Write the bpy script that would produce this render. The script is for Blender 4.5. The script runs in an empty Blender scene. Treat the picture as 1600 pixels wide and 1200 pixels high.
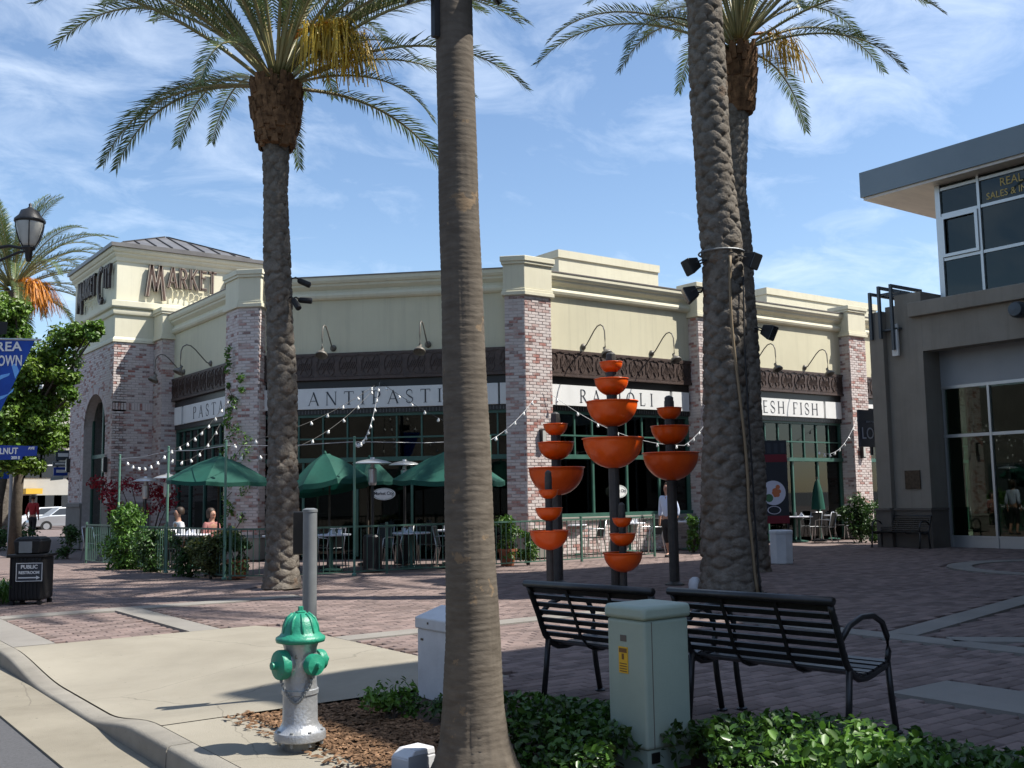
import bpy, math, random
import numpy as np
from mathutils import Matrix, Vector
random.seed(7); rng = np.random.default_rng(7)
S = bpy.context.scene
COL = S.collection
rad = math.radians
# ---------------------------------------------------------------- camera
F_PX, PITCH, ROLL, HEAD, EYE = 1620.6, rad(6.158), rad(-0.904), rad(36.24), 1.5
FW = np.array([math.sin(HEAD)*math.cos(PITCH), math.cos(HEAD)*math.cos(PITCH), math.sin(PITCH)])
_r = np.array([math.cos(HEAD), -math.sin(HEAD), 0.0]); _u = np.cross(_r, FW)
CR = _r*math.cos(ROLL)+_u*math.sin(ROLL); CU = _u*math.cos(ROLL)-_r*math.sin(ROLL)
ORG = np.array([0, 0, EYE])
cd = bpy.data.cameras.new('camera'); cam = bpy.data.objects.new('camera', cd); COL.objects.link(cam)
cd.sensor_width = 36; cd.lens = 36*F_PX/1600; cd.clip_start = .05; cd.clip_end = 3000
m = Matrix.Identity(4)
for i in range(3):
    m[i][0] = CR[i]; m[i][1] = CU[i]; m[i][2] = -FW[i]; m[i][3] = ORG[i]
cam.matrix_world = m
S.camera = cam
# ---------------------------------------------------------------- sun + sky
SUN_HEAD, SUN_EL = 131.0, 54.0            # compass heading (clockwise from +Y) and elevation, degrees
sh, se = rad(SUN_HEAD), rad(SUN_EL)
L = Vector((math.sin(sh)*math.cos(se), math.cos(sh)*math.cos(se), math.sin(se)))
ld = bpy.data.lights.new('sun', 'SUN'); ld.energy = 5.0; ld.angle = rad(.53); ld.color = (1, .955, .88)
sun = bpy.data.objects.new('sun', ld); COL.objects.link(sun)
sun.rotation_euler = (-L).to_track_quat('-Z', 'Y').to_euler()
W = bpy.data.worlds.new('World'); S.world = W; W.use_nodes = True
wn = W.node_tree; wn.nodes.clear()
def N(t, typ, **kw):
    n = t.nodes.new(typ)
    for k, v in kw.items(): setattr(n, k, v)
    return n
sky = N(wn, 'ShaderNodeTexSky', sky_type='NISHITA', sun_disc=False)
sky.sun_elevation = se; sky.sun_rotation = sh; sky.altitude = 0; sky.air_density = 1.0; sky.dust_density = .6; sky.ozone_density = 2.2
tc = N(wn, 'ShaderNodeTexCoord')
sep = N(wn, 'ShaderNodeSeparateXYZ'); wn.links.new(tc.outputs['Generated'], sep.inputs[0])
zz = N(wn, 'ShaderNodeMath', operation='MAXIMUM'); wn.links.new(sep.outputs['Z'], zz.inputs[0]); zz.inputs[1].default_value = 0
za = N(wn, 'ShaderNodeMath', operation='ADD'); wn.links.new(zz.outputs[0], za.inputs[0]); za.inputs[1].default_value = .22
cmb = N(wn, 'ShaderNodeCombineXYZ')
for ax in ('X', 'Y'):
    d = N(wn, 'ShaderNodeMath', operation='DIVIDE'); wn.links.new(sep.outputs[ax], d.inputs[0]); wn.links.new(za.outputs[0], d.inputs[1])
    wn.links.new(d.outputs[0], cmb.inputs[ax])
mp = N(wn, 'ShaderNodeMapping'); mp.inputs['Rotation'].default_value = (0, 0, rad(25)); mp.inputs['Scale'].default_value = (1.5, 1.9, 1)
wn.links.new(cmb.outputs[0], mp.inputs[0])
n1 = N(wn, 'ShaderNodeTexNoise'); n1.inputs['Scale'].default_value = 3.0; n1.inputs['Detail'].default_value = 9; n1.inputs['Roughness'].default_value = .62; n1.inputs['Distortion'].default_value = .55
n2 = N(wn, 'ShaderNodeTexNoise'); n2.inputs['Scale'].default_value = .9; n2.inputs['Detail'].default_value = 3
wn.links.new(mp.outputs[0], n1.inputs[0]); wn.links.new(cmb.outputs[0], n2.inputs[0])
mu = N(wn, 'ShaderNodeMath', operation='MULTIPLY'); wn.links.new(n1.outputs[0], mu.inputs[0]); wn.links.new(n2.outputs[0], mu.inputs[1])
mr = N(wn, 'ShaderNodeMapRange'); mr.inputs[1].default_value = .21; mr.inputs[2].default_value = .47; mr.inputs[3].default_value = .0; mr.inputs[4].default_value = .62
wn.links.new(mu.outputs[0], mr.inputs[0])
mix = N(wn, 'ShaderNodeMix', data_type='RGBA')
hs = N(wn, 'ShaderNodeHueSaturation'); hs.inputs['Saturation'].default_value = 1.03; hs.inputs['Value'].default_value = 1.0
wn.links.new(sky.outputs[0], hs.inputs['Color'])
wn.links.new(mr.outputs[0], mix.inputs[0]); wn.links.new(hs.outputs[0], mix.inputs[6]); mix.inputs[7].default_value = (6.6, 7.3, 8.2, 1)
bg = N(wn, 'ShaderNodeBackground'); bg.inputs[1].default_value = .12
wo = N(wn, 'ShaderNodeOutputWorld')
wn.links.new(mix.outputs[2], bg.inputs[0]); wn.links.new(bg.outputs[0], wo.inputs[0])
S.view_settings.view_transform = 'Standard'; S.view_settings.look = 'None'; S.view_settings.gamma = 1
S.view_settings.exposure = .66; S.view_settings.use_curve_mapping = False
S.render.engine = 'CYCLES'
S.cycles.max_bounces = 6; S.cycles.transparent_max_bounces = 12
# ---------------------------------------------------------------- pixel -> place helpers (surveyed positions)
def ray(x, y): return CR*(x-800)/F_PX - CU*(y-600)/F_PX + FW
def G(x, y, z=0.0):
    d = ray(x, y); return ORG + d*((z-EYE)/d[2])
NH = np.array([math.sin(HEAD), math.cos(HEAD), 0])
def D(x, y, dist):                       # point seen at (x,y) at horizontal distance dist along the heading
    d = ray(x, y); return ORG + d*(dist/(NH@d))
# ---------------------------------------------------------------- materials
MATS = {}
def lin(c): return tuple((v/12.92 if v <= .04045 else ((v+.055)/1.055)**2.4) for v in c)
def mat(name, col, rough=.7, col2=None, scale=6, amt=1.0, bump=0, bscale=60, metal=0, spec=.5, isl=0, obj=0, stretch=None, detail=5, coat=0, trans=0, lo=.35, hi=.65, chip=None, streak=0, crack=0, spots=0):
    """col..col2 mixed by noise; isl/obj: extra tone change per piece / per object."""
    if name in MATS: return MATS[name]
    M = bpy.data.materials.new(name); M.use_nodes = True; t = M.node_tree
    b = t.nodes['Principled BSDF']; b.inputs['Roughness'].default_value = rough; b.inputs['Metallic'].default_value = metal
    b.inputs['Specular IOR Level'].default_value = spec
    b.inputs['Coat Weight'].default_value = coat; b.inputs['Coat Roughness'].default_value = .15
    tcn = N(t, 'ShaderNodeTexCoord'); vec = tcn.outputs['Object']
    if isl or obj:
        geo = N(t, 'ShaderNodeNewGeometry'); oi = N(t, 'ShaderNodeObjectInfo')
    if stretch:
        mpn = N(t, 'ShaderNodeMapping'); mpn.inputs['Scale'].default_value = stretch; t.links.new(vec, mpn.inputs[0]); vec = mpn.outputs[0]
    out = None
    c4 = (*col, 1)
    if col2 is not None:
        nz = N(t, 'ShaderNodeTexNoise'); nz.inputs['Scale'].default_value = scale; nz.inputs['Detail'].default_value = detail; nz.inputs['Roughness'].default_value = .62
        t.links.new(vec, nz.inputs[0])
        r = N(t, 'ShaderNodeMapRange'); r.inputs[1].default_value = lo; r.inputs[2].default_value = hi; r.inputs[4].default_value = amt
        t.links.new(nz.outputs[0], r.inputs[0])
        mx = N(t, 'ShaderNodeMix', data_type='RGBA'); mx.inputs[6].default_value = c4; mx.inputs[7].default_value = (*col2, 1)
        t.links.new(r.outputs[0], mx.inputs[0]); out = mx.outputs[2]
    def over(fac, colr, a_):
        nonlocal out
        m2 = N(t, 'ShaderNodeMix', data_type='RGBA'); m2.inputs[7].default_value = (*colr, 1)
        if out: t.links.new(out, m2.inputs[6])
        else: m2.inputs[6].default_value = c4
        t.links.new(fac, m2.inputs[0]); out = m2.outputs[2]
    def nfac(sc, thr0, thr1, amt_, st=None, det=6, dist=0):
        vv = tcn.outputs['Object']
        if st: q_ = N(t, 'ShaderNodeMapping'); q_.inputs['Scale'].default_value = st; t.links.new(vv, q_.inputs[0]); vv = q_.outputs[0]
        z_ = N(t, 'ShaderNodeTexNoise'); z_.inputs['Scale'].default_value = sc; z_.inputs['Detail'].default_value = det; z_.inputs['Roughness'].default_value = .65; z_.inputs['Distortion'].default_value = dist; t.links.new(vv, z_.inputs[0])
        r_ = N(t, 'ShaderNodeMapRange'); r_.inputs[1].default_value = thr0; r_.inputs[2].default_value = thr1; r_.inputs[4].default_value = amt_; t.links.new(z_.outputs[0], r_.inputs[0]); return r_.outputs[0]
    if streak: over(nfac(1.0, .50, .80, streak, (7, 7, .35)), [c_*.45 for c_ in col], 1); over(nfac(.55, .5, .75, streak*.7), [c_*.6 for c_ in col], 1)
    if chip: over(nfac(chip[2], chip[1], chip[1]+.03, chip[3] if len(chip) > 3 else .85), chip[0], 1)
    if spots: over(nfac(26, .70, .73, spots, det=2), [c_*.35 for c_ in col], 1); over(nfac(.9, .52, .75, spots*.8, det=8, dist=.6), [c_*.62 for c_ in col], 1)
    if crack:
        vz = N(t, 'ShaderNodeTexVoronoi', feature='DISTANCE_TO_EDGE'); vz.inputs['Scale'].default_value = crack
        dz_ = N(t, 'ShaderNodeTexNoise'); dz_.inputs['Scale'].default_value = 3; dz_.inputs['Detail'].default_value = 6; t.links.new(tcn.outputs['Object'], dz_.inputs[0])
        mm_ = N(t, 'ShaderNodeMix', data_type='VECTOR'); mm_.inputs[0].default_value = .12; t.links.new(tcn.outputs['Object'], mm_.inputs[4]); t.links.new(dz_.outputs['Color'], mm_.inputs[5]); t.links.new(mm_.outputs[1], vz.inputs['Vector'])
        rr_ = N(t, 'ShaderNodeMapRange'); rr_.inputs[1].default_value = .0; rr_.inputs[2].default_value = .006*crack; rr_.inputs[3].default_value = .6; rr_.inputs[4].default_value = 0; t.links.new(vz.outputs['Distance'], rr_.inputs[0]); over(rr_.outputs[0], [c_*.35 for c_ in col], 1)
    if isl or obj:
        ad = N(t, 'ShaderNodeMath', operation='ADD')
        if isl: t.links.new(geo.outputs['Random Per Island'], ad.inputs[0])
        else: ad.inputs[0].default_value = 0
        t.links.new(oi.outputs['Random'], ad.inputs[1])
        fr = N(t, 'ShaderNodeMath', operation='FRACT'); t.links.new(ad.outputs[0], fr.inputs[0])
        r2 = N(t, 'ShaderNodeMapRange'); a = isl or obj; r2.inputs[3].default_value = 1-a; r2.inputs[4].default_value = 1+a
        t.links.new(fr.outputs[0], r2.inputs[0])
        h = N(t, 'ShaderNodeHueSaturation')
        if out: t.links.new(out, h.inputs['Color'])
        else: h.inputs['Color'].default_value = c4
        t.links.new(r2.outputs[0], h.inputs['Value']); out = h.outputs[0]
    if out: t.links.new(out, b.inputs['Base Color'])
    else: b.inputs['Base Color'].default_value = c4
    if bump:
        nb = N(t, 'ShaderNodeTexNoise'); nb.inputs['Scale'].default_value = bscale; nb.inputs['Detail'].default_value = 6
        t.links.new(vec, nb.inputs[0])
        bp = N(t, 'ShaderNodeBump'); bp.inputs['Strength'].default_value = bump; bp.inputs['Distance'].default_value = .02
        t.links.new(nb.outputs[0], bp.inputs['Height']); t.links.new(bp.outputs[0], b.inputs['Normal'])
    if trans:                             # light passing through thin leaves or cloth
        tr = N(t, 'ShaderNodeBsdfTranslucent'); ms = N(t, 'ShaderNodeMixShader'); ms.inputs[0].default_value = trans
        if out: t.links.new(out, tr.inputs[0])
        else: tr.inputs[0].default_value = c4
        o = t.nodes['Material Output']; t.links.new(b.outputs[0], ms.inputs[1]); t.links.new(tr.outputs[0], ms.inputs[2]); t.links.new(ms.outputs[0], o.inputs[0])
    MATS[name] = M; return M
def brickmat(name, pale, red, dark, f_red=.3):
    """whitewashed brick: each brick picks pale or red, with washed patches."""
    M = bpy.data.materials.new(name); M.use_nodes = True; t = M.node_tree; b = t.nodes['Principled BSDF']; b.inputs['Roughness'].default_value = .9
    b.inputs['Specular IOR Level'].default_value = .2
    geo = N(t, 'ShaderNodeNewGeometry'); oi = N(t, 'ShaderNodeObjectInfo'); tcn = N(t, 'ShaderNodeTexCoord')
    ad = N(t, 'ShaderNodeMath', operation='ADD'); t.links.new(geo.outputs['Random Per Island'], ad.inputs[0]); t.links.new(oi.outputs['Random'], ad.inputs[1])
    fr = N(t, 'ShaderNodeMath', operation='FRACT'); t.links.new(ad.outputs[0], fr.inputs[0])
    ramp = N(t, 'ShaderNodeValToRGB'); e = ramp.color_ramp.elements; ramp.color_ramp.interpolation = 'LINEAR'
    e[0].position = 0; e[0].color = (*dark, 1); e[1].position = f_red*.45; e[1].color = (*red, 1)
    a = ramp.color_ramp.elements.new(f_red); a.color = (*[(x+y)/2 for x, y in zip(pale, red)], 1)
    a = ramp.color_ramp.elements.new(min(.95, f_red+.15)); a.color = (*pale, 1)
    a = ramp.color_ramp.elements.new(1); a.color = (*[x*1.08 for x in pale], 1)
    t.links.new(fr.outputs[0], ramp.inputs[0])
    nz = N(t, 'ShaderNodeTexNoise'); nz.inputs['Scale'].default_value = 9; nz.inputs['Detail'].default_value = 5
    t.links.new(geo.outputs['Position'], nz.inputs[0])
    r = N(t, 'ShaderNodeMapRange'); r.inputs[1].default_value = .45; r.inputs[2].default_value = .72; r.inputs[4].default_value = .7; t.links.new(nz.outputs[0], r.inputs[0])
    mx = N(t, 'ShaderNodeMix', data_type='RGBA'); t.links.new(r.outputs[0], mx.inputs[0]); t.links.new(ramp.outputs[0], mx.inputs[6]); mx.inputs[7].default_value = (*pale, 1)
    t.links.new(mx.outputs[2], b.inputs['Base Color'])
    MATS[name] = M; return M
def glassmat(name, tint, refl=.12, dark=.0):
    M = bpy.data.materials.new(name); M.use_nodes = True; t = M.node_tree; t.nodes.remove(t.nodes['Principled BSDF'])
    tr = N(t, 'ShaderNodeBsdfTransparent'); tr.inputs[0].default_value = (*tint, 1)
    gl = N(t, 'ShaderNodeBsdfGlossy'); gl.inputs['Roughness'].default_value = .015; gl.inputs[0].default_value = (.9, .95, .93, 1)
    fz = N(t, 'ShaderNodeFresnel'); fz.inputs[0].default_value = 1.5
    ad = N(t, 'ShaderNodeMath', operation='ADD'); ad.use_clamp = True; t.links.new(fz.outputs[0], ad.inputs[0]); ad.inputs[1].default_value = refl
    ms = N(t, 'ShaderNodeMixShader'); t.links.new(ad.outputs[0], ms.inputs[0]); t.links.new(tr.outputs[0], ms.inputs[1]); t.links.new(gl.outputs[0], ms.inputs[2])
    t.links.new(ms.outputs[0], t.nodes['Material Output'].inputs[0])
    MATS[name] = M; return M
mat('cream', (.66, .62, .455), .85, (.60, .56, .41), .6, .8, bump=.25, bscale=90, spec=.2, streak=.26)
mat('cream_light', (.72, .685, .53), .85, (.66, .62, .475), .9, .8, bump=.2, bscale=90, spec=.2, streak=.20)
mat('mortar', (.55, .50, .475), .95, (.45, .40, .38), 12, 1, spec=.1)
brickmat('brick', (.57, .505, .48), (.37, .17, .14), (.24, .185, .175), .21)
brickmat('brick_sun', (.58, .49, .45), (.34, .10, .075), (.13, .08, .075), .33)
mat('brown_band', (.055, .036, .030), .5, (.085, .056, .045), 5, 1, bump=.3, bscale=40)
mat('flashing', (.16, .14, .13), .5, (.2, .18, .17), 3)
mat('roof_metal', (.15, .14, .135), .42, (.20, .19, .18), 2, metal=.3)
mat('seam', (.03, .028, .027), .5)
mat('sign_white', (.78, .78, .76), .6, (.72, .72, .70), 2, streak=.12)
mat('ink', (.035, .04, .05), .6)
mat('tile_black', (.015, .014, .013), .35)
mat('green_frame', (.035, .10, .075), .45, (.05, .13, .10), 3)
mat('green_pole', (.13, .26, .20), .45, (.09, .2, .15), 3)
mat('rail_green', (.075, .15, .115), .45, (.05, .11, .085), 4)
glassmat('glass_dark', (.30, .34, .32), .0)
glassmat('glass_shop', (.34, .46, .38), .0)
glassmat('glass_office', (.22, .29, .28), .0)
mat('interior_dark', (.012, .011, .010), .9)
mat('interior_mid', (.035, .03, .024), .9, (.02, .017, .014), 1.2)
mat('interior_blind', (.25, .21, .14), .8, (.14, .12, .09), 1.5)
mat('lamp_metal', (.17, .155, .13), .45, (.11, .10, .085), 20)
mat('stucco_tan', (.30, .27, .228), .9, (.245, .22, .185), .8, .9, bump=.3, bscale=70, spec=.2, streak=.35)
mat('stucco_base', (.165, .145, .125), .9, (.13, .115, .10), 1.2, bump=.2, spec=.2)
mat('panel_grey', (.36, .38, .40), .55, (.32, .34, .36), .7)
mat('canopy_metal', (.155, .185, .205), .35, (.13, .16, .18), .5, metal=.35)
mat('soffit', (.52, .47, .42), .42, (.40, .36, .33), 1.4, metal=.35, stretch=(.5, 2, 1))
mat('alu', (.50, .52, .53), .38, metal=.7)
mat('alu_dark', (.07, .085, .10), .45, metal=.4)
mat('gold', (.50, .38, .12), .5)
mat('black_metal', (.012, .012, .013), .38, (.02, .02, .021), 30)
mat('black_plastic', (.012, .012, .013), .55, (.019, .018, .018), 12, spec=.35)
mat('orange_glaze', (.92, .125, .008), .28, (.80, .092, .006), 5, .8, coat=.2, streak=.25, bump=.06, bscale=9)
mat('post_dark', (.035, .033, .03), .5, (.06, .055, .05), 8)
mat('hyd_silver', (.48, .49, .50), .36, (.36, .37, .38), 14, .8, bump=.25, bscale=55, metal=.55, chip=((.16, .11, .08), .66, 17, .7))
mat('hyd_green', (.022, .27, .165), .42, (.018, .21, .13), 9, .8, bump=.2, bscale=55, chip=((.12, .16, .12), .68, 24, .8))
mat('steel_grey', (.23, .245, .25), .5, (.19, .2, .205), 7, metal=.3)
mat('util_green', (.34, .42, .355), .52, (.29, .36, .305), 2.2, .9, bump=.08, bscale=120, streak=.18, chip=((.13, .11, .09), .72, 22, .7))
mat('sticker_yellow', (.72, .42, .02), .5); mat('sticker_dark', (.16, .07, .015), .5)
mat('white_paint', (.62, .63, .645), .6, (.52, .53, .545), 3, bump=.1, streak=.22, chip=((.2, .16, .12), .72, 20, .6))
mat('conc', (.315, .288, .232), .9, (.25, .226, .18), .7, 1, bump=.25, bscale=130, spec=.2, detail=8, spots=.5, crack=.33)
mat('conc_band', (.265, .248, .222), .9, (.215, .20, .18), 1.1, 1, bump=.25, bscale=130, spec=.2, detail=8, spots=.4)
mat('kerb', (.30, .278, .235), .9, (.215, .198, .168), 1.6, 1, bump=.3, bscale=110, spec=.2, detail=8, spots=.55)
mat('gutter', (.275, .248, .195), .9, (.205, .183, .142), 1.1, 1, bump=.25, bscale=110, spec=.2, detail=8, spots=.6, crack=.45)
mat('asphalt', (.085, .085, .09), .9, (.125, .125, .13), 45, .8, bump=.5, bscale=260, spec=.25, detail=8)
mat('paver', (.212, .158, .142), .9, (.165, .128, .117), 4, 1, bump=.25, bscale=120, isl=.26, spec=.2, spots=.35)
mat('paver_bed', (.19, .14, .125), .95, (.15, .115, .105), 2.5, detail=8)
mat('mulch', (.22, .135, .08), .95, (.115, .066, .038), 30, 1, isl=.5, spec=.1)
mat('soil', (.075, .045, .028), .95, (.05, .03, .02), 20)
mat('leaf_hedge', (.055, .125, .018), .38, (.03, .075, .012), 7, 1, isl=.5, trans=.22)
mat('leaf_bright', (.12, .24, .035), .45, (.06, .15, .02), 5, 1, isl=.45, trans=.3)
mat('leaf_mid', (.05, .115, .022), .45, (.028, .07, .014), 5, 1, isl=.5, trans=.28)
mat('leaf_tree', (.085, .18, .022), .45, (.13, .20, .02), .8, 1, isl=.5, trans=.3)
mat('leaf_olive', (.10, .12, .03), .5, (.05, .075, .02), 4, 1, isl=.5, trans=.25)
mat('flower_red', (.30, .010, .028), .5, (.2, .008, .016), 5, isl=.4, trans=.25)
mat('grass', (.09, .19, .022), .5, (.05, .13, .015), 3, isl=.4, trans=.25)
mat('frond', (.115, .155, .055), .42, (.08, .12, .04), 3, 1, isl=.3, obj=0, trans=.25)
mat('frond_stem', (.20, .21, .09), .5, (.25, .19, .08), 3, 1)
mat('fruit_yellow', (.55, .34, .02), .5, (.42, .30, .04), 6, isl=.3, trans=.2)
mat('fruit_orange', (.60, .24, .015), .5, (.5, .16, .01), 4, isl=.3, trans=.2)
mat('date_trunk', (.205, .183, .155), .95, (.11, .092, .073), 7, 1, bump=.9, bscale=30, spec=.1, chip=((.15, .095, .06), .60, 1.6, .5), streak=.35)
mat('date_boot', (.20, .115, .06), .9, (.075, .042, .024), 7, 1, bump=.5, bscale=30, spec=.1, isl=.3)
mat('fan_trunk', (.150, .128, .103), .95, (.105, .088, .070), 7, 1, bump=.22, bscale=16, spec=.1, stretch=(1, 1, 2.6), streak=.45, chip=((.27, .19, .115), .62, 5, .6))
mat('bark', (.10, .08, .06), .95, (.06, .048, .036), 8, bump=.5, bscale=20)
mat('terracotta', (.36, .125, .06), .8, (.28, .095, .045), 6)
mat('umbrella_green', (.008, .095, .066), .75, (.006, .074, .052), 2.5, trans=.2, streak=.2, bump=.25, bscale=6)
mat('chrome', (.55, .56, .57), .3, metal=.9)
mat('heater_top', (.62, .63, .63), .32, metal=.7)
mat('cloth', (.70, .72, .78), .8); mat('cloth_dark', (.03, .035, .05), .8)
mat('chair_mesh', (.02, .021, .022), .6)
mat('banner_blue', (.012, .095, .50), .5, (.008, .055, .34), 2.2, trans=.2); mat('banner_light', (.16, .42, .85), .5)
mat('sign_blue', (.01, .045, .30), .45)
mat('bulb', (.80, .80, .78), .15, coat=.6)
mat('wire', (.02, .02, .02), .6); mat('wire_pale', (.35, .36, .37), .5)
mat('cable_tan', (.23, .17, .10), .7)
mat('skin', (.42, .23, .16), .55); mat('hair', (.035, .02, .012), .6)
mat('shirt_pale', (.52, .62, .84), .8, (.54, .60, .72), 6, bump=.3, bscale=14); mat('trouser_black', (.012, .012, .014), .8); mat('shirt_red', (.33, .015, .018), .8); mat('shirt_pink', (.32, .13, .12), .8)
mat('car_white', (.72, .74, .76), .25, coat=.6); mat('tyre', (.012, .012, .012), .8)
mat('poster_dark', (.018, .02, .026), .6); mat('poster_red', (.16, .006, .016), .6); mat('poster_plate', (.62, .60, .68), .6); mat('poster_food', (.55, .16, .06), .6); mat('poster_leaf', (.06, .16, .07), .6)
mat('loft_navy', (.018, .024, .045), .5); mat('loft_text', (.42, .46, .55), .5)
mat('bronze', (.045, .032, .022), .4, (.09, .065, .045), 14, 1, metal=.4, bump=.5, bscale=30)
mat('lamp_glass', (.50, .50, .46), .35, (.42, .42, .39), 6)
mat('far_wall', (.48, .46, .40), .85, (.42, .40, .35), .8); mat('far_white', (.66, .66, .64), .8); mat('far_glass', (.04, .045, .05), .15)
mat('letter_brown', (.10, .055, .035), .5, (.05, .03, .025), 6); mat('letter_rim', (.48, .42, .34), .5); mat('letter_side', (.045, .03, .028), .5)
mat('neon', (.72, .66, .45), .5)
mat('yellow_awn', (.70, .42, .04), .6)
# ---------------------------------------------------------------- mesh builder
def sm(M): return MATS[M] if isinstance(M, str) else M
class MB:
    def __init__(s): s.v = []; s.f = []
    def add(s, v, f):
        o = len(s.v); s.v.extend([tuple(p) for p in v]); s.f.extend([tuple(i+o for i in q) for q in f]); return s
    def box(s, c, d, rz=0, taper=1.0):
        cx, cy, cz = c; hx, hy, hz = d[0]/2, d[1]/2, d[2]/2; ca, sa = math.cos(rz), math.sin(rz); v = []
        for z, k in ((-hz, 1), (hz, taper)):
            for x, y in ((-hx, -hy), (hx, -hy), (hx, hy), (-hx, hy)):
                x *= k; y *= k; v.append((cx+x*ca-y*sa, cy+x*sa+y*ca, cz+z))
        return s.add(v, [(3, 2, 1, 0), (4, 5, 6, 7), (0, 1, 5, 4), (1, 2, 6, 5), (2, 3, 7, 6), (3, 0, 4, 7)])
    def bx(s, x0, x1, y0, y1, z0, z1): return s.box(((x0+x1)/2, (y0+y1)/2, (z0+z1)/2), (x1-x0, y1-y0, z1-z0))
    def prism(s, poly, z0, z1, top=None):
        n = len(poly); t = top or poly
        v = [(x, y, z0) for x, y in poly]+[(x, y, z1) for x, y in t]
        return s.add(v, [tuple(range(n-1, -1, -1)), tuple(range(n, 2*n))]+[(i, (i+1) % n, n+(i+1) % n, n+i) for i in range(n)])
    def tube(s, pts, r, n=8, cap=True):
        P = [Vector(p) for p in pts]; R = r if hasattr(r, '__len__') else [r]*len(P); v = []; f = []
        ref = Vector((0, 0, 1)) if abs((P[-1]-P[0]).normalized().z) < .9 else Vector((1, 0, 0))
        for i, p in enumerate(P):
            t = (P[min(i+1, len(P)-1)]-P[max(i-1, 0)]).normalized()
            a = t.cross(ref)
            if a.length < 1e-4: a = t.cross(Vector((0, 1, 0)))
            a.normalize(); b = t.cross(a)
            for k in range(n):
                w = 2*math.pi*k/n; v.append(p+(a*math.cos(w)+b*math.sin(w))*R[i])
        for i in range(len(P)-1):
            for k in range(n): f.append((i*n+k, i*n+(k+1) % n, (i+1)*n+(k+1) % n, (i+1)*n+k))
        if cap: f.append(tuple(range(n-1, -1, -1))); f.append(tuple((len(P)-1)*n+k for k in range(n)))
        return s.add(v, f)
    def lathe(s, prof, c=(0, 0, 0), n=24, ax='z', sy=1.0):
        v = []; f = []
        for r, z in prof:
            for k in range(n):
                w = 2*math.pi*k/n; p = (r*math.cos(w), r*math.sin(w)*sy, z)
                if ax == 'x': p = (p[2], p[0], p[1])
                elif ax == 'y': p = (p[0], -p[2], p[1])
                v.append((c[0]+p[0], c[1]+p[1], c[2]+p[2]))
        for i in range(len(prof)-1):
            for k in range(n): f.append((i*n+k, i*n+(k+1) % n, (i+1)*n+(k+1) % n, (i+1)*n+k))
        if prof[0][0] > 1e-4: f.append(tuple(range(n-1, -1, -1)))
        if prof[-1][0] > 1e-4: f.append(tuple((len(prof)-1)*n+k for k in range(n)))
        return s.add(v, f)
    def extrude_profile(s, prof, p, q, nrm):
        """prof: closed list of (out, z) swept from p to q (xy), out along nrm."""
        n = len(prof); v = []
        for b in (p, q):
            for o, z in prof: v.append((b[0]+nrm[0]*o, b[1]+nrm[1]*o, z))
        return s.add(v, [tuple(range(n)), tuple(range(2*n-1, n-1, -1))]+[(i, n+i, n+(i+1) % n, (i+1) % n) for i in range(n)])
    def sheet(s, poly, z): return s.add([(x, y, z) for x, y in poly], [tuple(range(len(poly)))])
    def xf(s, M):
        s.v = [tuple(M @ Vector(p)) for p in s.v]; return s
    def mesh(s, name, M, smooth=False, off=None):
        me = bpy.data.meshes.new(name)
        v = s.v if off is None else [(a-off[0], b-off[1], c-off[2]) for a, b, c in s.v]
        me.from_pydata(v, [], s.f); me.update()
        if M: me.materials.append(sm(M))
        if smooth: me.polygons.foreach_set('use_smooth', [True]*len(me.polygons))
        return me
    def build(s, name, M, parent=None, smooth=False, world=False, auto=False):
        """world: vertices are given in world space although the parent stands elsewhere (unrotated)."""
        off = None
        if world and parent is not None:
            off = Vector(parent.location)
            if parent.parent: off = off+Vector(parent.parent.location)
        o = bpy.data.objects.new(name, s.mesh(name, M, smooth, off)); COL.objects.link(o); o.parent = parent
        return o
def smooth_angle(o, deg=35):
    me = o.data; me.polygons.foreach_set('use_smooth', [True]*len(me.polygons)); me.set_sharp_from_angle(angle=rad(deg)); return o
def bevel(o, w=.01, seg=2):
    b = o.modifiers.new('bevel', 'BEVEL'); b.width = w; b.segments = seg; b.limit_method = 'ANGLE'; b.angle_limit = rad(40); return o
def thing(name, label, cat, loc=(0, 0, 0), rz=0, group=None):
    o = bpy.data.objects.new(name, None); o.empty_display_size = .2; COL.objects.link(o)
    o.location = [float(x) for x in loc]; o.rotation_euler = (0, 0, rz); return tag(o, label, cat, group)
def tag(o, label, cat, group=None):
    o['label'] = label; o['category'] = cat
    if group: o['group'] = group
    return o
def struct(o): o['kind'] = 'structure'; return o
def stuff(o): o['kind'] = 'stuff'; return o
def dup(root, loc, rz=None, label=None, scale=None):
    r = root.copy(); COL.objects.link(r); r.location = [float(x) for x in loc]
    if rz is not None: r.rotation_euler = (root.rotation_euler[0], root.rotation_euler[1], rz)
    if scale: r.scale = (scale,)*3 if not hasattr(scale, '__len__') else scale
    if label: r['label'] = label
    for ch in list(root.children):
        c = ch.copy(); COL.objects.link(c); c.parent = r
        for g in list(ch.children):
            d = g.copy(); COL.objects.link(d); d.parent = c
    return r
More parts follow.
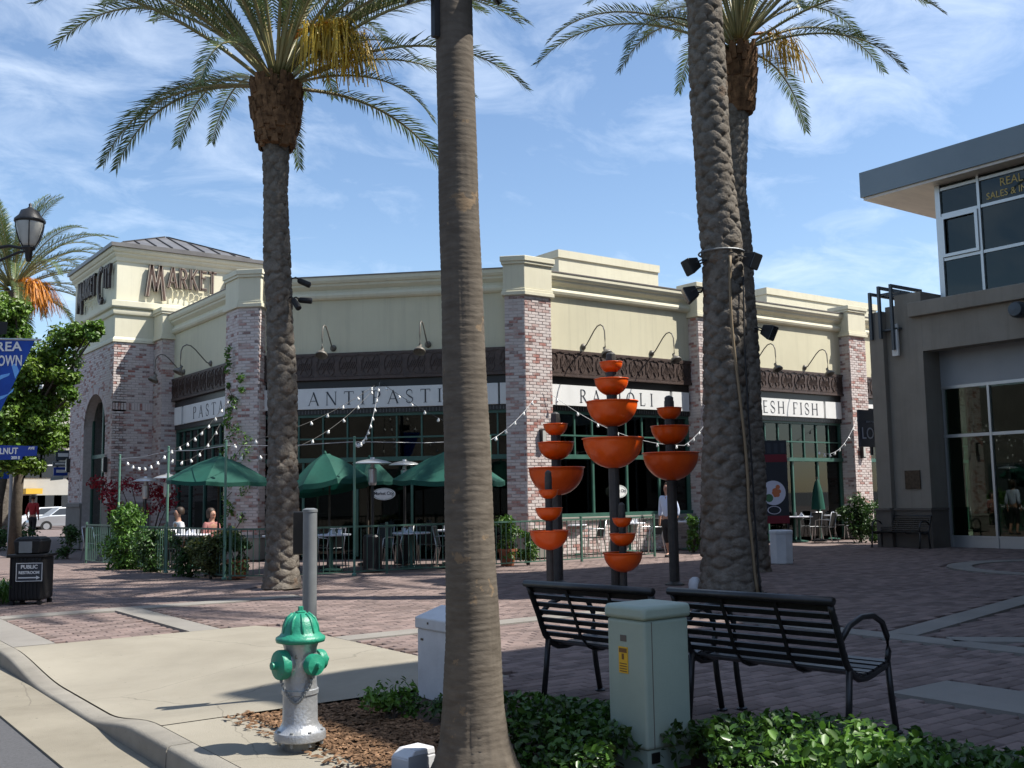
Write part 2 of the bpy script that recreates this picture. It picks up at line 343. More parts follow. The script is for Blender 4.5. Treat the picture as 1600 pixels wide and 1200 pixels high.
# ---- flat leaf clouds
def leaf_mesh(name, pts, nrm, size, M, asp=.5, fold=.25):
    n = len(pts); a = rng.normal(size=(n, 3)); a -= (a*nrm).sum(1)[:, None]*nrm; a /= np.linalg.norm(a, axis=1)[:, None]+1e-9
    b = np.cross(nrm, a); sz = (size*rng.uniform(.6, 1.3, n))[:, None]
    v = np.empty((n, 6, 3)); v[:, 0] = pts-a*sz*.5; v[:, 3] = pts+a*sz*.5-nrm*sz*.10*rng.uniform(-.5, 1.5, n)[:, None]
    for k_, sg in ((1, 1), (5, -1)): v[:, k_] = pts-a*sz*.20+b*sz*asp*.42*sg+nrm*sz*fold*.35
    for k_, sg in ((2, 1), (4, -1)): v[:, k_] = pts+a*sz*.18+b*sz*asp*.40*sg+nrm*sz*fold*.30
    me = bpy.data.meshes.new(name); me.vertices.add(n*6); me.vertices.foreach_set('co', v.reshape(-1).astype(np.float32))
    idx = (np.arange(n)[:, None]*6+np.array([[0, 1, 2, 3, 0, 3, 4, 5]])).reshape(-1).astype(np.int32)
    me.loops.add(n*8); me.loops.foreach_set('vertex_index', idx)
    me.polygons.add(n*2); me.polygons.foreach_set('loop_start', np.arange(0, n*8, 4, dtype=np.int32)); me.polygons.foreach_set('loop_total', np.full(n*2, 4, dtype=np.int32))
    me.update(calc_edges=True); me.materials.append(sm(M)); return me
def rand_dirs(n):
    d = rng.normal(size=(n, 3)); return d/np.linalg.norm(d, axis=1)[:, None]
def leaf_cloud(name, blobs, per, size, M, parent=None, asp=.5, up=.35):
    """blobs: (cx,cy,cz,rx,ry,rz); leaves fill each blob, denser near its skin."""
    P = []; Q = []
    for bl in blobs:
        c = np.array(bl[:3]); r = np.array(bl[3:6]); k = max(6, int(per*(bl[6] if len(bl) > 6 else 1)))
        d = rand_dirs(k); rr = rng.uniform(0, 1, k)**.45; P.append(c+d*r*rr[:, None]*rng.uniform(.85, 1.12, k)[:, None])
        q = d*.7+rng.normal(size=(k, 3))*.6; q[:, 2] += up; Q.append(q/np.linalg.norm(q, axis=1)[:, None])
    o = bpy.data.objects.new(name, leaf_mesh(name, np.concatenate(P), np.concatenate(Q), size, M, asp)); COL.objects.link(o); o.parent = parent; return o
# ---- lettering
def text_mb(body, size, depth=.01, sx=1.0, align='LEFT', spacing=1.0, bold=0.0):
    cu = bpy.data.curves.new('t', 'FONT'); cu.body = body; cu.size = size; cu.extrude = depth/2; cu.align_x = align; cu.space_character = spacing; cu.offset = bold; cu.resolution_u = 3
    ob = bpy.data.objects.new('t', cu); COL.objects.link(ob); bpy.context.view_layer.update()
    me = bpy.data.meshes.new_from_object(ob.evaluated_get(bpy.context.evaluated_depsgraph_get()))
    mb = MB(); mb.v = [(v.co.x*sx, v.co.y, v.co.z) for v in me.vertices]; mb.f = [tuple(p.vertices) for p in me.polygons]
    bpy.data.objects.remove(ob); bpy.data.curves.remove(cu); bpy.data.meshes.remove(me); return mb
def face_mat(org, xd):
    x = Vector(xd).normalized(); z = Vector((0, 0, 1)); n = x.cross(z)
    return Matrix(((x.x, z.x, n.x, org[0]), (x.y, z.y, n.y, org[1]), (x.z, z.z, n.z, org[2]), (0, 0, 0, 1)))
def arc(cx, cy, rx, ry, a0, a1, w0, w1, n=10):
    out = []
    for i in range(n+1):
        t = i/n; a = rad(a0+(a1-a0)*t); out.append((cx+rx*math.cos(a), cy+ry*math.sin(a), w0+(w1-w0)*math.sin(math.pi*t)))
    return out
TK, TN = .105, .042
def sf(x, y, l=.075): return [(x-l, y, .028), (x+l, y, .028)]
GLY = {
 'A': (.78, [[(.06, 0, TN), (.40, 1, TN)], [(.37, 1, TK), (.70, 0, TK)], [(.18, .34, TN), (.58, .34, TN)], sf(.06, .012), sf(.70, .012)]),
 'N': (.86, [[(.12, 0, TN), (.12, 1, TN)], [(.12, 1, TK), (.72, 0, TK)], [(.72, 0, TN), (.72, 1, TN)], sf(.12, .012), sf(.10, .988), sf(.72, .988)]),
 'T': (.72, [[(.36, 0, TK), (.36, 1, TK)], [(.04, .98, TN), (.68, .98, TN)], [(.05, .99, .03), (.04, .82, .02)], [(.67, .99, .03), (.68, .82, .02)], sf(.36, .012, .12)]),
 'I': (.36, [[(.18, 0, TK), (.18, 1, TK)], sf(.18, .012, .12), sf(.18, .988, .12)]),
 'P': (.66, [[(.16, 0, TK), (.16, 1, TK)], [(.14, .98, TN), (.32, .98, TN)]+arc(.32, .735, .24, .245, 90, -90, TN, TK)+[(.18, .49, TN)], sf(.16, .012, .12)]),
 'S': (.60, [arc(.30, .75, .20, .235, 35, 200, TN, TK*.8, 8)+[(.30, .50, TK)]+arc(.30, .25, .22, .24, 30, -150, TK*.8, TN, 8), [(.47, .88, .03), (.49, .70, .02)], [(.10, .14, .03), (.08, .32, .02)]]),
 'R': (.74, [[(.16, 0, TK), (.16, 1, TK)], [(.14, .98, TN), (.30, .98, TN)]+arc(.30, .745, .22, .235, 90, -90, TN, TK)+[(.18, .51, TN)], [(.34, .50, TK), (.66, 0, TK)], sf(.16, .012, .12), sf(.68, .012, .06)]),
 'V': (.78, [[(.08, 1, TK), (.40, 0, TK)], [(.40, 0, TN), (.70, 1, TN)], sf(.08, .988), sf(.70, .988)]),
 'O': (.86, [arc(.43, .5, .34, .48, 90, 270, TN, TK), arc(.43, .5, .34, .48, 90, -90, TN, TK)]),
 'L': (.62, [[(.16, 0, TK), (.16, 1, TK)], [(.10, .02, TN), (.54, .02, TN)], [(.54, .0, .03), (.56, .2, .02)], sf(.16, .988, .12)]),
 'F': (.60, [[(.16, 0, TK), (.16, 1, TK)], [(.10, .98, TN), (.54, .98, TN)], [(.16, .52, TN), (.42, .52, TN)], [(.54, .99, .03), (.55, .8, .02)], sf(.16, .012, .12)]),
 'H': (.86, [[(.16, 0, TK), (.16, 1, TK)], [(.68, 0, TK), (.68, 1, TK)], [(.16, .52, TN), (.68, .52, TN)], sf(.16, .012, .1), sf(.68, .012, .1), sf(.16, .988, .1), sf(.68, .988, .1)]),
 'E': (.62, [[(.16, 0, TK), (.16, 1, TK)], [(.10, .98, TN), (.54, .98, TN)], [(.16, .52, TN), (.44, .52, TN)], [(.10, .02, TN), (.56, .02, TN)], sf(.16, .988, .08)]),
 ' ': (.45, [])}
def strokes(mb, paths, ox, sx, sz, dep, back=.0, wk=1.0):
    for pth in paths:
        P = [Vector((ox+x*sx, y*sz)) for x, y, w in pth]; Wd = [w*wk*sz for *_, w in pth]; v = []
        for i, p in enumerate(P):
            t = (P[min(i+1, len(P)-1)]-P[max(i-1, 0)])
            if t.length < 1e-6: t = Vector((1, 0))
            t.normalize(); n = Vector((-t.y, t.x))*Wd[i]/2
            for zz_ in (back, dep): v += [(p.x+n.x, p.y+n.y, zz_), (p.x-n.x, p.y-n.y, zz_)]
        f = []
        for i in range(len(P)-1):
            a = 4*i; b = 4*i+4
            f += [(a+2, a+3, b+3, b+2), (a, b, b+1, a+1), (a, a+2, b+2, b), (a+1, b+1, b+3, a+3)]
        e = 4*(len(P)-1); f += [(0, 1, 3, 2), (e, e+2, e+3, e+1)]
        mb.add(v, f)
def serif_mb(word, h, gap=.22, dep=.008, sx=1.0):
    mb = MB(); x = 0
    for ch in word:
        w, g = GLY[ch]; strokes(mb, g, x, h*sx, h, dep); x += (w+gap)*h*sx
    return mb, x-gap*h*sx
# ================================================================ GROUND
def near(*a): return a
g = MB().add([(-900, -900, -.150), (1200, -900, -.150), (1200, 1200, -.150), (-900, 1200, -.150)], [(0, 1, 2, 3)]).build('road', 'asphalt'); struct(g)
gg = MB()
for y0, y1 in ((-20, 3.2), (3.2, 6.57), (6.57, 12.4), (12.4, 18.5), (18.5, 60)): gg.bx(1.66, 2.13, y0+.006, y1-.006, -.2, -.136)
struct(gg.build('gutter', 'gutter'))
def sstep(a, b, x):
    t = max(0, min(1, (x-a)/(b-a))); return t*t*(3-2*t)
def dip(y): return sstep(7.22, 8.45, y)*(1-sstep(9.85, 11.9, y))
kerb_root = bpy.data.objects.new('kerb', None); COL.objects.link(kerb_root); struct(kerb_root)
for y0, y1 in ((-20, -8), (-8, -2), (-2, 3.2), (3.2, 6.57), (6.57, 12.4), (12.4, 18.5), (18.5, 30), (30, 60)):
    mbk = MB(); n = max(2, int((y1-y0)/.18)); v = []; f = []
    for i in range(n+1):
        y = y0+.008+(y1-y0-.016)*i/n; zt = .004-.119*dip(y)
        wob = .004*math.sin(y*2.3)
        v += [(2.135+wob, y, -.2), (2.140+wob, y, zt-.03), (2.148+wob, y, zt-.012), (2.168+wob, y, zt), (2.30, y, zt+.001), (2.30, y, -.2)]
    for i in range(n):
        for k in range(5): f.append((i*6+k, i*6+k+1, i*6+7+k, i*6+6+k))
    f += [tuple(range(5, -1, -1)), tuple(n*6+k for k in range(6))]
    k_ = mbk.add(v, f).build('kerb_stone', 'kerb', kerb_root); smooth_angle(k_, 40)
# concrete ramp pad dropping to the gutter
PADX0, PADX1, PADY0, PADY1 = 2.31, 5.2, 7.2, 12.05
mbp = MB(); nx, ny = 30, 44
for j in range(ny+1):
    for i in range(nx+1):
        x = PADX0+(PADX1-PADX0)*i/nx; y = PADY0+(PADY1-PADY0)*j/ny
        if y > 11.4: x = min(x, 5.2-(y-11.4)*.35)
        mbp.v.append((x, y, .004-.112*dip(y)*(1-sstep(2.31, 4.5, x))))
for j in range(ny):
    for i in range(nx): a = j*(nx+1)+i; mbp.f.append((a, a+1, a+nx+2, a+nx+1))
padg = mbp.build('pavement_ramp', 'conc', smooth=True); struct(padg)
struct(MB().bx(2.31, 2.88, -20, 7.18, -.2, .003).build('pavement_verge', 'conc'))
# planting bed
BED = [(2.885, -8), (9.5, -8), (6.9, .4), (5.55, 2.6), (4.78, 4.05), (4.78, 7.19), (2.885, 7.19)]
struct(MB().prism(BED, -.2, -.022).build('planting_bed', 'soil'))
# plaza bed + concrete bands
struct(MB().add([(2.3, 12.04, -.03), (2.3, 160, -.03), (90, 160, -.03), (90, -30, -.03), (5.19, -30, -.03), (5.19, 12.04, -.03), (4.79, -30, -.03), (4.79, 7.21, -.03), (5.19, 7.21, -.03)], [(0, 5, 3, 2, 1), (5, 4, 3), (6, 4, 8, 7)]).build('plaza', 'paver_bed'))
plaza = bpy.data.objects['plaza']
def strip(p, q, w):
    p = Vector(p); q = Vector(q); d = (q-p).normalized(); n = Vector((-d.y, d.x))*w/2
    return [tuple(p-n), tuple(q-n), tuple(q+n), tuple(p+n)]
bands = [strip((2.52, 12.1), (2.52, 40), .42), strip((2.75, 12.28), (9.0, 12.28), .36) if False else strip((4.36, 12.06), (4.36, 15.1), .36),
         strip((2.74, 15.3), (7.0, 15.3), .4), strip((5.21, 10.3), (9.4, 10.3), .34), strip((9.6, 2), (9.6, 10.47), .36),
         strip((9.8, 6.55), (15.5, 7.75), .34), strip((9.8, 6.0), (12.6, 3.2), .34), strip((7.3, 3.2), (7.3, 4.75), .75), strip((7.4, 15.3), (7.4, 15.3+.01), .3)][:8]
for b_ in bands: struct(MB().prism(b_, -.1, .004).build('concrete_band', 'conc_band'))
def ring_mb(cx, cy, r0, r1, z0, z1, n=48):
    mb = MB()
    for i in range(n):
        a, b = 2*math.pi*i/n, 2*math.pi*(i+1)/n
        mb.prism([(cx+r0*math.cos(a), cy+r0*math.sin(a)), (cx+r1*math.cos(a), cy+r1*math.sin(a)), (cx+r1*math.cos(b), cy+r1*math.sin(b)), (cx+r0*math.cos(b), cy+r0*math.sin(b))], z0, z1)
    return mb
RC = (20.3, 9.6)
struct(ring_mb(*RC, 1.95, 2.4, -.1, .004).build('concrete_ring', 'conc_band'))
def in_poly(x, y, poly):
    c = False; n = len(poly)
    for i in range(n):
        (x1, y1), (x2, y2) = poly[i], poly[(i+1) % n]
        if (y1 > y) != (y2 > y) and x < (x2-x1)*(y-y1)/(y2-y1)+x1: c = not c
    return c
def in_view(x, y, z=0, mg=90):
    P = np.array([x, y, z])-ORG; d = P@FW
    if d < 1: return None
    px = 800+F_PX*(P@CR)/d; py = 600-F_PX*(P@CU)/d
    return (px, py, d) if -mg < px < 1600+mg and -mg < py < 1200+mg else None
PL, PW, GP = .222, .108, .007
pav = []
for j in range(int(-2/(PW+GP)), int(26.0/(PW+GP))):
    y = j*(PW+GP)
    for i in range(int(2.3/(PL+GP)), int(27/(PL+GP))):
        x = i*(PL+GP)+(j % 2)*.5*(PL+GP)
        if x < 2.45: continue
        if x < 4.9 and y < 7.27 or in_poly(x-.12, y, BED) or in_poly(x-.12, y-.1, BED): continue
        if PADX0-.1 < x < PADX1+.11 and PADY0-.06 < y < PADY1+.06: continue
        if x < 2.86 and y > 12: continue
        if y > 18.2 and x > 7.0: continue
        iv = in_view(x, y, 0, 40)
        if not iv: continue
        if any(in_poly(x+dx, y+dy, b_) for b_ in bands for dx in (-.1, .1) for dy in (-.05, .05)): continue
        if 1.85 < math.hypot(x-RC[0], y-RC[1]) < 2.5: continue
        if math.hypot(x-7.45, y-16.93) < .62 or math.hypot(x-11.7, y-10.63) < .78: continue
        pav.append((iv[2], x, y))
pav.sort()
def paver_geo(mb, x, y, z, rz, tx, ty):
    h = (PL/2-.006, PW/2-.006); ca, sa = math.cos(rz), math.sin(rz); v = []
    for zz_, k in ((z-.05, .006), (z-.006, .006), (z, 0)):
        for sx_, sy_ in ((-1, -1), (1, -1), (1, 1), (-1, 1)):
            a = sx_*(h[0]+k); b = sy_*(h[1]+k); v.append((x+a*ca-b*sa, y+a*sa+b*ca, zz_+a*tx+b*ty))
    mb.add(v, [(8, 9, 10, 11)]+[(r*4+i, r*4+(i+1) % 4, r*4+4+(i+1) % 4, r*4+4+i) for r in (0, 1) for i in range(4)])
pm = MB(); paver_geo(pm, 0, 0, 0, 0, 0, 0); pme = pm.mesh('paver', 'paver')
rest = MB()
for k, (d, x, y) in enumerate(pav):
    z = random.uniform(-.004, .002); rz = random.uniform(-.012, .012)
    if k < 300:
        o = bpy.data.objects.new('paver', pme); COL.objects.link(o); o.parent = plaza; o.location = (x, y, z); o.rotation_euler = (random.uniform(-.008, .008), random.uniform(-.006, .006), rz)
    else: paver_geo(rest, x, y, z, rz, random.uniform(-.006, .006), random.uniform(-.01, .01))
stuff(rest.build('paver_field', 'paver', plaza))
# ================================================================ RESTAURANT BUILDING
RB = thing('restaurant_building', 'cream and whitewashed-brick restaurant with chamfered corner, brown bands and a low square tower', 'building', (10.5, 21.5, 0))
def rb(mb, name, M, parent=None, smooth=False):
    if parent is None: parent = RB
    off = Vector(RB.location) if parent is RB or parent.parent is RB else Vector((0, 0, 0))
    o = bpy.data.objects.new(name, mb.mesh(name, M, smooth, off)); COL.objects.link(o); o.parent = parent; return o
class Fr:
    """facade frame: u along a->b, out along the outward normal."""
    def __init__(s, a, b):
        s.a = Vector(a); d = Vector(b)-s.a; s.len = d.length; s.d = d/s.len; s.n = Vector((s.d.y, -s.d.x))
    def p(s, u, o=0): q = s.a+s.d*u+s.n*o; return (q.x, q.y)
    def box(s, mb, u0, u1, o0, o1, z0, z1): return mb.prism([s.p(u0, o1), s.p(u1, o1), s.p(u1, o0), s.p(u0, o0)], z0, z1)
    def at(s, u, o, z): q = s.p(u, o); return (q[0], q[1], z)
Z_SILL, Z_HDR, Z_TR, Z_S0, Z_S1, Z_B0, Z_B1, Z_C0, Z_C1, Z_BR, Z_CAP = .96, 2.47, 3.02, 3.77, 4.34, 4.53, 5.20, 6.58, 7.14, 6.42, 7.40
YR, XP = 20.46, 10.27                       # wall planes: front (faces -Y) and side (faces -X)
CH = 35.76                                   # chamfer wall plane x+y
A_ch, B_ch = (XP, CH-XP), (CH-YR, YR)
fr_ch = Fr(A_ch, B_ch); fr_rav = Fr(B_ch, (21.22, YR)); fr_fish = Fr((22.05, YR), (28.10, YR)); fr_end = Fr((28.95, YR), (36.5, YR)); fr_pas = Fr((XP, 31.47), A_ch)
BRICKS = []                                  # (mesh args, parent part, distance, sunlit)
def lay_bricks(p, q, z0, z1, parent, M, skip=None, bl=.205, bh=.062, mo=.014, proud=.012):
    p = Vector(p); q = Vector(q); d = q-p; ln = d.length; d /= ln; n = Vector((d.y, -d.x)); row = 0; z = z0+mo
    while z+bh <= z1+.001:
        u = -(bl+mo)*.5*(row % 2)
        while u < ln-.02:
            a = max(u, 0)+(0 if u > 0 else 0); b = min(u+bl, ln)
            if b-a > .045 and not (skip and skip((a+b)/2, z+bh/2, (b-a)/2)):
                c = p+d*(a+b)/2; BRICKS.append((c.x, c.y, z+bh/2, b-a, bh, d, n, parent, M, proud+random.uniform(-.004, .004)))
            u += bl+mo
        z += bh+mo; row += 1
def off_poly(poly, k):
    """offset a convex counter-clockwise polygon outward by k."""
    n = len(poly); out = []
    for i in range(n):
        a, b, c = Vector(poly[i-1]), Vector(poly[i]), Vector(poly[(i+1) % n])
        d1 = (b-a).normalized(); d2 = (c-b).normalized(); n1 = Vector((d1.y, -d1.x)); n2 = Vector((d2.y, -d2.x))
        m_ = (n1+n2); m_ /= max(.3, 1+n1.dot(n2)); out.append(tuple(b+m_*k))
    return out
def pier(poly, faces, base=True, sun=()):
    """poly ccw footprint; faces: list of (i, j) vertex pairs that carry bricks."""
    part = rb(MB().prism(poly, 0, Z_BR), 'pier', 'mortar')
    for i, j in faces: lay_bricks(poly[i], poly[j], .62, Z_BR, part, 'brick')
    capm = MB(); capm.prism(off_poly(poly, .075), Z_BR, Z_BR+.10); capm.prism(off_poly(poly, .05), Z_BR+.10, Z_BR+.17)
    capm.prism(off_poly(poly, .03), Z_BR+.17, Z_CAP-.20); capm.prism(off_poly(poly, .07), Z_CAP-.20, Z_CAP-.13); capm.prism(off_poly(poly, .095), Z_CAP-.13, Z_CAP)
    bevel(rb(capm, 'pier_cap', 'cream_light', part), .012)
    bm_ = MB(); bm_.prism(off_poly(poly, .05), .012, .55); bm_.prism(off_poly(poly, .07), .55, .62, off_poly(poly, .02)); rb(bm_, 'pier_base', 'conc_band', part)
    return part
C1 = [(15.15, 20.10), (15.97, 20.10), (15.97, 20.70), (15.2, 20.85), (14.80, 20.45)]
C2 = [(9.91, 25.34), (10.31, 24.94), (10.62, 25.25), (10.70, 26.2), (9.91, 26.2)]
pier_r = pier(C1, [(0, 1), (4, 0)])
pier_l = pier(C2, [(0, 1), (4, 0), (1, 2)])
pier_2 = pier([(21.22, 20.10), (22.05, 20.10), (22.05, 20.7), (21.22, 20.7)], [(0, 1), (3, 0)])
pier_3 = pier([(28.10, 20.10), (28.95, 20.10), (28.95, 20.7), (28.10, 20.7)], [(0, 1), (3, 0)])
pier_4 = pier([(9.91, 31.47), (10.6, 31.47), (10.6, 32.28), (9.91, 32.28)], [(0, 1), (3, 0)])
CORN = [(-.25, 6.58), (.05, 6.58), (.10, 6.62), (.12, 6.68), (.10, 6.74), (.045, 6.77), (.045, 6.83), (.09, 6.86), (.15, 6.92), (.15, 6.97), (.19, 6.99), (.22, 7.05), (.22, 7.14), (-.25, 7.14)]
def frieze_panel():
    mb = MB(); w = .52; h = .58
    def bar(x0, z0, x1, z1, t=.018):
        d = Vector((x1-x0, z1-z0)); n = Vector((-d.y, d.x)).normalized()*t/2
        v = []
        for y in (0, -.022):
            v += [(x0-n.x, y, z0-n.y), (x1-n.x, y, z1-n.y), (x1+n.x, y, z1+n.y), (x0+n.x, y, z0+n.y)]
        mb.add(v, [(4, 5, 6, 7), (0, 1, 5, 4), (1, 2, 6, 5), (2, 3, 7, 6), (3, 0, 4, 7)])
    for s_ in (-1, 1):
        for t_ in (-1, 1):
            bar(s_*.03, t_*.24, s_*.15, t_*.24); bar(s_*.15, t_*.24, s_*.21, t_*.17); bar(s_*.21, t_*.17, s_*.21, t_*.05, .014); bar(s_*.10, t_*.20, s_*.02, t_*.06, .012)
    for k in range(-3, 4): bar(-.02+k*.055, -.09, .06+k*.055, .09, .010)
    bar(-.25, -.12, -.25, .12, .03); bar(-.26, .265, .26, .265, .02); bar(-.26, -.265, .26, -.265, .02)
    return mb.mesh('frieze_panel', 'brown_band')
FRZ = frieze_panel()
def bay(fr, kind, u_end=None):
    ln = fr.len
    fr.box(w_ := MB(), 0, ln, -.30, 0, Z_B1, Z_C0); rb(w_, 'wall', 'cream')
    c = MB(); c.extrude_profile(CORN, fr.p(0), fr.p(ln), fr.n); smooth_angle(rb(c, 'cornice', 'cream_light'), 25)
    fl = MB(); fr.box(fl, 0, ln, -.27, .235, Z_C1+.002, Z_C1+.03); rb(fl, 'flashing', 'flashing')
    b = MB(); fr.box(b, 0, ln, -.28, .05, Z_B0, Z_B1-.004); fr.box(b, 0, ln, -.2, .075, Z_B1-.06, Z_B1-.006); fr.box(b, 0, ln, -.2, .075, Z_B0-.02, Z_B0+.05)
    band = rb(b, 'frieze', 'brown_band')
    n = int(ln/.56); st = ln/n
    for i in range(n):
        o = bpy.data.objects.new('frieze_panel', FRZ); COL.objects.link(o); o.parent = band
        q = fr.at(st*(i+.5), .051, (Z_B0+Z_B1)/2); o.location = Vector(q)-Vector(RB.location); o.rotation_euler = (0, 0, math.atan2(fr.d.y, fr.d.x))
    t = MB(); fr.box(t, 0, ln, -.28, -.05, Z_S1-.03, Z_B0-.022); fr.box(t, 0, ln, -.28, -.05, Z_S0-.13, Z_S0+.03); fr.box(t, 0, ln, -.30, -.12, Z_S0+.031, Z_S1-.031)
    k = int(ln/.085)
    rb(t, 'tile_strip', 'tile_black')
    tt = MB()
    for i in range(k): fr.box(tt, (i+.5)*ln/k-.004, (i+.5)*ln/k+.004, -.06, -.047, Z_S0-.115, Z_S0-.02)
    stuff(rb(tt, 'tile_joint', 'steel_grey'))
    # window wall
    zb = Z_SILL if kind == 'wall' else .05
    fm = MB(); zt = Z_S0-.13
    fr.box(fm, 0, ln, -.24, -.10, zt-.07, zt); fr.box(fm, 0, ln, -.25, -.06, Z_HDR-.05, Z_HDR+.06); fr.box(fm, 0, ln, -.22, -.12, Z_TR-.02, Z_TR+.02)
    fr.box(fm, 0, .10, -.24, -.10, zb, zt-.071); fr.box(fm, ln-.10, ln, -.24, -.10, zb, zt-.071)
    if kind == 'wall': fr.box(fm, 0, ln, -.24, -.04, zb-.02, zb+.07)
    n1_ = max(4, int(round(ln/.62))); n2_ = max(2, n1_//2)
    win = rb(fm, 'window', 'green_frame')
    for i in range(1, n1_):
        mm = MB(); fr.box(mm, ln*i/n1_-.02, ln*i/n1_+.02, -.21, -.13, Z_HDR+.061, zt-.071); rb(mm, 'mullion', 'green_frame', win)
    for i in range(1, n2_):
        mm = MB(); fr.box(mm, ln*i/n2_-.03, ln*i/n2_+.03, -.215, -.12, zb+.072 if kind == 'wall' else .05, Z_HDR-.051); rb(mm, 'mullion', 'green_frame', win)
    for i in range(n1_):
        for z0, z1 in ((Z_HDR+.061, Z_TR-.021), (Z_TR+.021, zt-.071)):
            mm = MB(); fr.box(mm, ln*i/n1_+.021, ln*(i+1)/n1_-.021, -.185, -.17, z0, z1); rb(mm, 'pane', 'glass_dark', win)
    for i in range(n2_):
        mm = MB(); fr.box(mm, ln*i/n2_+.031, ln*(i+1)/n2_-.031, -.185, -.17, zb+.07, Z_HDR-.051); rb(mm, 'pane', 'glass_dark', win)
    bl = MB()
    for i in range(n1_):
        if random.random() < .8: fr.box(bl, ln*i/n1_+.08, ln*(i+1)/n1_-.06, -.62, -.60, Z_HDR+.1+random.uniform(0, .15), zt)
    if fr is not fr_ch and fr is not fr_pas: rb(bl, 'blind', 'interior_blind')
    if kind == 'wall':
        lw = MB(); fr.box(lw, 0, ln, -.26, .0, 0, Z_SILL-.13); low = rb(lw, 'low_wall', 'mortar')
        lay_bricks(fr.p(0), fr.p(ln), .02, Z_SILL-.14, low, 'brick')
        sl = MB(); fr.box(sl, 0, ln, -.26, .07, Z_SILL-.13, Z_SILL-.021); bevel(rb(sl, 'sill', 'conc_band', low), .015)
bay(fr_ch, 'door'); bay(fr_rav, 'wall'); bay(fr_fish, 'door'); bay(fr_end, 'door'); bay(fr_pas, 'door')
# plain cream wall piece beside the last pier
# parapet boxes behind the cornice
for x0, x1, zt in ((18.2, 22.1, 8.44), (27.1, 33.2, 8.30)):
    b = MB(); b.bx(x0, x1, 22.5, 27, 6.8, zt-.22); b.bx(x0-.04, x1+.04, 22.46, 27.04, zt-.22, zt); rb(b, 'roof_box', 'cream_light')
# roof deck, hidden side walls, interior
deck = [(15.2, 20.75), (36.3, 20.75), (36.3, 37.2), (13.6, 37.2), (13.6, 32.6), (10.6, 32.6), (10.6, 25.6)]
rb(MB().prism(deck, 6.55, 6.75), 'roof_deck', 'flashing')
rb(MB().bx(36.3, 36.6, 20.2, 37.2, 0, 7.1), 'wall', 'cream')
rb(MB().bx(13.6, 36.6, 37.0, 37.3, 0, 7.1), 'wall', 'cream')
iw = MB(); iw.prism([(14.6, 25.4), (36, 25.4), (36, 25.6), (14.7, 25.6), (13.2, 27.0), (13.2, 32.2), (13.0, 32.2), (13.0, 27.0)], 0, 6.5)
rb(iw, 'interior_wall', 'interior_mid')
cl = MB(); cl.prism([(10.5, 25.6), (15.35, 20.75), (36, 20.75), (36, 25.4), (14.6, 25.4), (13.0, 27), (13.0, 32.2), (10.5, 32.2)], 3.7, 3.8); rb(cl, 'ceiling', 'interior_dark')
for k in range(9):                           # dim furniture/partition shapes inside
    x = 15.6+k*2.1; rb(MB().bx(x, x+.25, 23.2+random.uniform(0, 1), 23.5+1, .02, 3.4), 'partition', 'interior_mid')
# ---------------- tower
TX, TY, TX1, TY1 = 8.70, 32.30, 13.6, 37.4
TB = 6.35
core = MB()
fz = Fr((TX, TY1), (TX, TY)); fy = Fr((TX, TY), (TX1, TY))
a0, a1, asp, atp = 33.0, 35.55, 3.85, 4.92       # pointed doorway on the side face (Y range, spring, apex)
u0, u1 = TY1-a1, TY1-a0
fz.box(core, 0, u0, -.4, 0, 0, TB); fz.box(core, u1, fz.len, -.4, 0, 0, TB)
um = (u0+u1)/2
ARC = []
for i in range(13):
    t = i/12; a = t*math.pi/2
    ARC.append((u0+(um-u0)*(1-math.cos(a))*.95+.05*t*(um-u0), asp+(atp-asp)*math.sin(a)))
ARC = ARC+[(2*um-u, z) for u, z in ARC[-2::-1]]
v = []; 
for o_ in (0, -.4):
    for (u, z) in ARC: v += [fz.at(u, o_, z), fz.at(u, o_, TB)]
n = len(ARC); ff = []
for i in range(n-1):
    ff.append((2*i, 2*i+2, 2*i+3, 2*i+1)); k = 2*n; ff.append((k+2*i, k+2*i+1, k+2*i+3, k+2*i+2)); ff.append((2*i, k+2*i, k+2*i+2, 2*i+2))
core.add(v, ff)
fy.box(core, .002, fy.len, -.4, 0, 0, TB)
tower = rb(core, 'tower', 'mortar')
def in_arch(u, z, hw):
    if u0-.24-hw < u < u1+.24+hw:
        if z < asp: return True
        for (ua, za_), (ub, zb_) in zip(ARC[:-1], ARC[1:]):
            if ua <= u <= ub: return z < za_+(zb_-za_)*(u-ua)/max(1e-6, ub-ua)+.30
        return z < asp+.25
    return False
lay_bricks((TX, TY1), (TX, TY), 1.5, TB, tower, 'brick', skip=in_arch)
lay_bricks((TX, TY), (9.91, TY), 1.5, 4.26, tower, 'brick'); lay_bricks((TX, TY), (9.91, TY), 4.52, TB, tower, 'brick')
for (pa, pb) in (((TX, TY), (9.91, TY)),):      # soldier course
    d = Vector(pb)-Vector(pa); k = int(d.length/.078); dn = d.normalized()
    for i in range(k):
        c = Vector(pa)+dn*((i+.5)*d.length/k); BRICKS.append((c.x, c.y, 4.39, .062, .21, dn, Vector((dn.y, -dn.x)), tower, 'brick', .02))
for i in range(0, len(ARC)-1):                   # voussoirs round the doorway
    (ua, za_), (ub, zb_) = ARC[i], ARC[i+1]
    d = Vector((ub-ua, zb_-za_)); nn = Vector((-d.y, d.x)).normalized()
    for t in (.0, .5):
        p0 = Vector((ua, za_))+d*(t+.03); p1 = Vector((ua, za_))+d*(t+.46)
        mb = MB(); vv = []
        for o_ in (-.05, .018):
            for q in (p0, p1, p1+nn*.22, p0+nn*.22): vv.append(fz.at(q.x, o_, q.y))
        mb.add(vv, [(3, 2, 1, 0), (4, 5, 6, 7), (0, 1, 5, 4), (1, 2, 6, 5), (2, 3, 7, 6), (3, 0, 4, 7)]); rb(mb, 'brick', 'brick', tower)
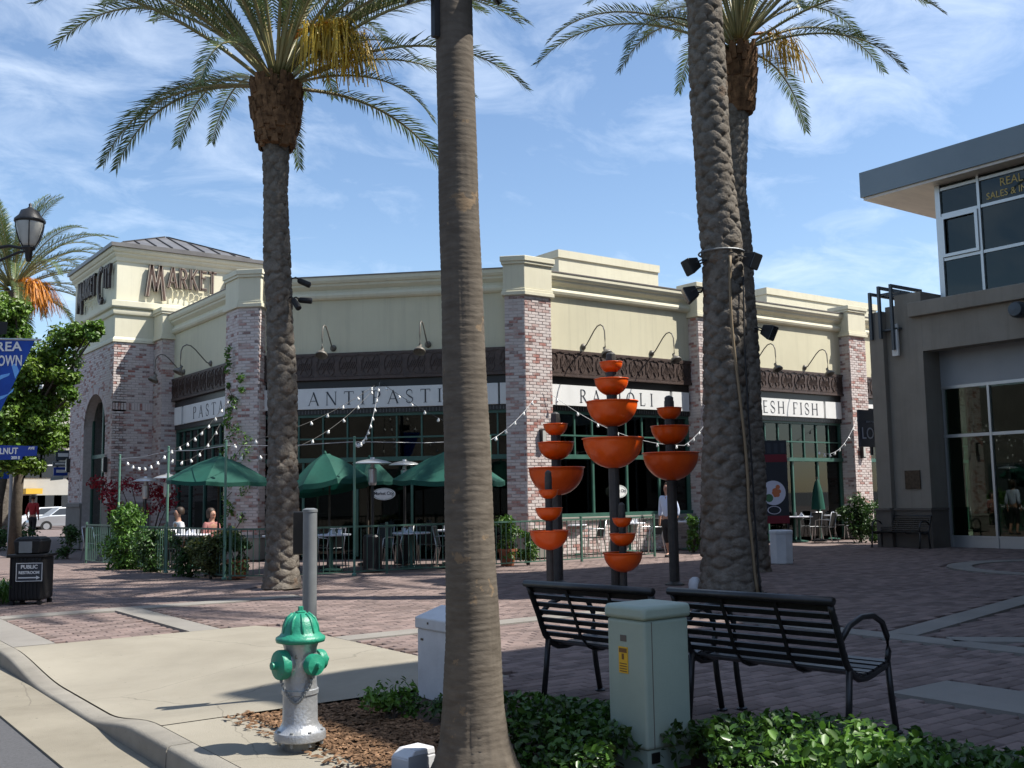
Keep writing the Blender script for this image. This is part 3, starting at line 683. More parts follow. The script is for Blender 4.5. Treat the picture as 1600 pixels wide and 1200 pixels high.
lay_bricks(fz.p(u0-.24), fz.p(u0-.01), 1.5, asp, tower, 'brick', bl=.22); lay_bricks(fz.p(u1+.01), fz.p(u1+.24), 1.5, asp, tower, 'brick', bl=.22)
tb = MB()
for fr_, L_, gaps in ((fz, fz.len, (u0, u1)), (fy, 1.21, None)):
    segs = [(0 if fr_ is fz else -.06, L_+(.06 if fr_ is fz else 0))] if not gaps else [(0, gaps[0]), (gaps[1], L_+.06)]
    for s0, s1 in segs: tb = MB(); fr_.box(tb, s0, s1, 0, .06, .012, 1.36); fr_.box(tb, s0, s1, 0, .09, 1.36, 1.48); rb(tb, 'tower_base', 'conc_band', tower)
# doorway glazing
dm = MB(); fz.box(dm, u0, u1, -.34, -.24, 2.9, 3.02); fz.box(dm, um-.05, um+.05, -.34, -.25, 0, 4.86); fz.box(dm, u0, u0+.1, -.33, -.25, 0, asp+.3); fz.box(dm, u1-.1, u1, -.33, -.25, 0, asp+.3); fz.box(dm, u0, u1, -.33, -.255, 2.2, 2.27)
dr = rb(dm, 'doorway', 'green_frame', RB)
gm = MB(); fz.box(gm, u0+.01, um-.06, -.30, -.285, .02, 4.7); rb(gm, 'pane', 'glass_dark', dr); gm = MB(); fz.box(gm, um+.06, u1-.01, -.30, -.285, .02, 4.7); rb(gm, 'pane', 'glass_dark', dr)
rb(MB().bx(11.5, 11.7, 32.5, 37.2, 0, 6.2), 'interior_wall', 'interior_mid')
# upper tower: frieze storey, mid cornice, top cornice
up = MB(); up.bx(TX+.02, TX1, TY+.02, TY1, TB, 7.3); up.bx(TX+.05, TX1, TY+.05, TY1, 7.3, 9.0); rb(up, 'tower_wall', 'cream_light', tower)
def ring_corn(prof, name, M):
    mb = MB(); base = [(TX, TY1), (TX, TY), (TX1, TY), (TX1, TY1)]
    v = []; n = len(prof)
    for i, (x, y) in enumerate(base):
        sx_ = -1 if x == TX else 1; sy_ = -1 if y == TY else 1
        for o_, z in prof: v.append((x+sx_*o_, y+sy_*o_, z))
    f = []
    for i in range(4):
        for k in range(n-1): a = i*n+k; b = ((i+1) % 4)*n+k; f.append((a, b, b+1, a+1))
    mb.add(v, f); o = rb(mb, name, M, tower); smooth_angle(o, 25); return o
ring_corn([(-.02, 7.20), (.04, 7.22), (.06, 7.28), (.06, 7.34), (.02, 7.36), (.02, 7.40), (.10, 7.42), (.12, 7.46), (.12, 7.62), (-.02, 7.66)], 'cornice', 'cream_light')
ring_corn([(-.02, 6.36), (.05, 6.36), (.05, 6.44), (.0, 6.52)], 'ledge', 'cream_light')
ring_corn([(-.06, 8.86), (-.02, 8.88), (.0, 8.94), (.0, 9.0), (.04, 9.03), (.07, 9.08), (.07, 9.13), (.11, 9.15), (.14, 9.21), (.14, 9.28), (-.3, 9.28)], 'cornice', 'cream_light')
# roof
rf = MB(); rf.bx(TX-.20, TX1+.2, TY-.20, TY1+.2, 9.285, 9.40)
bx0, bx1, by0, by1 = TX+.25, TX1-.5, TY+.25, TY1-.25
rf.bx(bx0-.05, bx1+.05, by0-.05, by1+.05, 9.40, 9.52)
rx0, rx1, ry_, rz_ = (bx0+bx1)/2-.05, (bx0+bx1)/2+.05, (by0+by1)/2, 10.45
rf.add([(bx0, by0, 9.52), (bx1, by0, 9.52), (bx1, by1, 9.52), (bx0, by1, 9.52), (rx0, ry_, rz_), (rx1, ry_, rz_)], [(0, 1, 5, 4), (1, 2, 5), (2, 3, 4, 5), (3, 0, 4)])
roof = rb(rf, 'roof', 'roof_metal')
def on_roof(x, y):
    return 9.52+(rz_-9.52)*min((y-by0)/(ry_-by0), (x-bx0)/(rx0-bx0) if rx0 > bx0 else 1, (bx1-x)/(bx1-rx1))
def seam(p, q):
    rb(MB().tube([(p[0], p[1], on_roof(*p)+.02), (q[0], q[1], on_roof(*q)+.02)], .022, 5), 'seam', 'seam', roof)
for k in range(1, 8):
    x = bx0+(bx1-bx0)*k/8; t = min((x-bx0)/(rx0-bx0), (bx1-x)/(bx1-rx1), 1); seam((x, by0+.005), (x, by0+(ry_-by0)*t*.995))
for k in range(1, 8):
    y = by0+(by1-by0)*k/8; t = min((y-by0)/(ry_-by0), (by1-y)/(by1-ry_)); seam((bx0+.005, y), (bx0+(rx0-bx0)*t*.99, y))
for p in ((bx0+.01, by0+.01), (bx1-.01, by0+.01)): seam(p, (rx0 if p[0] < rx0 else rx1, ry_-.01))
# ---------------- bricks: the nearest 300 singly, the rest joined per part
cam_d = lambda b: (b[0]**2+b[1]**2)
front = [b for b in BRICKS if b[7] is pier_r]; front.sort(key=lambda b: -b[3]); single = set(id(b) for b in front[:300])
def brick_geo(b):
    x, y, z, ln, h, d, n, par, M, pr = b; mb = MB(); e = .004; v = []
    for o_, k in ((-.03, 0), (pr-.004, 0), (pr, e)):
        for su, sz in ((-1, -1), (1, -1), (1, 1), (-1, 1)):
            u = su*(ln/2-k); w = sz*(h/2-k); v.append((x+d.x*u+n.x*o_, y+d.y*u+n.y*o_, z+w))
    mb.add(v, [(8, 9, 10, 11)]+[(r*4+i, r*4+(i+1) % 4, r*4+4+(i+1) % 4, r*4+4+i) for r in (0, 1) for i in range(4)]); return mb
groups = {}
for b in BRICKS:
    g_ = brick_geo(b)
    if id(b) in single: rb(g_, 'brick', b[8], b[7])
    else:
        key = b[7].name; groups.setdefault(key, (b[7], b[8], MB()))[2].add(g_.v, g_.f)
for par, M, mb in groups.values(): stuff(rb(mb, 'brick_field', M, par))
# ---------------- tower lettering (raised channel letters)
DK = .15
DECO = {'M': (1.0, [[(.02, -.12, DK), (.22, 1, DK)], [(.22, 1, DK), (.48, .08, DK)], [(.48, .08, DK), (.70, 1, DK)], [(.70, 1, DK), (.92, -.22, DK)]]),
 'A': (.72, [[(.04, 0, DK), (.34, 1, DK)], [(.34, 1, DK), (.62, 0, DK)], [(.14, .26, .1), (.54, .26, .1)]]),
 'R': (.66, [[(.10, 0, DK), (.10, 1, DK)], [(.10, .95, DK)]+arc(.26, .70, .24, .25, 90, -90, DK, DK, 7)+[(.12, .45, DK)], [(.28, .45, DK), (.56, 0, DK)]]),
 'K': (.66, [[(.10, 0, DK), (.10, 1, DK)], [(.54, 1, DK), (.12, .50, DK)], [(.22, .58, DK), (.58, 0, DK)]]),
 'E': (.56, [[(.10, 0, DK), (.10, 1, DK)], [(.10, .93, DK), (.50, .93, DK)], [(.10, .62, .12), (.44, .62, .12)], [(.10, .07, DK), (.52, .07, DK)]]),
 'T': (.66, [[(.30, -.1, DK), (.30, 1, DK)], [(.02, .94, DK), (.60, .94, DK)]]),
 'C': (1.0, [arc(.55, .42, .46, .60, 55, 305, .17, .17, 16)]),
 'I': (.3, [[(.12, 0, DK), (.12, 1, DK)]]),
 'Y': (.66, [[(.04, 1, DK), (.30, .45, DK)], [(.58, 1, DK), (.30, .45, DK)], [(.30, .5, DK), (.30, -.15, DK)]]), ' ': (.5, [])}
def deco_sign(frame, u, z, h, sxk, label):
    root = thing('wall_sign', label, 'sign', frame.at(u, 0, z))
    x = 0
    for i, ch in enumerate('MARKET CITY'):
        w, gph = DECO[ch]; hh = h*(1.18 if ch in 'MC' and i in (0, 7) else .86); oz = 0 if hh < h else 0
        if gph:
            fmx = face_mat((0, 0, h-hh), (frame.d.x, frame.d.y, 0))
            for nm, wk, dp, M in (('letter', 1.0, .10, 'letter_side'), ('letter_rim', .78, .106, 'letter_rim'), ('letter_face', .52, .112, 'letter_brown')):
                mb = MB(); strokes(mb, gph, x, hh*sxk, hh, dp, .02, wk); par = root
                if nm == 'letter': lt = mb.xf(fmx).build('letter', M, root)
                else: mb.xf(fmx).build(nm, M, lt)
        x += (w+.10)*hh*sxk
    pts = []; rr = random.Random(3)
    for k in range(140):
        t = k/139; xx = x*(.18+.50*t); pts.append((xx+.05*math.sin(t*75), -.10+.10*math.sin(t*75+1.3)*(1 if (k//9) % 4 else 2.2)+.06*math.sin(t*9), .05))
    mb = MB(); mb.tube([(a, b, c) for a, b, c in pts], .012, 5).xf(face_mat((0, 0, 0), (frame.d.x, frame.d.y, 0))); mb.build('script_tube', 'neon', root)
    return root
deco_sign(fy, .92, 8.08, .76, .66, 'raised art-deco channel lettering on the sunlit tower face')
deco_sign(fz, .85, 8.08, .76, .66, 'raised art-deco channel lettering on the shaded street side of the tower')
# ================================================================ OFFICE BUILDING ON THE RIGHT
OB = thing('office_building', 'tan stucco two-storey building with glass storefront and overhanging flat metal canopy', 'building', (25.4, 15, 0))
def ob(mb, name, M, parent=None):
    o = bpy.data.objects.new(name, mb.mesh(name, M, False, Vector(OB.location))); COL.objects.link(o); o.parent = parent or OB; return o
XF, XG, YS, YN = 24.6, 25.4, -6.0, 15.35
w = MB(); w.bx(XF, 26.2, YN, 16.40, 1.02, 6.42); ob(w, 'pier', 'stucco_tan')
w = MB(); w.bx(XF-.16, 26.2, 16.405, 16.82, 1.02, 6.30); ob(w, 'pilaster', 'stucco_tan')
w = MB(); w.bx(XF+.15, 26.0, 15.42, 16.2, 6.42, 6.72); ob(w, 'parapet_block', 'stucco_tan')
w = MB(); w.bx(XF-.06, 26.2, YN-.02, 16.40, 0, .96); w.bx(XF-.22, 26.2, 16.402, 16.86, 0, .96); w.bx(XF-.10, 26.2, YN-.04, 16.41, .96, 1.019); w.bx(XF-.26, 26.2, 16.412, 16.88, .96, 1.019); ob(w, 'plinth', 'stucco_base')
w = MB(); w.bx(XF, XF+.5, YS, YN-.003, 5.10, 6.02); ob(w, 'fascia', 'stucco_tan')
w = MB(); w.bx(XF-.18, 26.0, YS, 15.62, 6.02, 6.40); bevel(ob(w, 'band', 'stucco_tan'), .02)
w = MB(); w.bx(XG-.05, XG+.15, YS, YN-.001, 4.20, 5.6); ob(w, 'transom_panel', 'panel_grey')
w = MB(); w.bx(XF+.02, XG+.3, YS, YN-.004, 5.55, 5.62); ob(w, 'recess_soffit', 'stucco_base')
# storefront
sf_ = MB(); sf_.bx(XG-.06, XG+.06, YS, YN-.002, 4.12, 4.199); sf_.bx(XG-.06, XG+.06, YS, YN-.002, 2.84, 2.92); sf_.bx(XG-.06, XG+.06, YS, YN-.002, .25, .30); ob(sf_, 'storefront', 'alu')
SF = OB.children[-1]
ys_ = [15.30, 14.06, 12.75, 11.4, 10.1, 8.8, 7.5, 6.2, 4.9, 3.6, 2.3, 1.0, -.3, -1.6, -2.9, -4.2, -5.5]
for y in ys_: ob(MB().bx(XG-.07, XG+.07, y-.03, y+.03, 0, 4.12), 'mullion', 'alu', SF)
for ya, yb in zip(ys_[:-1], ys_[1:]):
    for z0, z1 in ((.30, 2.84), (2.92, 4.12)): ob(MB().bx(XG-.008, XG+.008, yb+.032, ya-.032, z0, z1), 'pane', 'glass_shop', SF)
    ob(MB().bx(XG-.04, XG+.04, yb+.032, ya-.032, .0, .249), 'kick_panel', 'alu', SF)
# shop interior
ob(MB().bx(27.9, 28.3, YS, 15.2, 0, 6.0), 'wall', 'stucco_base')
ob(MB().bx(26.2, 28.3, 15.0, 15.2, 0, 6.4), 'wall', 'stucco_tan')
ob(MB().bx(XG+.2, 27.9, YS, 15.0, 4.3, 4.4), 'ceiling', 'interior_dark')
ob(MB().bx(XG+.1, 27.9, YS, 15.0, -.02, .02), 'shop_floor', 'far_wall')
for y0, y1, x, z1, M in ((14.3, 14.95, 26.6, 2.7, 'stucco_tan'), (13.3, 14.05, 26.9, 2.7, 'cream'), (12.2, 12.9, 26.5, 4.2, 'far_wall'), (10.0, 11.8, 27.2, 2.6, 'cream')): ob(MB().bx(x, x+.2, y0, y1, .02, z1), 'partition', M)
# upper storey
ob(MB().bx(XF+.2, 28.3, YS, 15.15, 6.40, 6.46), 'terrace', 'stucco_base')
uf = MB(); UX = 25.4
uy = [15.12, 13.98, 12.3, 10.6, 8.9, 7.2, 5.5, 3.8, 2.1, .4, -1.3, -3.0, -4.7, -5.9]
for z0, z1 in ((6.46, 6.54), (7.53, 7.61), (8.73, 8.81), (9.44, 9.52)): uf.bx(UX-.05, UX+.05, YS, 15.08, z0, z1)
UWIN = ob(uf, 'window_wall', 'alu')
for i, y in enumerate(uy): ob(MB().bx(UX-.07, UX+.07, y-(.07 if i == 0 else .035), y+(.07 if i == 0 else .035), 6.46, 9.62), 'mullion', 'alu', UWIN)
for ya, yb in zip(uy[:-1], uy[1:]):
    for z0, z1 in ((6.54, 7.53), (7.61, 8.73), (8.81, 9.44), (9.52, 9.61)): ob(MB().bx(UX-.008, UX+.008, yb+.036, ya-.036, z0, z1), 'pane', 'glass_office', UWIN)
sw = MB(); ya, yb = 15.04, 14.02
for args in ((yb, ya, 7.62, 7.70), (yb, ya, 8.64, 8.72), (yb, yb+.08, 7.70, 8.64), (ya-.08, ya, 7.70, 8.64)): sw.bx(UX-.11, UX-.052, args[0], args[1], args[2], args[3])
ob(sw, 'opening_sash', 'alu', UWIN)
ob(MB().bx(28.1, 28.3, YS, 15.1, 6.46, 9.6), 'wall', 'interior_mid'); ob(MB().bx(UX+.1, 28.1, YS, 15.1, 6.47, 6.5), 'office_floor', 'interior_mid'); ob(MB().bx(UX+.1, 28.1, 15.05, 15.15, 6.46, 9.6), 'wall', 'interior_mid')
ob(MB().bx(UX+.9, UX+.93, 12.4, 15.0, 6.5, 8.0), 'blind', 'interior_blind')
cn = MB(); cn.bx(24.8, 29.4, YS, 17.12, 9.68, 10.40); CAN = ob(cn, 'canopy', 'canopy_metal')
ob(MB().bx(24.86, 29.35, YS+.05, 17.06, 9.60, 9.679), 'soffit', 'soffit', CAN)
# metal bracket frame over the pier
br = MB()
for y in (16.05, 16.42, 16.70):
    zt = 6.98 if y < 16.6 else 6.85
    br.bx(XF-.26, XF-.18, y-.035, y+.035, 5.55 if y > 16.3 else 5.2, zt); br.bx(XF-.18, XF+1.2, y-.035, y+.035, zt-.08, zt); br.bx(XF+1.12, XF+1.2, y-.035, y+.035, 6.43, zt-.081)
for k in range(4): br.bx(XF+.1+k*.26, XF+.16+k*.26, 15.98, 16.74, 6.79, 6.84)
br.bx(XF-.17, XF-.02, 15.9, 16.5, 5.75, 5.80)
ob(br, 'bracket_frame', 'alu_dark')
lt = MB(); lt.bx(XF-.17, XF-.10, 15.96, 16.14, 5.05, 5.9); ob(lt, 'sconce', 'sign_white')
pq = MB(); pq.bx(XF-.04, XF-.003, 15.62, 16.06, 1.52, 2.0); pl_ = tag(pq.build('wall_plaque', 'bronze'), 'square dark bronze plaque on the tan stucco pier', 'plaque')
# two round lamps at the frame edge
o = MB().lathe([(.0, -.2), (.16, -.19), (.2, -.1), (.2, .1), (.16, .19), (0, .2)], (XF-.25, 12.62, 5.75), 20, 'x'); ob(o, 'round_lamp', 'alu_dark')
def flat_text(body, h, org, xd, M, name, parent=None, sx=1.0, dep=.006, align='LEFT', bold=0.0, spacing=1.0):
    mb = text_mb(body, h, dep, sx, align, spacing, bold); mb.xf(face_mat(org, xd)); return mb.build(name, M, parent)
for body, h, y, z in (('REAL ESTATE', .30, 13.42, 9.11), ('SALES & INVESTMENTS', .25, 13.79, 8.84)):
    mb = text_mb(body, h, .004, .9); mb.xf(face_mat((UX-.02, y, z+.06), (0, -1, 0))); ob(mb, 'window_lettering', 'gold', UWIN)
# blade sign on the alley side
bs = thing('blade_sign', 'dark navy hanging blade sign beside the tan pier', 'sign', (24.5, 17.3, 3.0))
P0 = D(1340, 640, (24.2*NH[0]+17.3*NH[1])); x0 = P0[0]*17.3/P0[1]; zt = EYE+(P0[2]-EYE)*17.3/P0[1]; P1 = D(1342, 698, 20); zb = EYE+(P1[2]-EYE)*17.3/P1[1]
MB().bx(x0, x0+1.30, 17.27, 17.33, zb, zt).build('panel', 'loft_navy', bs, world=True)
mb = text_mb('LOFT', .46, .004, .95); mb.xf(face_mat((x0+.07, 17.262, zb+.22), (1, 0, 0))); mb.build('lettering', 'loft_text', bs, world=True)
mb = text_mb('ANN TAYLOR', .085, .004, 1.1); mb.xf(face_mat((x0+.30, 17.262, zb+.66), (1, 0, 0))); mb.build('lettering', 'loft_text', bs, world=True)
brm = MB(); brm.tube([(x0+.55, 17.3, zb-.22), (x0+.55, 17.3, zb)], .05, 8); brm.bx(x0+.5, x0+1.5, 17.285, 17.315, zt, zt+.05); brm.bx(x0+1.4, x0+1.5, 16.83, 17.32, zt, zt+.05); brm.build('bracket', 'black_metal', bs, world=True)
# ================================================================ NEIGHBOURING BLOCKS BEYOND THE RIGHT EDGE (their shade covers the plaza)
SX, SY = math.sin(sh), math.cos(sh); TAN = math.tan(se)
def block(corner_shadow, h, w, dpt, label, M, notch=None):
    cx = corner_shadow[0]+SX*h/TAN; cy = corner_shadow[1]+SY*h/TAN
    t = thing('office_block', label, 'building', (cx, cy, 0))
    if notch is None: MB().bx(cx, cx+w, cy-dpt, cy, 0, h).build('wall', M, t, world=True)
    else:
        y0_, y1_, nd_, nh = notch; MB().bx(cx, cx+w, cy-dpt, cy, 0, h-nh).build('wall', M, t, world=True); MB().bx(cx, cx+w, y1_, cy, h-nh, h).build('sun_notch_wall', M, t, world=True); MB().bx(cx, cx+w, cy-dpt, y0_, h-nh, h).build('sun_notch_wall', M, t, world=True); MB().bx(cx+nd_, cx+w, y0_, y1_, h-nh, h).build('sun_notch_wall', M, t, world=True)  # added notch in the top storey, shaped to let sun reach the hedge
    n = int(h//3.4)
    for i in range(n):
        MB().bx(cx-.03, cx-.001, cy-dpt+1, cy-1, 1+i*3.4, 2.9+i*3.4).build('window', 'far_glass', t, world=True)
        MB().bx(cx+1, cx+w-1, cy+.001, cy+.03, 1+i*3.4, 2.9+i*3.4).build('window', 'far_glass', t, world=True)
    return t
block((3.2, 8.4), 13.0, 7.5, 22, 'tan office block south of the plaza, beyond the right edge', 'stucco_tan', (-3.15, -1.45, 1.7, 2.0))
t_ = block((9.7, 16.6), 19.0, 14, 14, 'taller tan office block east of the plaza, beyond the right edge', 'stucco_tan')
t_ = thing('shop_building', 'low brown shop row across the street, beyond the left edge', 'building', (-22, 10, 0))
MB().bx(-30, -18, -45, 75, -.15, 8.5).build('wall', 'stucco_base', t_, world=True)
for k in range(18): MB().bx(-17.999, -17.95, -44+k*6.5, -39.5+k*6.5, .4, 3.2).build('window', 'far_glass', t_, world=True)
t_ = thing('shop_building', 'low brown shop row behind the viewpoint, beyond the street corner', 'building', (-2, -26, 0))
MB().bx(-17, 9, -34, -24, -.15, 9.5).build('wall', 'stucco_base', t_, world=True)
for k in range(4): MB().bx(-16+k*6.2, -11.5+k*6.2, -23.999, -23.95, .4, 3.2).build('window', 'far_glass', t_, world=True)
# ================================================================ SIGN BOARDS
def sign_board(fr, ua, ub, word, h, u_text, label, gap=.3, sx=1.0, side=True):
    t = thing('sign_board', label, 'sign', fr.at((ua+ub)/2, 0, Z_S0), group='white serif sign boards')
    mb = MB(); fr.box(mb, ua, ub, -.10, .03, Z_S0+.005, Z_S1-.04); mb.build('board', 'sign_white', t, world=True)
    x = 0
    for ch in word:
        w_, g_ = GLY[ch]
        if g_: lt = MB(); strokes(lt, g_, x, h*sx, h, .006); lt.xf(face_mat(fr.at(u_text, .031, Z_S0+(Z_S1-.04-Z_S0-h)/2), (fr.d.x, fr.d.y, 0))); lt.build('letter', 'ink', t, world=True)
        x += (w_+gap)*h*sx
    return t
# antipasti: text from pixel 482 to ~735
def u_on(fr, px, py):
    d = ray(px, py); n = np.array([fr.n.x, fr.n.y, 0]); t = (n@np.array([fr.a.x, fr.a.y, 0]))/(n@d); P = ORG+d*t; return (P[0]-fr.a.x)*fr.d.x+(P[1]-fr.a.y)*fr.d.y
fl_ = fr_ch.len
sign_board(fr_ch, .42, fl_-.60, 'ANTIPASTI', .34, u_on(fr_ch, 482, 624), 'long white sign board lettered ANTIPASTI on the chamfered corner', gap=.42, sx=1.12)
mb = MB(); fr_ch.box(mb, fl_-.55, fl_-.12, -.10, .03, Z_S0+.005, Z_S1-.04); tag(mb.build('blank_board', 'sign_white'), 'short blank white board right of the ANTIPASTI sign', 'sign')
sign_board(fr_rav, .62, fr_rav.len-.85, 'RAVIOLI', .34, u_on(fr_rav, 904, 622), 'white sign board lettered RAVIOLI behind the orange bowls', gap=.42, sx=1.10)
mb = MB(); fr_rav.box(mb, .08, .52, -.10, .03, Z_S0+.005, Z_S1-.04); mb2 = MB(); fr_rav.box(mb2, fr_rav.len-.75, fr_rav.len-.1, -.10, .03, Z_S0+.005, Z_S1-.04)
tag(mb.build('blank_board', 'sign_white'), 'short blank white board left of the RAVIOLI sign', 'sign'); tag(mb2.build('blank_board', 'sign_white'), 'short blank white board right of the RAVIOLI sign', 'sign')
sign_board(fr_fish, .9, fr_fish.len-1.0, 'FRESH FISH', .36, u_on(fr_fish, 1276, 640)-3.30, 'white sign board lettered FRESH FISH beside the big palm trunk', gap=.20, sx=1.15)
mb = MB(); fr_fish.box(mb, fr_fish.len-.9, fr_fish.len-.1, -.10, .03, Z_S0+.005, Z_S1-.04); tag(mb.build('blank_board', 'sign_white'), 'short blank white board right of the FRESH FISH sign', 'sign')
mb = MB(); fr_end.box(mb, .2, 3.0, -.10, .03, Z_S0+.005, Z_S1-.04); tag(mb.build('blank_board', 'sign_white'), 'white board mostly hidden behind the tan pier', 'sign')
pl2 = fr_pas.len
sign_board(fr_pas, u_on(fr_pas, 288, 645), pl2-.12, 'PASTA', .34, u_on(fr_pas, 303, 645), 'white sign board lettered PASTA on the shaded side wall', gap=.45, sx=1.32)
mb = MB(); ue = u_on(fr_pas, 287, 645); fr_pas.box(mb, ue-.75, ue-.12, -.10, .03, Z_S0+.005, Z_S1-.04); tag(mb.build('blank_board', 'sign_white'), 'short blank white board left of the PASTA sign', 'sign')
# oval window signs
def oval(fr, px, py, rx, rz, label):
    u = u_on(fr, px, py); d = D(px, py, 24.5)
    n = np.array([fr.n.x, fr.n.y, 0]); dd = ray(px, py); P = ORG+dd*((n@np.array([*fr.p(u, -.1), 0]))/(n@dd))
    t = thing('oval_sign', label, 'sign', P)
    mb = MB(); mb.lathe([(0, 0), (rx*.96, 0), (rx, .004), (rx, .02), (0, .02)], (0, 0, 0), 28, 'z', rz/rx).xf(face_mat((0, 0, 0), (fr.d.x, fr.d.y, 0))); mb.build('plate', 'sign_white', t)
    mb = ring_mb(0, 0, rx*.86, rx*.90, .021, .024, 28); mb.v = [(a, b*rz/rx, c) for a, b, c in mb.v]; mb.xf(face_mat((0, 0, 0), (fr.d.x, fr.d.y, 0))); mb.build('rim', 'green_frame', t)
    mb = text_mb('Market City', .115, .004, .9, 'CENTER', 1, .002); mb.xf(face_mat(Vector((0, 0, -.02))+Vector((fr.n.x, fr.n.y, 0))*.022, (fr.d.x, fr.d.y, 0))); mb.build('lettering', 'ink', t)
    return t
oval(fr_ch, 600, 772, .30, .15, 'white oval sign in the antipasti window'); oval(fr_rav, 966, 768, .30, .17, 'white oval sign in the ravioli window')
# ================================================================ GOOSENECK WALL LAMPS
def gooseneck():
    t = thing('wall_lamp', 'x', 'lamp', (0, 0, 0), group='gooseneck lamps over the signs')
    MB().lathe([(0, 0), (.085, 0), (.085, .02), (.05, .05), (.03, .07), (0, .07)], (0, 0, 0), 16, 'y').build('mount', 'lamp_metal', t, smooth=True)
    arm = [(0, -.06, 0), (0, -.12, .02), (0, -.22, .12), (0, -.45, .36), (0, -.58, .46), (0, -.70, .48), (0, -.80, .42), (0, -.85, .30), (0, -.86, .10), (0, -.86, -.12)]
    MB().tube(arm, .017, 7).build('arm', 'lamp_metal', t, smooth=True)
    sh_ = MB().lathe([(.02, .10), (.035, .09), (.04, .02), (.06, -.01), (.12, -.05), (.15, -.10), (.155, -.14), (.145, -.14), (.11, -.06), (0, -.03)], (0, 0, 0), 18)
    sh_.xf(Matrix.Translation((0, -.86, -.20)) @ Matrix.Rotation(rad(-28), 4, 'X')); sh_.build('shade', 'lamp_metal', t, smooth=True)
    return t
gn0 = gooseneck(); first = True
def put_lamp(fr, px, py, label):
    global first
    u = u_on(fr, px, py); rz = math.atan2(fr.d.y, fr.d.x); q = fr.at(u, .005, 5.33)
    if first: gn0.location = q; gn0.rotation_euler = (0, 0, rz); gn0['label'] = label; first = False
    else: dup(gn0, q, rz, label)
put_lamp(fr_ch, 521, 545, 'gooseneck lamp over the left half of the ANTIPASTI sign'); put_lamp(fr_ch, 669, 539, 'gooseneck lamp just left of the bare foreground trunk')
put_lamp(fr_rav, 911, 543, 'gooseneck lamp behind the topmost orange bowl'); put_lamp(fr_rav, 1018, 553, 'gooseneck lamp over the right end of the RAVIOLI sign')
put_lamp(fr_fish, 1176, 566, 'gooseneck lamp right of the big palm trunk'); put_lamp(fr_fish, 1257, 576, 'gooseneck lamp over the right end of the FRESH FISH sign')
put_lamp(fr_end, 1364, 586, 'gooseneck lamp half hidden by the tan pier')
put_lamp(fr_pas, 330, 566, 'gooseneck lamp over the PASTA sign'); put_lamp(fr_pas, 288, 583, 'gooseneck lamp nearest the tower')
put_lamp(fy, 243, 600, 'gooseneck lamp') if False else None
def sconce(p, rz, label):
    t = thing('wall_sconce', label, 'lamp', p, rz, 'box wall sconces')
    MB().bx(-.07, .07, -.10, 0, 0, .46).build('case', 'black_metal', t); MB().bx(-.05, .05, -.115, -.101, .04, .42).build('lens', 'lamp_glass', t)
for fr_, px, py, lb in ((Fr((15.15, 20.1), (15.97, 20.1)), 846, 700, 'box sconce low on the sunlit corner pier'), (Fr((28.1, 20.1), (28.95, 20.1)), 1346, 716, 'box sconce on the far sunlit pier'), (fz, 109, 738, 'box sconce left of the arched doorway'), (fz, 167, 738, 'box sconce right of the arched doorway')):
    u = u_on(fr_, px, py); n = np.array([fr_.n.x, fr_.n.y, 0]); d = ray(px, py); P = ORG+d*((n@np.array([fr_.a.x, fr_.a.y, 0]))/(n@d)); q = fr_.p(u, .02); sconce((q[0], q[1], P[2]), math.atan2(fr_.d.y, fr_.d.x), lb)
# ================================================================ PALMS
def interp(tab, z):
    zs = [t[0] for t in tab]; return [float(np.interp(z, zs, [t[i] for t in tab])) for i in range(1, len(tab[0]))]
def date_trunk(tab, z0, z1, seg=90, dz=.018, amp=.055, cell=.25, seed=1):
    """trunk with the diamond pattern of old leaf bases as real relief; tab rows (z, x, y, radius)."""
    rr = np.random.default_rng(seed); rows = int((z1-z0)/dz); mb = MB(); nd = max(6, int(2*math.pi*interp(tab, (z0+z1)/2)[2]/cell)); jit = rr.uniform(-.34, .34, (400, nd, 3)); wob = rr.uniform(0, 6.28, 8)
    ch = cell*.50
    for j in range(rows+1):
        z = z0+(z1-z0)*j/rows; x, y, r = interp(tab, z)
        for k in range(seg):
            a = 2*math.pi*k/seg; best = -9
            row0 = int(math.floor((z-z0)/ch))
            for rw in (row0-1, row0, row0+1, row0+2):
                cu_ = (a/(2*math.pi))*nd-.5*(rw % 2); ci = int(math.floor(cu_+.5)); jj = jit[(rw+3) % 400, ci % nd]
                du = (cu_-ci-jj[0]*.5)*1.72; dv = ((z-z0)/ch-rw-jj[1]*.6-.25*jj[0]*du)/.72
                hgt = 1-abs(du)**1.7-abs(dv)**1.6+.35*dv*(1-abs(du)*.5)+jj[2]*.55
                if hgt > best: best = hgt
            rr_ = r+amp*(max(-.9, min(best, .48+.18*(best-.48)))-.25)+.004*math.sin(37*a+11*z)*math.sin(61*z+3*a)+.014*math.sin(1.3*z+a+wob[0])+.010*math.sin(2.9*z-2*a+wob[1])-.020; mb.v.append((x+rr_*math.cos(a), y+rr_*math.sin(a), z))
    for j in range(rows):
        for k in range(seg): mb.f.append((j*seg+k, j*seg+(k+1) % seg, (j+1)*seg+(k+1) % seg, (j+1)*seg+k))
    return mb
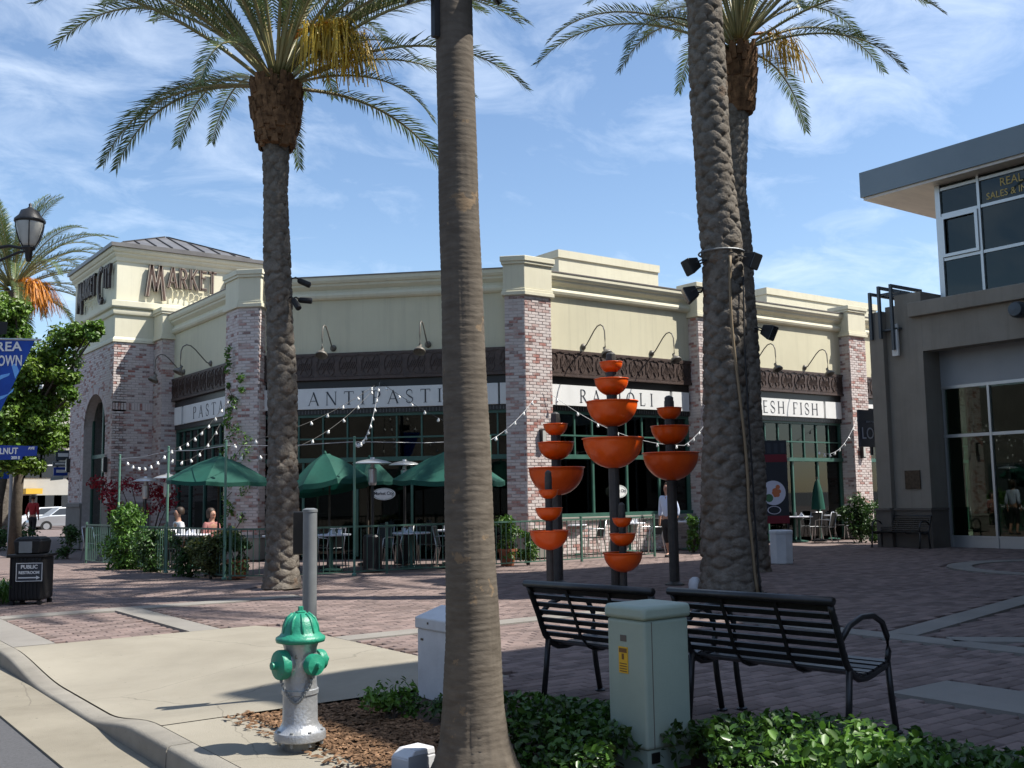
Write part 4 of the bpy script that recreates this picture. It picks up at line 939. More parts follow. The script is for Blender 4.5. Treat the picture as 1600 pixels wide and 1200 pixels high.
def frond_mesh(el, droop, ln, seed, leaf=.50, npair=88, w=.026):
    """feather leaf: bare stalk, then paired leaflets; starts along el degrees above level and bends over."""
    r = random.Random(seed); mb = MB(); st = MB(); n = 26; p = Vector((0, 0, 0)); ang = rad(el); P = []; T = []
    for i in range(n+1):
        t = i/n; P.append(p.copy()); d = Vector((math.cos(ang), 0, math.sin(ang))); T.append(d.copy()); p = p+d*(ln/n); ang -= rad(droop)*(.35+1.5*t)/n
    st.tube(P, [.035*(1-t/n)**.8+.004 for t in range(n+1)], 5)
    side0 = Vector((0, 1, 0))
    for k in range(npair):
        t = .17+.83*(k/(npair-1))**.92; f = t*n; i = min(int(f), n-1); q = P[i].lerp(P[i+1], f-i); d = T[i]; up = Vector((0, -1, 0)).cross(d)
        ll = leaf*(math.sin(min(1, (t-.12)*2.6)*math.pi/2))*(1-.62*max(0, (t-.55)/.45)**1.5)
        for s_ in (-1, 1):
            fwd = .55+.5*t+r.uniform(-.12, .12); dirv = (side0*s_*(1-.28*t)+d*fwd+up*(.38+r.uniform(-.28, .22))).normalized()
            droopv = Vector((0, 0, -1)); lv = ll*r.uniform(.8, 1.15)
            m1 = q+dirv*lv*.5+droopv*lv*.03; e = q+dirv*lv+droopv*lv*.20; wv = dirv.cross(up).normalized()*w*.5 if True else None
            wv = d.cross(dirv).cross(dirv).normalized()*w*.5
            mb.add([q+wv*.6, q-wv*.6, m1-wv, m1+wv, e], [(0, 1, 2, 3), (3, 2, 4)])
    return mb, st
FR = []
for i, (el, dr) in enumerate(((84, 50), (72, 66), (60, 80), (46, 84), (30, 76), (12, 74), (-4, 95), (52, 66))):
    for s_ in range(2):
        mb, st = frond_mesh(el, dr, 4.8 if el > 13 else 4.2 if el > -2 else 3.2, 10*i+s_); FR.append((el, mb.mesh('frond', 'frond'), st.mesh('stalk', 'frond_stem', True)))
def crown(root, top, count, seed, scale=1.0, els=None, extra=()):
    r = random.Random(seed)
    for k in range(count+len(extra)):
        el = els[k % len(els)]; az = k*2.39996+r.uniform(-.25, .25); s_ = scale*r.uniform(.85, 1.08)
        if k >= count: az, el, s_ = extra[k-count]
        cand = [f for f in FR if f[0] == el]; f = r.choice(cand); rb0 = .16*(1 if el < 70 else .5)
        o = bpy.data.objects.new('frond', f[1]); COL.objects.link(o); o.parent = root; o.location = (top[0]+rb0*math.cos(az), top[1]+rb0*math.sin(az), top[2]+(.25 if el > 40 else .05 if el > 10 else -.1))
        o.rotation_euler = (r.uniform(-.08, .08)+r.uniform(-.5, .5)*0, r.uniform(-.09, .09), az); o.scale = (s_,)*3
        q = bpy.data.objects.new('stalk', f[2]); COL.objects.link(q); q.parent = o
def boots(root, c, z0, z1, r0, r1, seed, n=150):
    """brown cut leaf bases that swell below the crown."""
    r = random.Random(seed); mb = MB()
    for k in range(n):
        t = k/n; z = z0+(z1-z0)*t; a = k*2.39996; rr_ = r0+(r1-r0)*math.sin(min(1, t*1.5)*math.pi/2); w_ = .14*r.uniform(.7, 1.2); h_ = .26*r.uniform(.7, 1.3); out = .10*r.uniform(.5, 1.3)
        ca, sa = math.cos(a), math.sin(a); tx, ty = -sa, ca
        v = []
        for (u, w, o_) in ((-1, 0, 0), (1, 0, 0), (.7, 1, .55), (-.7, 1, .55), (-.5, 1, 1.), (.5, 1, 1.), (.9, .1, .7), (-.9, .1, .7)):
            v.append((c[0]+ca*(rr_-.05+out*o_)+tx*u*w_/2, c[1]+sa*(rr_-.05+out*o_)+ty*u*w_/2, z+w*h_))
        mb.add(v, [(7, 6, 5, 4), (4, 5, 2, 3), (0, 7, 4, 3), (1, 2, 5, 6), (0, 1, 6, 7)])
    return mb.build('boot', 'date_boot', root)
def fruit(root, top, az, M, ln=1.6, n=170, seed=1):
    r = random.Random(seed); mb = MB()
    st = [Vector(top)+Vector((math.cos(az)*t*1.15, math.sin(az)*t*1.15, .9*t-.55*t*t)) for t in (0, .35, .7, 1.0, 1.25)]
    for k in range(n):
        p = st[r.randint(2, 4)]+Vector((r.uniform(-.16, .16), r.uniform(-.16, .16), r.uniform(-.1, .1))); d = Vector((math.cos(az)*.35+r.uniform(-.55, .55), math.sin(az)*.35+r.uniform(-.55, .55), .1)); l_ = ln*r.uniform(.5, 1)
        q = [p+d*t*l_*.7+Vector((0, 0, -1))*l_*t*t*.8 for t in (0, .33, .66, 1)]; wv = Vector((-d.y, d.x, 0)).normalized()*.011
        for a_, b_ in zip(q[:-1], q[1:]): mb.add([a_-wv, a_+wv, b_+wv, b_-wv], [(0, 1, 2, 3)])
    o = mb.build('fruit_stalks', M, root); s2 = MB().tube(st, [.04, .035, .03, .02, .01], 6); s2.build('fruit_stem', 'fruit_orange', o); return o
def floodlight(p, az, label, s=1.0, tilt=-25):
    t = thing('floodlight', label, 'lamp', p, az, 'floodlights strapped to the palms'); t.scale = (s,)*3
    b = MB(); v = [(-.10, -.09, -.09), (-.10, .09, -.09), (-.10, .09, .09), (-.10, -.09, .09), (.12, -.17, -.15), (.12, .17, -.15), (.12, .17, .15), (.12, -.17, .15)]
    b.add(v, [(0, 3, 2, 1), (0, 1, 5, 4), (1, 2, 6, 5), (2, 3, 7, 6), (3, 0, 4, 7), (4, 5, 6, 7)])
    b.xf(Matrix.Translation((.18, 0, -.05)) @ Matrix.Rotation(rad(tilt*-1), 4, 'Y')); bevel(b.build('housing', 'black_plastic', t), .015)
    g_ = MB().bx(.0, .012, -.15, .15, -.13, .13); g_.xf(Matrix.Translation((.18, 0, -.05)) @ Matrix.Rotation(rad(-tilt), 4, 'Y') @ Matrix.Translation((.121, 0, 0))); g_.build('lens', 'far_glass', t)
    MB().tube([(0, -.2, 0), (.10, -.2, 0), (.20, -.19, -.05)], .014, 5).tube([(0, .2, 0), (.10, .2, 0), (.20, .19, -.05)], .014, 5).tube([(0, -.2, 0), (0, .2, 0)], .016, 5).build('yoke', 'black_plastic', t)
def small_spot(p, az, label, tilt=20):
    t = thing('spotlight', label, 'lamp', p, az, 'small spotlights on the left palm')
    MB().lathe([(.03, 0), (.05, .03), (.055, .22), (.05, .24), (0, .24)], (0, 0, 0), 12, 'x').xf(Matrix.Translation((.1, 0, 0)) @ Matrix.Rotation(rad(tilt), 4, 'Y')).build('housing', 'black_plastic', t, smooth=True)
    MB().tube([(-.03, 0, .02), (.06, 0, .05), (.13, 0, .0)], .014, 5).build('bracket', 'black_plastic', t)
# left date palm
LP = (7.45, 16.93)
def palm(name, label, tab, ztop, seed, base, seg=90, dz=.018, amp=.06):
    t = thing(name, label, 'palm tree', (base[0], base[1], 0))
    tr = date_trunk([(z, x-base[0], y-base[1], r) for z, x, y, r in tab], 0, ztop, seg, dz, amp, seed=seed).build('trunk', 'date_trunk', t, smooth=True)
    return t
p1 = palm('date_palm', 'tall date palm with swollen brown neck on the left, in front of the patio', [(0, 7.45, 16.93, .36), (.3, 7.455, 16.93, .31), (.74, 7.46, 16.92, .285), (1.84, 7.45, 16.93, .275), (3.5, 7.42, 16.95, .255), (5.2, 7.37, 16.98, .24), (7, 7.31, 17.03, .23), (8, 7.30, 17.04, .24)], 7.9, 3, LP)
c1 = (7.31-LP[0], 17.03-LP[1])
MB().lathe([(.24, 7.8), (.36, 8.0), (.42, 8.25), (.40, 8.6), (.34, 8.85), (.2, 9.0), (0, 9.05)], (c1[0], c1[1], 0), 20).build('neck', 'date_boot', p1)
boots(p1, c1, 7.72, 8.82, .30, .42, 4, 170)
AZR = math.atan2(CR[1], CR[0])
crown(p1, (c1[0], c1[1], 8.88), 58, 5, 1.0, [84, 72, 60, 46, 30, 52, 12, 72, 60, 84, 46, 30, 72, 52], [(AZR+math.pi+.15, 52, 1.16), (AZR+math.pi-.25, 46, 1.06), (AZR+math.pi+.35, 46, .9), (AZR+math.pi-.05, 12, .62), (AZR+.1, 46, 1.02), (AZR-.2, 52, 1.1), (AZR+.3, 30, .8), (AZR-.1, 12, .72), (AZR-.45, 30, .62), (AZR+math.pi+.6, 52, 1.05)])
rt = np.array([CR[0], CR[1]])
fruit(p1, (c1[0], c1[1], 9.5), math.atan2(rt[1]*.9-NH[1]*.5, rt[0]*.9-NH[0]*.5), 'fruit_yellow', 1.5, 210, 1)
fruit(p1, (c1[0], c1[1], 9.75), math.atan2(rt[1]*.9-NH[1]*.1, rt[0]*.9-NH[0]*.1)+.25, 'fruit_yellow', 1.3, 150, 2)
# right front palm: the trunk runs out of the top of the picture
R1 = (11.70, 10.63)
p2 = palm('date_palm', 'thick near date palm trunk right of the orange bowls, with a cable running down it', [(0, 11.69, 10.63, .50), (.35, 11.70, 10.63, .44), (1.2, 11.71, 10.62, .385), (3.1, 11.75, 10.59, .335), (5.1, 11.75, 10.59, .312), (7.1, 11.69, 10.64, .285), (9.2, 11.64, 10.67, .28), (11.5, 11.58, 10.7, .28)], 11.3, 8, R1, 96, .018, .075)
c2 = (11.58-R1[0], 10.7-R1[1])
MB().lathe([(.28, 11.2), (.4, 11.5), (.46, 11.9), (.42, 12.4), (.3, 12.6), (0, 12.7)], (c2[0], c2[1], 0), 20).build('neck', 'date_boot', p2); boots(p2, c2, 11.2, 12.5, .33, .45, 6, 130)
crown(p2, (c2[0], c2[1], 12.5), 46, 9, 1.0, [84, 72, 60, 46, 30, 52, 12, 72, 60, 46])
# right rear palm
R2 = (15.45, 13.49)
p3 = palm('date_palm', 'slimmer date palm rising close behind the thick right trunk', [(0, 15.43, 13.49, .40), (.5, 15.43, 13.49, .36), (3.6, 15.46, 13.46, .33), (5.5, 15.44, 13.48, .29), (7.4, 15.41, 13.50, .265), (9.0, 15.51, 13.43, .24), (9.3, 15.55, 13.4, .25)], 9.2, 12, R2, 72, .022, .06)
c3 = (15.57-R2[0], 13.38-R2[1])
MB().lathe([(.24, 9.0), (.30, 9.25), (.33, 9.6), (.30, 10.1), (.2, 10.35), (0, 10.4)], (c3[0], c3[1], 0), 18).build('neck', 'date_boot', p3); boots(p3, c3, 9.0, 10.2, .24, .32, 7, 120)
crown(p3, (c3[0], c3[1], 10.3), 46, 13, .92, [84, 72, 60, 46, 30, 52, 72, 60, 12, 46], [(AZR-.1, 52, 1.0), (AZR+.3, 60, 1.05), (AZR+math.pi+.2, 30, .85)])
fruit(p3, (c3[0], c3[1], 10.5), math.atan2(rt[1], rt[0])+.5, 'fruit_yellow', 1.0, 90, 5)
# cables on the near right trunk
def trunk_pt(tab, z, az, extra): x, y, r = interp(tab, z); return (x+(r+extra)*math.cos(az), y+(r+extra)*math.sin(az), z)
T2 = [(0, 11.69, 10.63, .50), (.35, 11.70, 10.63, .44), (1.2, 11.71, 10.62, .385), (3.1, 11.75, 10.59, .335), (5.1, 11.75, 10.59, .312), (7.1, 11.69, 10.64, .285)]
toc = math.atan2(-R1[1], -R1[0])
cab = [trunk_pt(T2, z, toc+.55+.25*math.sin(z*1.1)+.25*(z < 1.2)*(1.2-z), .035) for z in np.linspace(.02, 5.0, 30)]
tag(MB().tube(cab, .022, 6).build('cable', 'cable_tan', None, smooth=True), 'tan cable conduit running down the thick right palm trunk', 'cable')
cab = [trunk_pt(T2, z, toc+.95+.1*math.sin(z*1.4), .05) for z in np.linspace(.02, 4.7, 24)]
tag(MB().tube(cab, .014, 5).build('cable', 'wire', None, smooth=True), 'thin black cable down the right edge of the thick palm trunk', 'cable')
for px, py, az, lb, s_ in ((1092, 412, toc-1.15, 'black floodlight on the left side of the thick right palm', .85), (1165, 408, toc+1.1, 'black floodlight on the right side of the thick right palm', .85)):
    z = D(px, py, NH[0]*R1[0]+NH[1]*R1[1])[2]; q = trunk_pt(T2, z, az, .0); floodlight(q, az, lb, s_)
q = trunk_pt(T2, 4.55, toc-1.3, 0); floodlight(q, toc-1.45, 'lower black floodlight under the left one on the thick right palm', .85)
floodlight((15.47+.3*math.cos(toc+1.2), 13.45+.3*math.sin(toc+1.2), 4.62), toc+1.2, 'black floodlight on the slimmer rear palm', 1.0)
MB_st = MB(); cs = [trunk_pt(T2, 5.12, a, .03) for a in np.linspace(0, 2*math.pi, 25)]; tag(MB_st.tube(cs, .014, 5).build('strap', 'steel_grey'), 'metal strap holding the floodlights round the thick palm trunk', 'strap')
tL = math.atan2(-LP[1], -LP[0])
for z, az, tl, lb in ((5.35, tL+1.25, 25, 'upper small spotlight on the left palm trunk'), (5.0, tL+1.35, 5, 'lower right small spotlight on the left palm trunk'), (4.98, tL+.75, 50, 'lower left small spotlight on the left palm trunk')):
    small_spot((7.38+.23*math.cos(az), 16.97+.23*math.sin(az), z), az, lb, tl)
# foreground fan palm trunk
FP = (3.22, 4.79)
tabF = [(0, 3.225, 4.78, .25), (.08, 3.22, 4.78, .217), (.2, 3.22, 4.785, .188), (.38, 3.22, 4.79, .168), (.72, 3.22, 4.79, .1515), (1.07, 3.21, 4.79, .1405), (1.77, 3.20, 4.80, .1295), (2.49, 3.19, 4.81, .119), (3.6, 3.17, 4.82, .1115), (4.4, 3.16, 4.83, .107), (9.0, 3.05, 4.9, .10)]
fp = thing('fan_palm', 'smooth grey ringed palm trunk in the foreground, running out of the top', 'palm tree', (FP[0], FP[1], 0))
mb = MB(); seg = 64; zs = list(np.arange(0, 5.2, .0085))+list(np.arange(5.2, 9.0, .05)); rr = np.random.default_rng(5); ph = rr.uniform(0, 6.28, 12)
rings = []; z = 0
while z < 9: rings.append(z); z += rr.uniform(.022, .05)
rings = np.array(rings)
for z in zs:
    x, y, r = interp(tabF, z)
    for k in range(seg):
        a = 2*math.pi*k/seg; zz_ = z+.007*math.sin(a+ph[0])+.003*math.sin(4*a+ph[1]+z)
        d_ = np.min(np.abs(rings-zz_)); ring = -.0022*math.exp(-(d_/.0045)**2)
        fis = -.0024*max(0, math.sin(23*a+2.5*math.sin(z*2+ph[2])+1.7*math.sin(7*a+ph[3])))**6*(.8+.9*math.sin(z*5.3+4*a+ph[6])+3.0*max(0, 1-z/.9))+(.02*max(0, math.sin(9*a+ph[7]))**3+.012*max(0, math.sin(17*a+ph[8])))*max(0, 1-z/.22)
        lump = .002*math.sin(3*a+z*2+ph[4])+.0015*math.sin(z*7+ph[5]+a)
        mb.v.append((x-FP[0]+(r+ring+fis+lump)*math.cos(a), y-FP[1]+(r+ring+fis+lump)*math.sin(a), z))
for j in range(len(zs)-1):
    for k in range(seg): mb.f.append((j*seg+k, j*seg+(k+1) % seg, (j+1)*seg+(k+1) % seg, (j+1)*seg+k))
mb.build('trunk', 'fan_trunk', fp, smooth=True)
# fan leaves high above
def fan_leaf(seed):
    r = random.Random(seed); mb = MB(); mb.tube([(0, 0, 0), (.5, 0, .15), (1.0, 0, .15)], .018, 5); n = 26
    for k in range(n):
        a = rad(-125+250*k/(n-1)); d = Vector((math.cos(a), math.sin(a), .1-.25*abs(a))); b = Vector((1.0, 0, .15)); l_ = .95*r.uniform(.85, 1.1); s_ = Vector((-math.sin(a), math.cos(a), 0))*.035
        mb.add([b, b+d*l_*.5+s_, b+d*l_+Vector((0, 0, -.2*l_)), b+d*l_*.5-s_], [(0, 1, 2, 3)])
    return mb.mesh('frond', 'frond')
FL = [fan_leaf(i) for i in range(3)]
for k in range(34):
    o = bpy.data.objects.new('frond', FL[k % 3]); COL.objects.link(o); o.parent = fp; o.location = (3.05-FP[0], 4.9-FP[1], 8.95); o.rotation_euler = (0, rad(-75+115*(k/33)), k*2.39996)
tF = math.atan2(-FP[1], -FP[0])
for az, lb, z in ((tF-1.3, 'black floodlight at the top left of the foreground trunk', 4.50), (tF+1.3, 'black floodlight at the top right of the foreground trunk', 4.50)):
    floodlight((3.16+.11*math.cos(az), 4.83+.11*math.sin(az), z), az, lb, .62)
tag(MB().bx(3.16+.12*math.cos(tF-1.0)-.02, 3.16+.12*math.cos(tF-1.0)+.02, 4.83+.12*math.sin(tF-1.0)-.02, 4.83+.12*math.sin(tF-1.0)+.02, 4.12, 4.5).build('junction_box', 'black_plastic'), 'narrow black box strapped to the top of the foreground trunk', 'box')
# ================================================================ FOUNTAIN OF ORANGE BOWLS
def bowl_mesh(r):
    n = 12; prof = [(r*math.sin(rad(90*i/n))*1.0, -r*.98*math.cos(rad(90*i/n))) for i in range(n+1)]
    prof[0] = (.001, -r*.98)
    prof += [(r*1.035, .0), (r*1.045, r*.02), (r*1.035, r*.045), (r*.97, r*.045)]
    prof += [(r*.93*math.sin(rad(90*i/n)), -r*.88*math.cos(rad(90*i/n))+r*.03) for i in range(n, -1, -1)][:-1]
    return MB().lathe(prof, (0, 0, 0), 36)
def bowl_column(base, bowls, topz, pr, label):
    t = thing('bowl_fountain', label, 'fountain', (base[0], base[1], 0), group='stacked orange bowl fountains')
    MB().tube([(0, 0, -.02), (0, 0, topz)], pr, 12).build('post', 'post_dark', t, smooth=False)
    MB().lathe([(pr*1.9, 0), (pr*1.9, .02), (pr*1.2, .05), (pr, .06)], (0, 0, 0), 16).build('foot', 'post_dark', t)
    for z, r in bowls:
        bowl_mesh(r).xf(Matrix.Translation((0, 0, z))).build('bowl', 'orange_glaze', t, smooth=True)
        MB().lathe([(r*.90, z-r*.02), (0, z-r*.02)], (0, 0, 0), 24).build('water', 'far_glass', t)
    MB().lathe([(pr*.9, topz-.02), (pr*.9, topz+.06), (pr*.5, topz+.09), (0, topz+.1)], (0, 0, 0), 12).build('cap', 'post_dark', t)
def sc(base, k): return (base[0]*k, base[1]*k)
bowl_column((10.88, 12.19), [(3.57, .18), (3.30, .265), (2.94, .40), (2.36, .47)], 3.64, .085, 'tallest fountain column with four orange bowls')
bowl_column((10.62, 11.74), [(1.14, .145), (.91, .195), (.62, .29)], 1.28, .055, 'small three-bowl orange fountain in front of the tallest column')
bowl_column((11.21, 14.04), [(2.72, .21), (2.40, .31), (1.96, .475)], 2.84, .085, 'three-bowl orange fountain at the left rear')
bowl_column((9.67, 12.31), [(1.58, .145), (1.31, .20), (.97, .29)], 1.78, .055, 'small three-bowl orange fountain at the left front')
bowl_column((12.38, 12.44), [(2.92, .205), (2.61, .315), (2.16, .46)], 3.04, .085, 'three-bowl orange fountain at the right, beside the thick palm')
# ================================================================ HYDRANT
hy = thing('fire_hydrant', 'silver fire hydrant with green bonnet and caps beside the kerb', 'hydrant', (2.75, 5.97, 0)); hr = math.atan2(-5.97, -2.75)
MB().lathe([(.15, .065), (.155, .07), (.155, .10), (.15, .115), (.135, .12), (.115, .15), (.105, .17), (.103, .33), (.11, .335), (.11, .36), (.102, .365), (.098, .40), (.098, .60), (.105, .62), (.112, .64)], (0, 0, 0), 32).build('barrel', 'hyd_silver', hy); smooth_angle(hy.children[-1], 40)
MB().lathe([(.09, 0), (.095, .065)], (0, 0, 0), 24).build('riser', 'steel_grey', hy)
MB().lathe([(.125, .635), (.145, .64), (.150, .655), (.148, .668), (.128, .68), (.112, .70), (.104, .735), (.088, .775), (.06, .80), (.03, .812), (0, .815)], (0, 0, 0), 32).build('bonnet', 'hyd_green', hy, smooth=True); bon = hy.children[-1]
MB().lathe([(.034, .80), (.034, .82), (.018, .825), (.016, .85), (0, .852)], (0, 0, 0), 5).build('operating_nut', 'hyd_green', bon)
for k in range(10):
    a = 2*math.pi*k/10; MB().tube([(.11*math.cos(a), .11*math.sin(a), .685), (.102*math.cos(a), .102*math.sin(a), .74), (.085*math.cos(a), .085*math.sin(a), .78), (.05*math.cos(a), .05*math.sin(a), .808)], .009, 6).build('rib', 'hyd_green', bon, smooth=True)
def nozzle(az, z, r, ln, nm):
    mb = MB().lathe([(r*.98, .06), (r*.98, ln)], (0, 0, 0), 20, 'x'); mb.xf(Matrix.Translation((0, 0, z)) @ Matrix.Rotation(az, 4, 'Z')); n_ = mb.build('nozzle', 'hyd_silver', hy, smooth=True)
    mb = MB().lathe([(r*.9, ln-.01), (r*1.25, ln-.005), (r*1.28, ln+.03), (r*1.2, ln+.045), (r*.5, ln+.052), (r*.35, ln+.055), (r*.33, ln+.085), (0, ln+.088)], (0, 0, 0), 20, 'x'); mb.xf(Matrix.Translation((0, 0, z)) @ Matrix.Rotation(az, 4, 'Z')); c_ = mb.build('cap', 'hyd_green', hy); smooth_angle(c_, 40)
nozzle(hr+.62, .515, .05, .12, 'a'); nozzle(hr-1.05, .515, .07, .11, 'b'); nozzle(hr+2.2, .515, .05, .12, 'c')
for k in range(8):
    a = 2*math.pi*k/8; MB().tube([(.135*math.cos(a), .135*math.sin(a), .04), (.135*math.cos(a), .135*math.sin(a), .128)], .011, 6).build('bolt', 'steel_grey', hy)
ch = []
for i in range(24):
    t = i/23; a = hr-1.05+t*1.67; ch.append(((.15-.03*math.sin(t*math.pi))*math.cos(a), (.15-.03*math.sin(t*math.pi))*math.sin(a), .47-.17*math.sin(t*math.pi)))
cm = MB()
for i, p in enumerate(ch):
    a = hr-1.05+(i/23)*1.67; cm.add(*(lambda q: (q.v, q.f))(MB().lathe([(.0085, -.009), (.0105, 0), (.0085, .009)], p, 6)))
cm.build('chain', 'steel_grey', hy)
# ================================================================ GREY POST WITH DARK BOX
bp = G(483, 1090); po = thing('steel_post', 'plain grey steel post with a dark box on its far side, behind the hydrant', 'post', (bp[0], bp[1], 0))
zt = D(483, 800, NH@bp)[2]
MB().lathe([(.054, -.02), (.054, zt), (.058, zt), (.058, zt+.02), (.03, zt+.03), (0, zt+.03)], (0, 0, 0), 24).build('tube', 'steel_grey', po); smooth_angle(po.children[-1], 40)
mb = MB().bx(-.115, .05, .055, .15, zt-.33, zt+.005); mb.xf(Matrix.Rotation(math.atan2(CR[1], CR[0]), 4, 'Z') @ Matrix.Translation((-.03, 0, 0))); bevel(mb.build('box', 'tile_black', po), .01)
# ================================================================ UTILITY BOXES
cb = thing('utility_cabinet', 'pale green metal utility cabinet with a yellow sticker, in the hedge', 'cabinet', (4.195, 4.445, 0))
bevel(MB().bx(-.175, .175, -.155, .155, .10, .80).build('body', 'util_green', cb), .02, 3)
lid = MB().prism([(-.19, -.17), (.19, -.17), (.19, .17), (-.19, .17)], .80, .878, [(-.186, -.166), (.186, -.166), (.186, .166), (-.186, .166)]); smooth_angle(bevel(lid.build('lid', 'util_green', cb), .024, 4), 50)
MB().bx(-.165, .165, -.145, .145, -.03, .10).build('skirt', 'util_green', cb)
MB().bx(-.012, .012, -.158, -.1545, .12, .79).build('door_seam', 'seam', cb) if False else MB().bx(-.120, -.116, -.1575, -.150, .11, .79).build('door_seam', 'stucco_base', cb)
MB().bx(-.135, -.075, -.150, -.1445, .03, .085).build('vent', 'tile_black', cb)
st = MB().bx(-.1785, -.1755, -.02, .055, .50, .645); sk = st.build('sticker', 'sticker_yellow', cb)
s2 = MB().bx(-.180, -.1787, -.014, .049, .613, .637).bx(-.180, -.1787, .010, .028, .575, .607); 
for k in range(4): s2.bx(-.180, -.1787, -.012, .047, .508+k*.014, .513+k*.014)
s2.build('sticker_print', 'sticker_dark', sk)
MB().bx(-.1775, -.1752, -.01, .04, .675, .71).build('scuff', 'stucco_base', cb)
wb = thing('utility_box', 'white pedestal box with sloped lid behind the foreground trunk', 'box', (4.32, 6.70, 0))
bevel(MB().bx(-.11, .11, -.33, .33, -.02, .50).build('body', 'white_paint', wb), .01)
l2 = MB().add([(-.125, -.345, .50), (.125, -.345, .50), (.125, .345, .50), (-.125, .345, .50), (-.125, -.345, .585), (.125, -.345, .66), (.125, .345, .66), (-.125, .345, .585)], [(3, 2, 1, 0), (4, 5, 6, 7), (0, 1, 5, 4), (1, 2, 6, 5), (2, 3, 7, 6), (3, 0, 4, 7)]); bevel(l2.build('lid', 'white_paint', wb), .01)
for y, z in ((.27, .42), (.25, .42), (-.1, .45), (.15, .55)): MB().bx(-.1295 if z > .5 else -.114, -.11, y-.008, y+.008, z-.008, z+.008).build('screw', 'tile_black', wb)
sb = thing('irrigation_box', 'small white wedge-topped box at the bottom edge in the mulch', 'box', (3.06, 5.16, 0), rad(10))
mb = MB().prism([(-.10, -.075), (.10, -.075), (.10, .075), (-.10, .075)], -.04, .075); mb.prism([(-.10, -.075), (.10, -.075), (.10, .075), (-.10, .075)], .075, .115, [(-.045, -.07), (.095, -.07), (.095, .07), (-.045, .07)]); bevel(mb.build('case', 'white_paint', sb), .008)
MB().bx(-.101, .03, -.079, -.0755, -.02, .09).build('groove', 'panel_grey', sb)
wf = G(1083, 930); t = thing('ground_light', 'small white weathered light fitting at the foot of the thick palm', 'lamp', (wf[0]+.05, wf[1], 0))
MB().lathe([(.07, 0), (.09, .05), (.10, .15), (.085, .22), (.04, .26), (0, .265)], (0, 0, 0), 14).build('dome', 'white_paint', t, smooth=True); MB().bx(.02, .14, -.05, .05, .0, .2).build('box', 'white_paint', t)
wbn = G(1222, 881); t = thing('waste_bin', 'white octagonal waste bin right of the palm trunks', 'bin', (wbn[0], wbn[1], 0), .3)
h = D(1222, 828, NH@wbn)[2]
MB().lathe([(.22, 0), (.24, .02), (.25, h-.08), (.262, h-.07), (.262, h-.02), (.23, h), (.14, h)], (0, 0, 0), 8).build('body', 'white_paint', t); MB().lathe([(.14, h-.01), (0, h-.01)], (0, 0, 0), 8).build('opening', 'tile_black', t)
# ================================================================ BENCHES
def bench_parts(t, Ln):
    """local: length along y from 0 to Ln, seat faces +x; back rail above x=0."""
    back = [(.00, .845), (.015, .80), (.045, .72), (.075, .64), (.10, .56), (.125, .49)]
    seat = [(.17, .435), (.225, .41), (.29, .405), (.36, .415), (.43, .432), (.50, .445)]
    for y in (.02, Ln-.02):
        fr_ = MB().tube([(x-.012, y, z-.006) for x, z in back[:1]+back]+[(.14, y, .45), (.17, y, .415)]+[(x, y, z-.028) for x, z in seat[1:]]+[(.53, y, .43)], .019, 7); e = fr_.build('end_frame', 'black_metal', t, smooth=True)
        MB().tube([(.075, y, .63), (.16, y, .70), (.28, y, .735), (.40, y, .73), (.49, y, .68), (.535, y, .59), (.54, y, .50), (.52, y, .43)], .018, 7).build('arm', 'black_metal', t, smooth=True)
        MB().tube([(.14, y, .46), (.12, y, .25), (.09, y, 0)], .019, 7).build('leg', 'black_metal', t, smooth=True)
        MB().tube([(.525, y, .44), (.55, y, .22), (.585, y, 0)], .019, 7).build('leg', 'black_metal', t, smooth=True)
        for x in (.09, .585): MB().lathe([(.035, 0), (.035, .012), (.02, .02)], (x, y, 0), 10).build('foot', 'black_metal', t)
    def slat(x, z, ang, w=.034, h=.013):
        mb = MB().box((0, 0, 0), (w, Ln-.02, h)); mb.xf(Matrix.Translation((x, Ln/2, z)) @ Matrix.Rotation(ang, 4, 'Y')); mb.build('slat', 'black_metal', t)
    for i in range(8):
        f = i/7*(len(back)-1.01); k = int(f); u = f-k; x = back[k][0]*(1-u)+back[k+1][0]*u; z = back[k][1]*(1-u)+back[k+1][1]*u
        dx = back[k+1][0]-back[k][0]; dz = back[k+1][1]-back[k][1]; slat(x, z, -math.atan2(dz, dx), .033)
    for i in range(7):
        f = i/6*(len(seat)-1.01); k = int(f); u = f-k; x = seat[k][0]*(1-u)+seat[k+1][0]*u; z = seat[k][1]*(1-u)+seat[k+1][1]*u
        slat(x, z, -math.atan2(seat[k+1][1]-seat[k][1], seat[k+1][0]-seat[k][0]), .04)
    MB().tube([(-.018, -.005, .858), (-.018, Ln+.005, .858)], .026, 8).build('top_rail', 'black_metal', t, smooth=True)
    for y in (Ln/3, 2*Ln/3):
        mb = MB()
        for (x, z), (x2, z2) in zip(back[:-1], back[1:]): mb.add([(x-.014, y-.012, z), (x-.014, y+.012, z), (x2-.014, y+.012, z2), (x2-.014, y-.012, z2), (x-.022, y-.012, z), (x-.022, y+.012, z), (x2-.022, y+.012, z2), (x2-.022, y-.012, z2)], [(0, 3, 2, 1), (4, 5, 6, 7), (0, 1, 5, 4), (2, 3, 7, 6), (1, 2, 6, 5), (3, 0, 4, 7)])
        for (x, z), (x2, z2) in zip([back[-1]]+seat[:-1], seat): mb.tube([(x, y, z-.018), (x2, y, z2-.018)], .010, 5)
        mb.build('stiffener', 'black_metal', t)
b1 = thing('bench', 'black slatted metal bench, the right one of the pair, seen from behind', 'bench', (5.08, 3.82, 0), rad(9), 'foreground benches'); bench_parts(b1, 1.15); b1.scale = (1.28, 1, 1.01)
b2 = dup(b1, (4.775, 4.99, 0), rad(8.3), 'black slatted metal bench, the left one of the pair, partly behind the green cabinet')
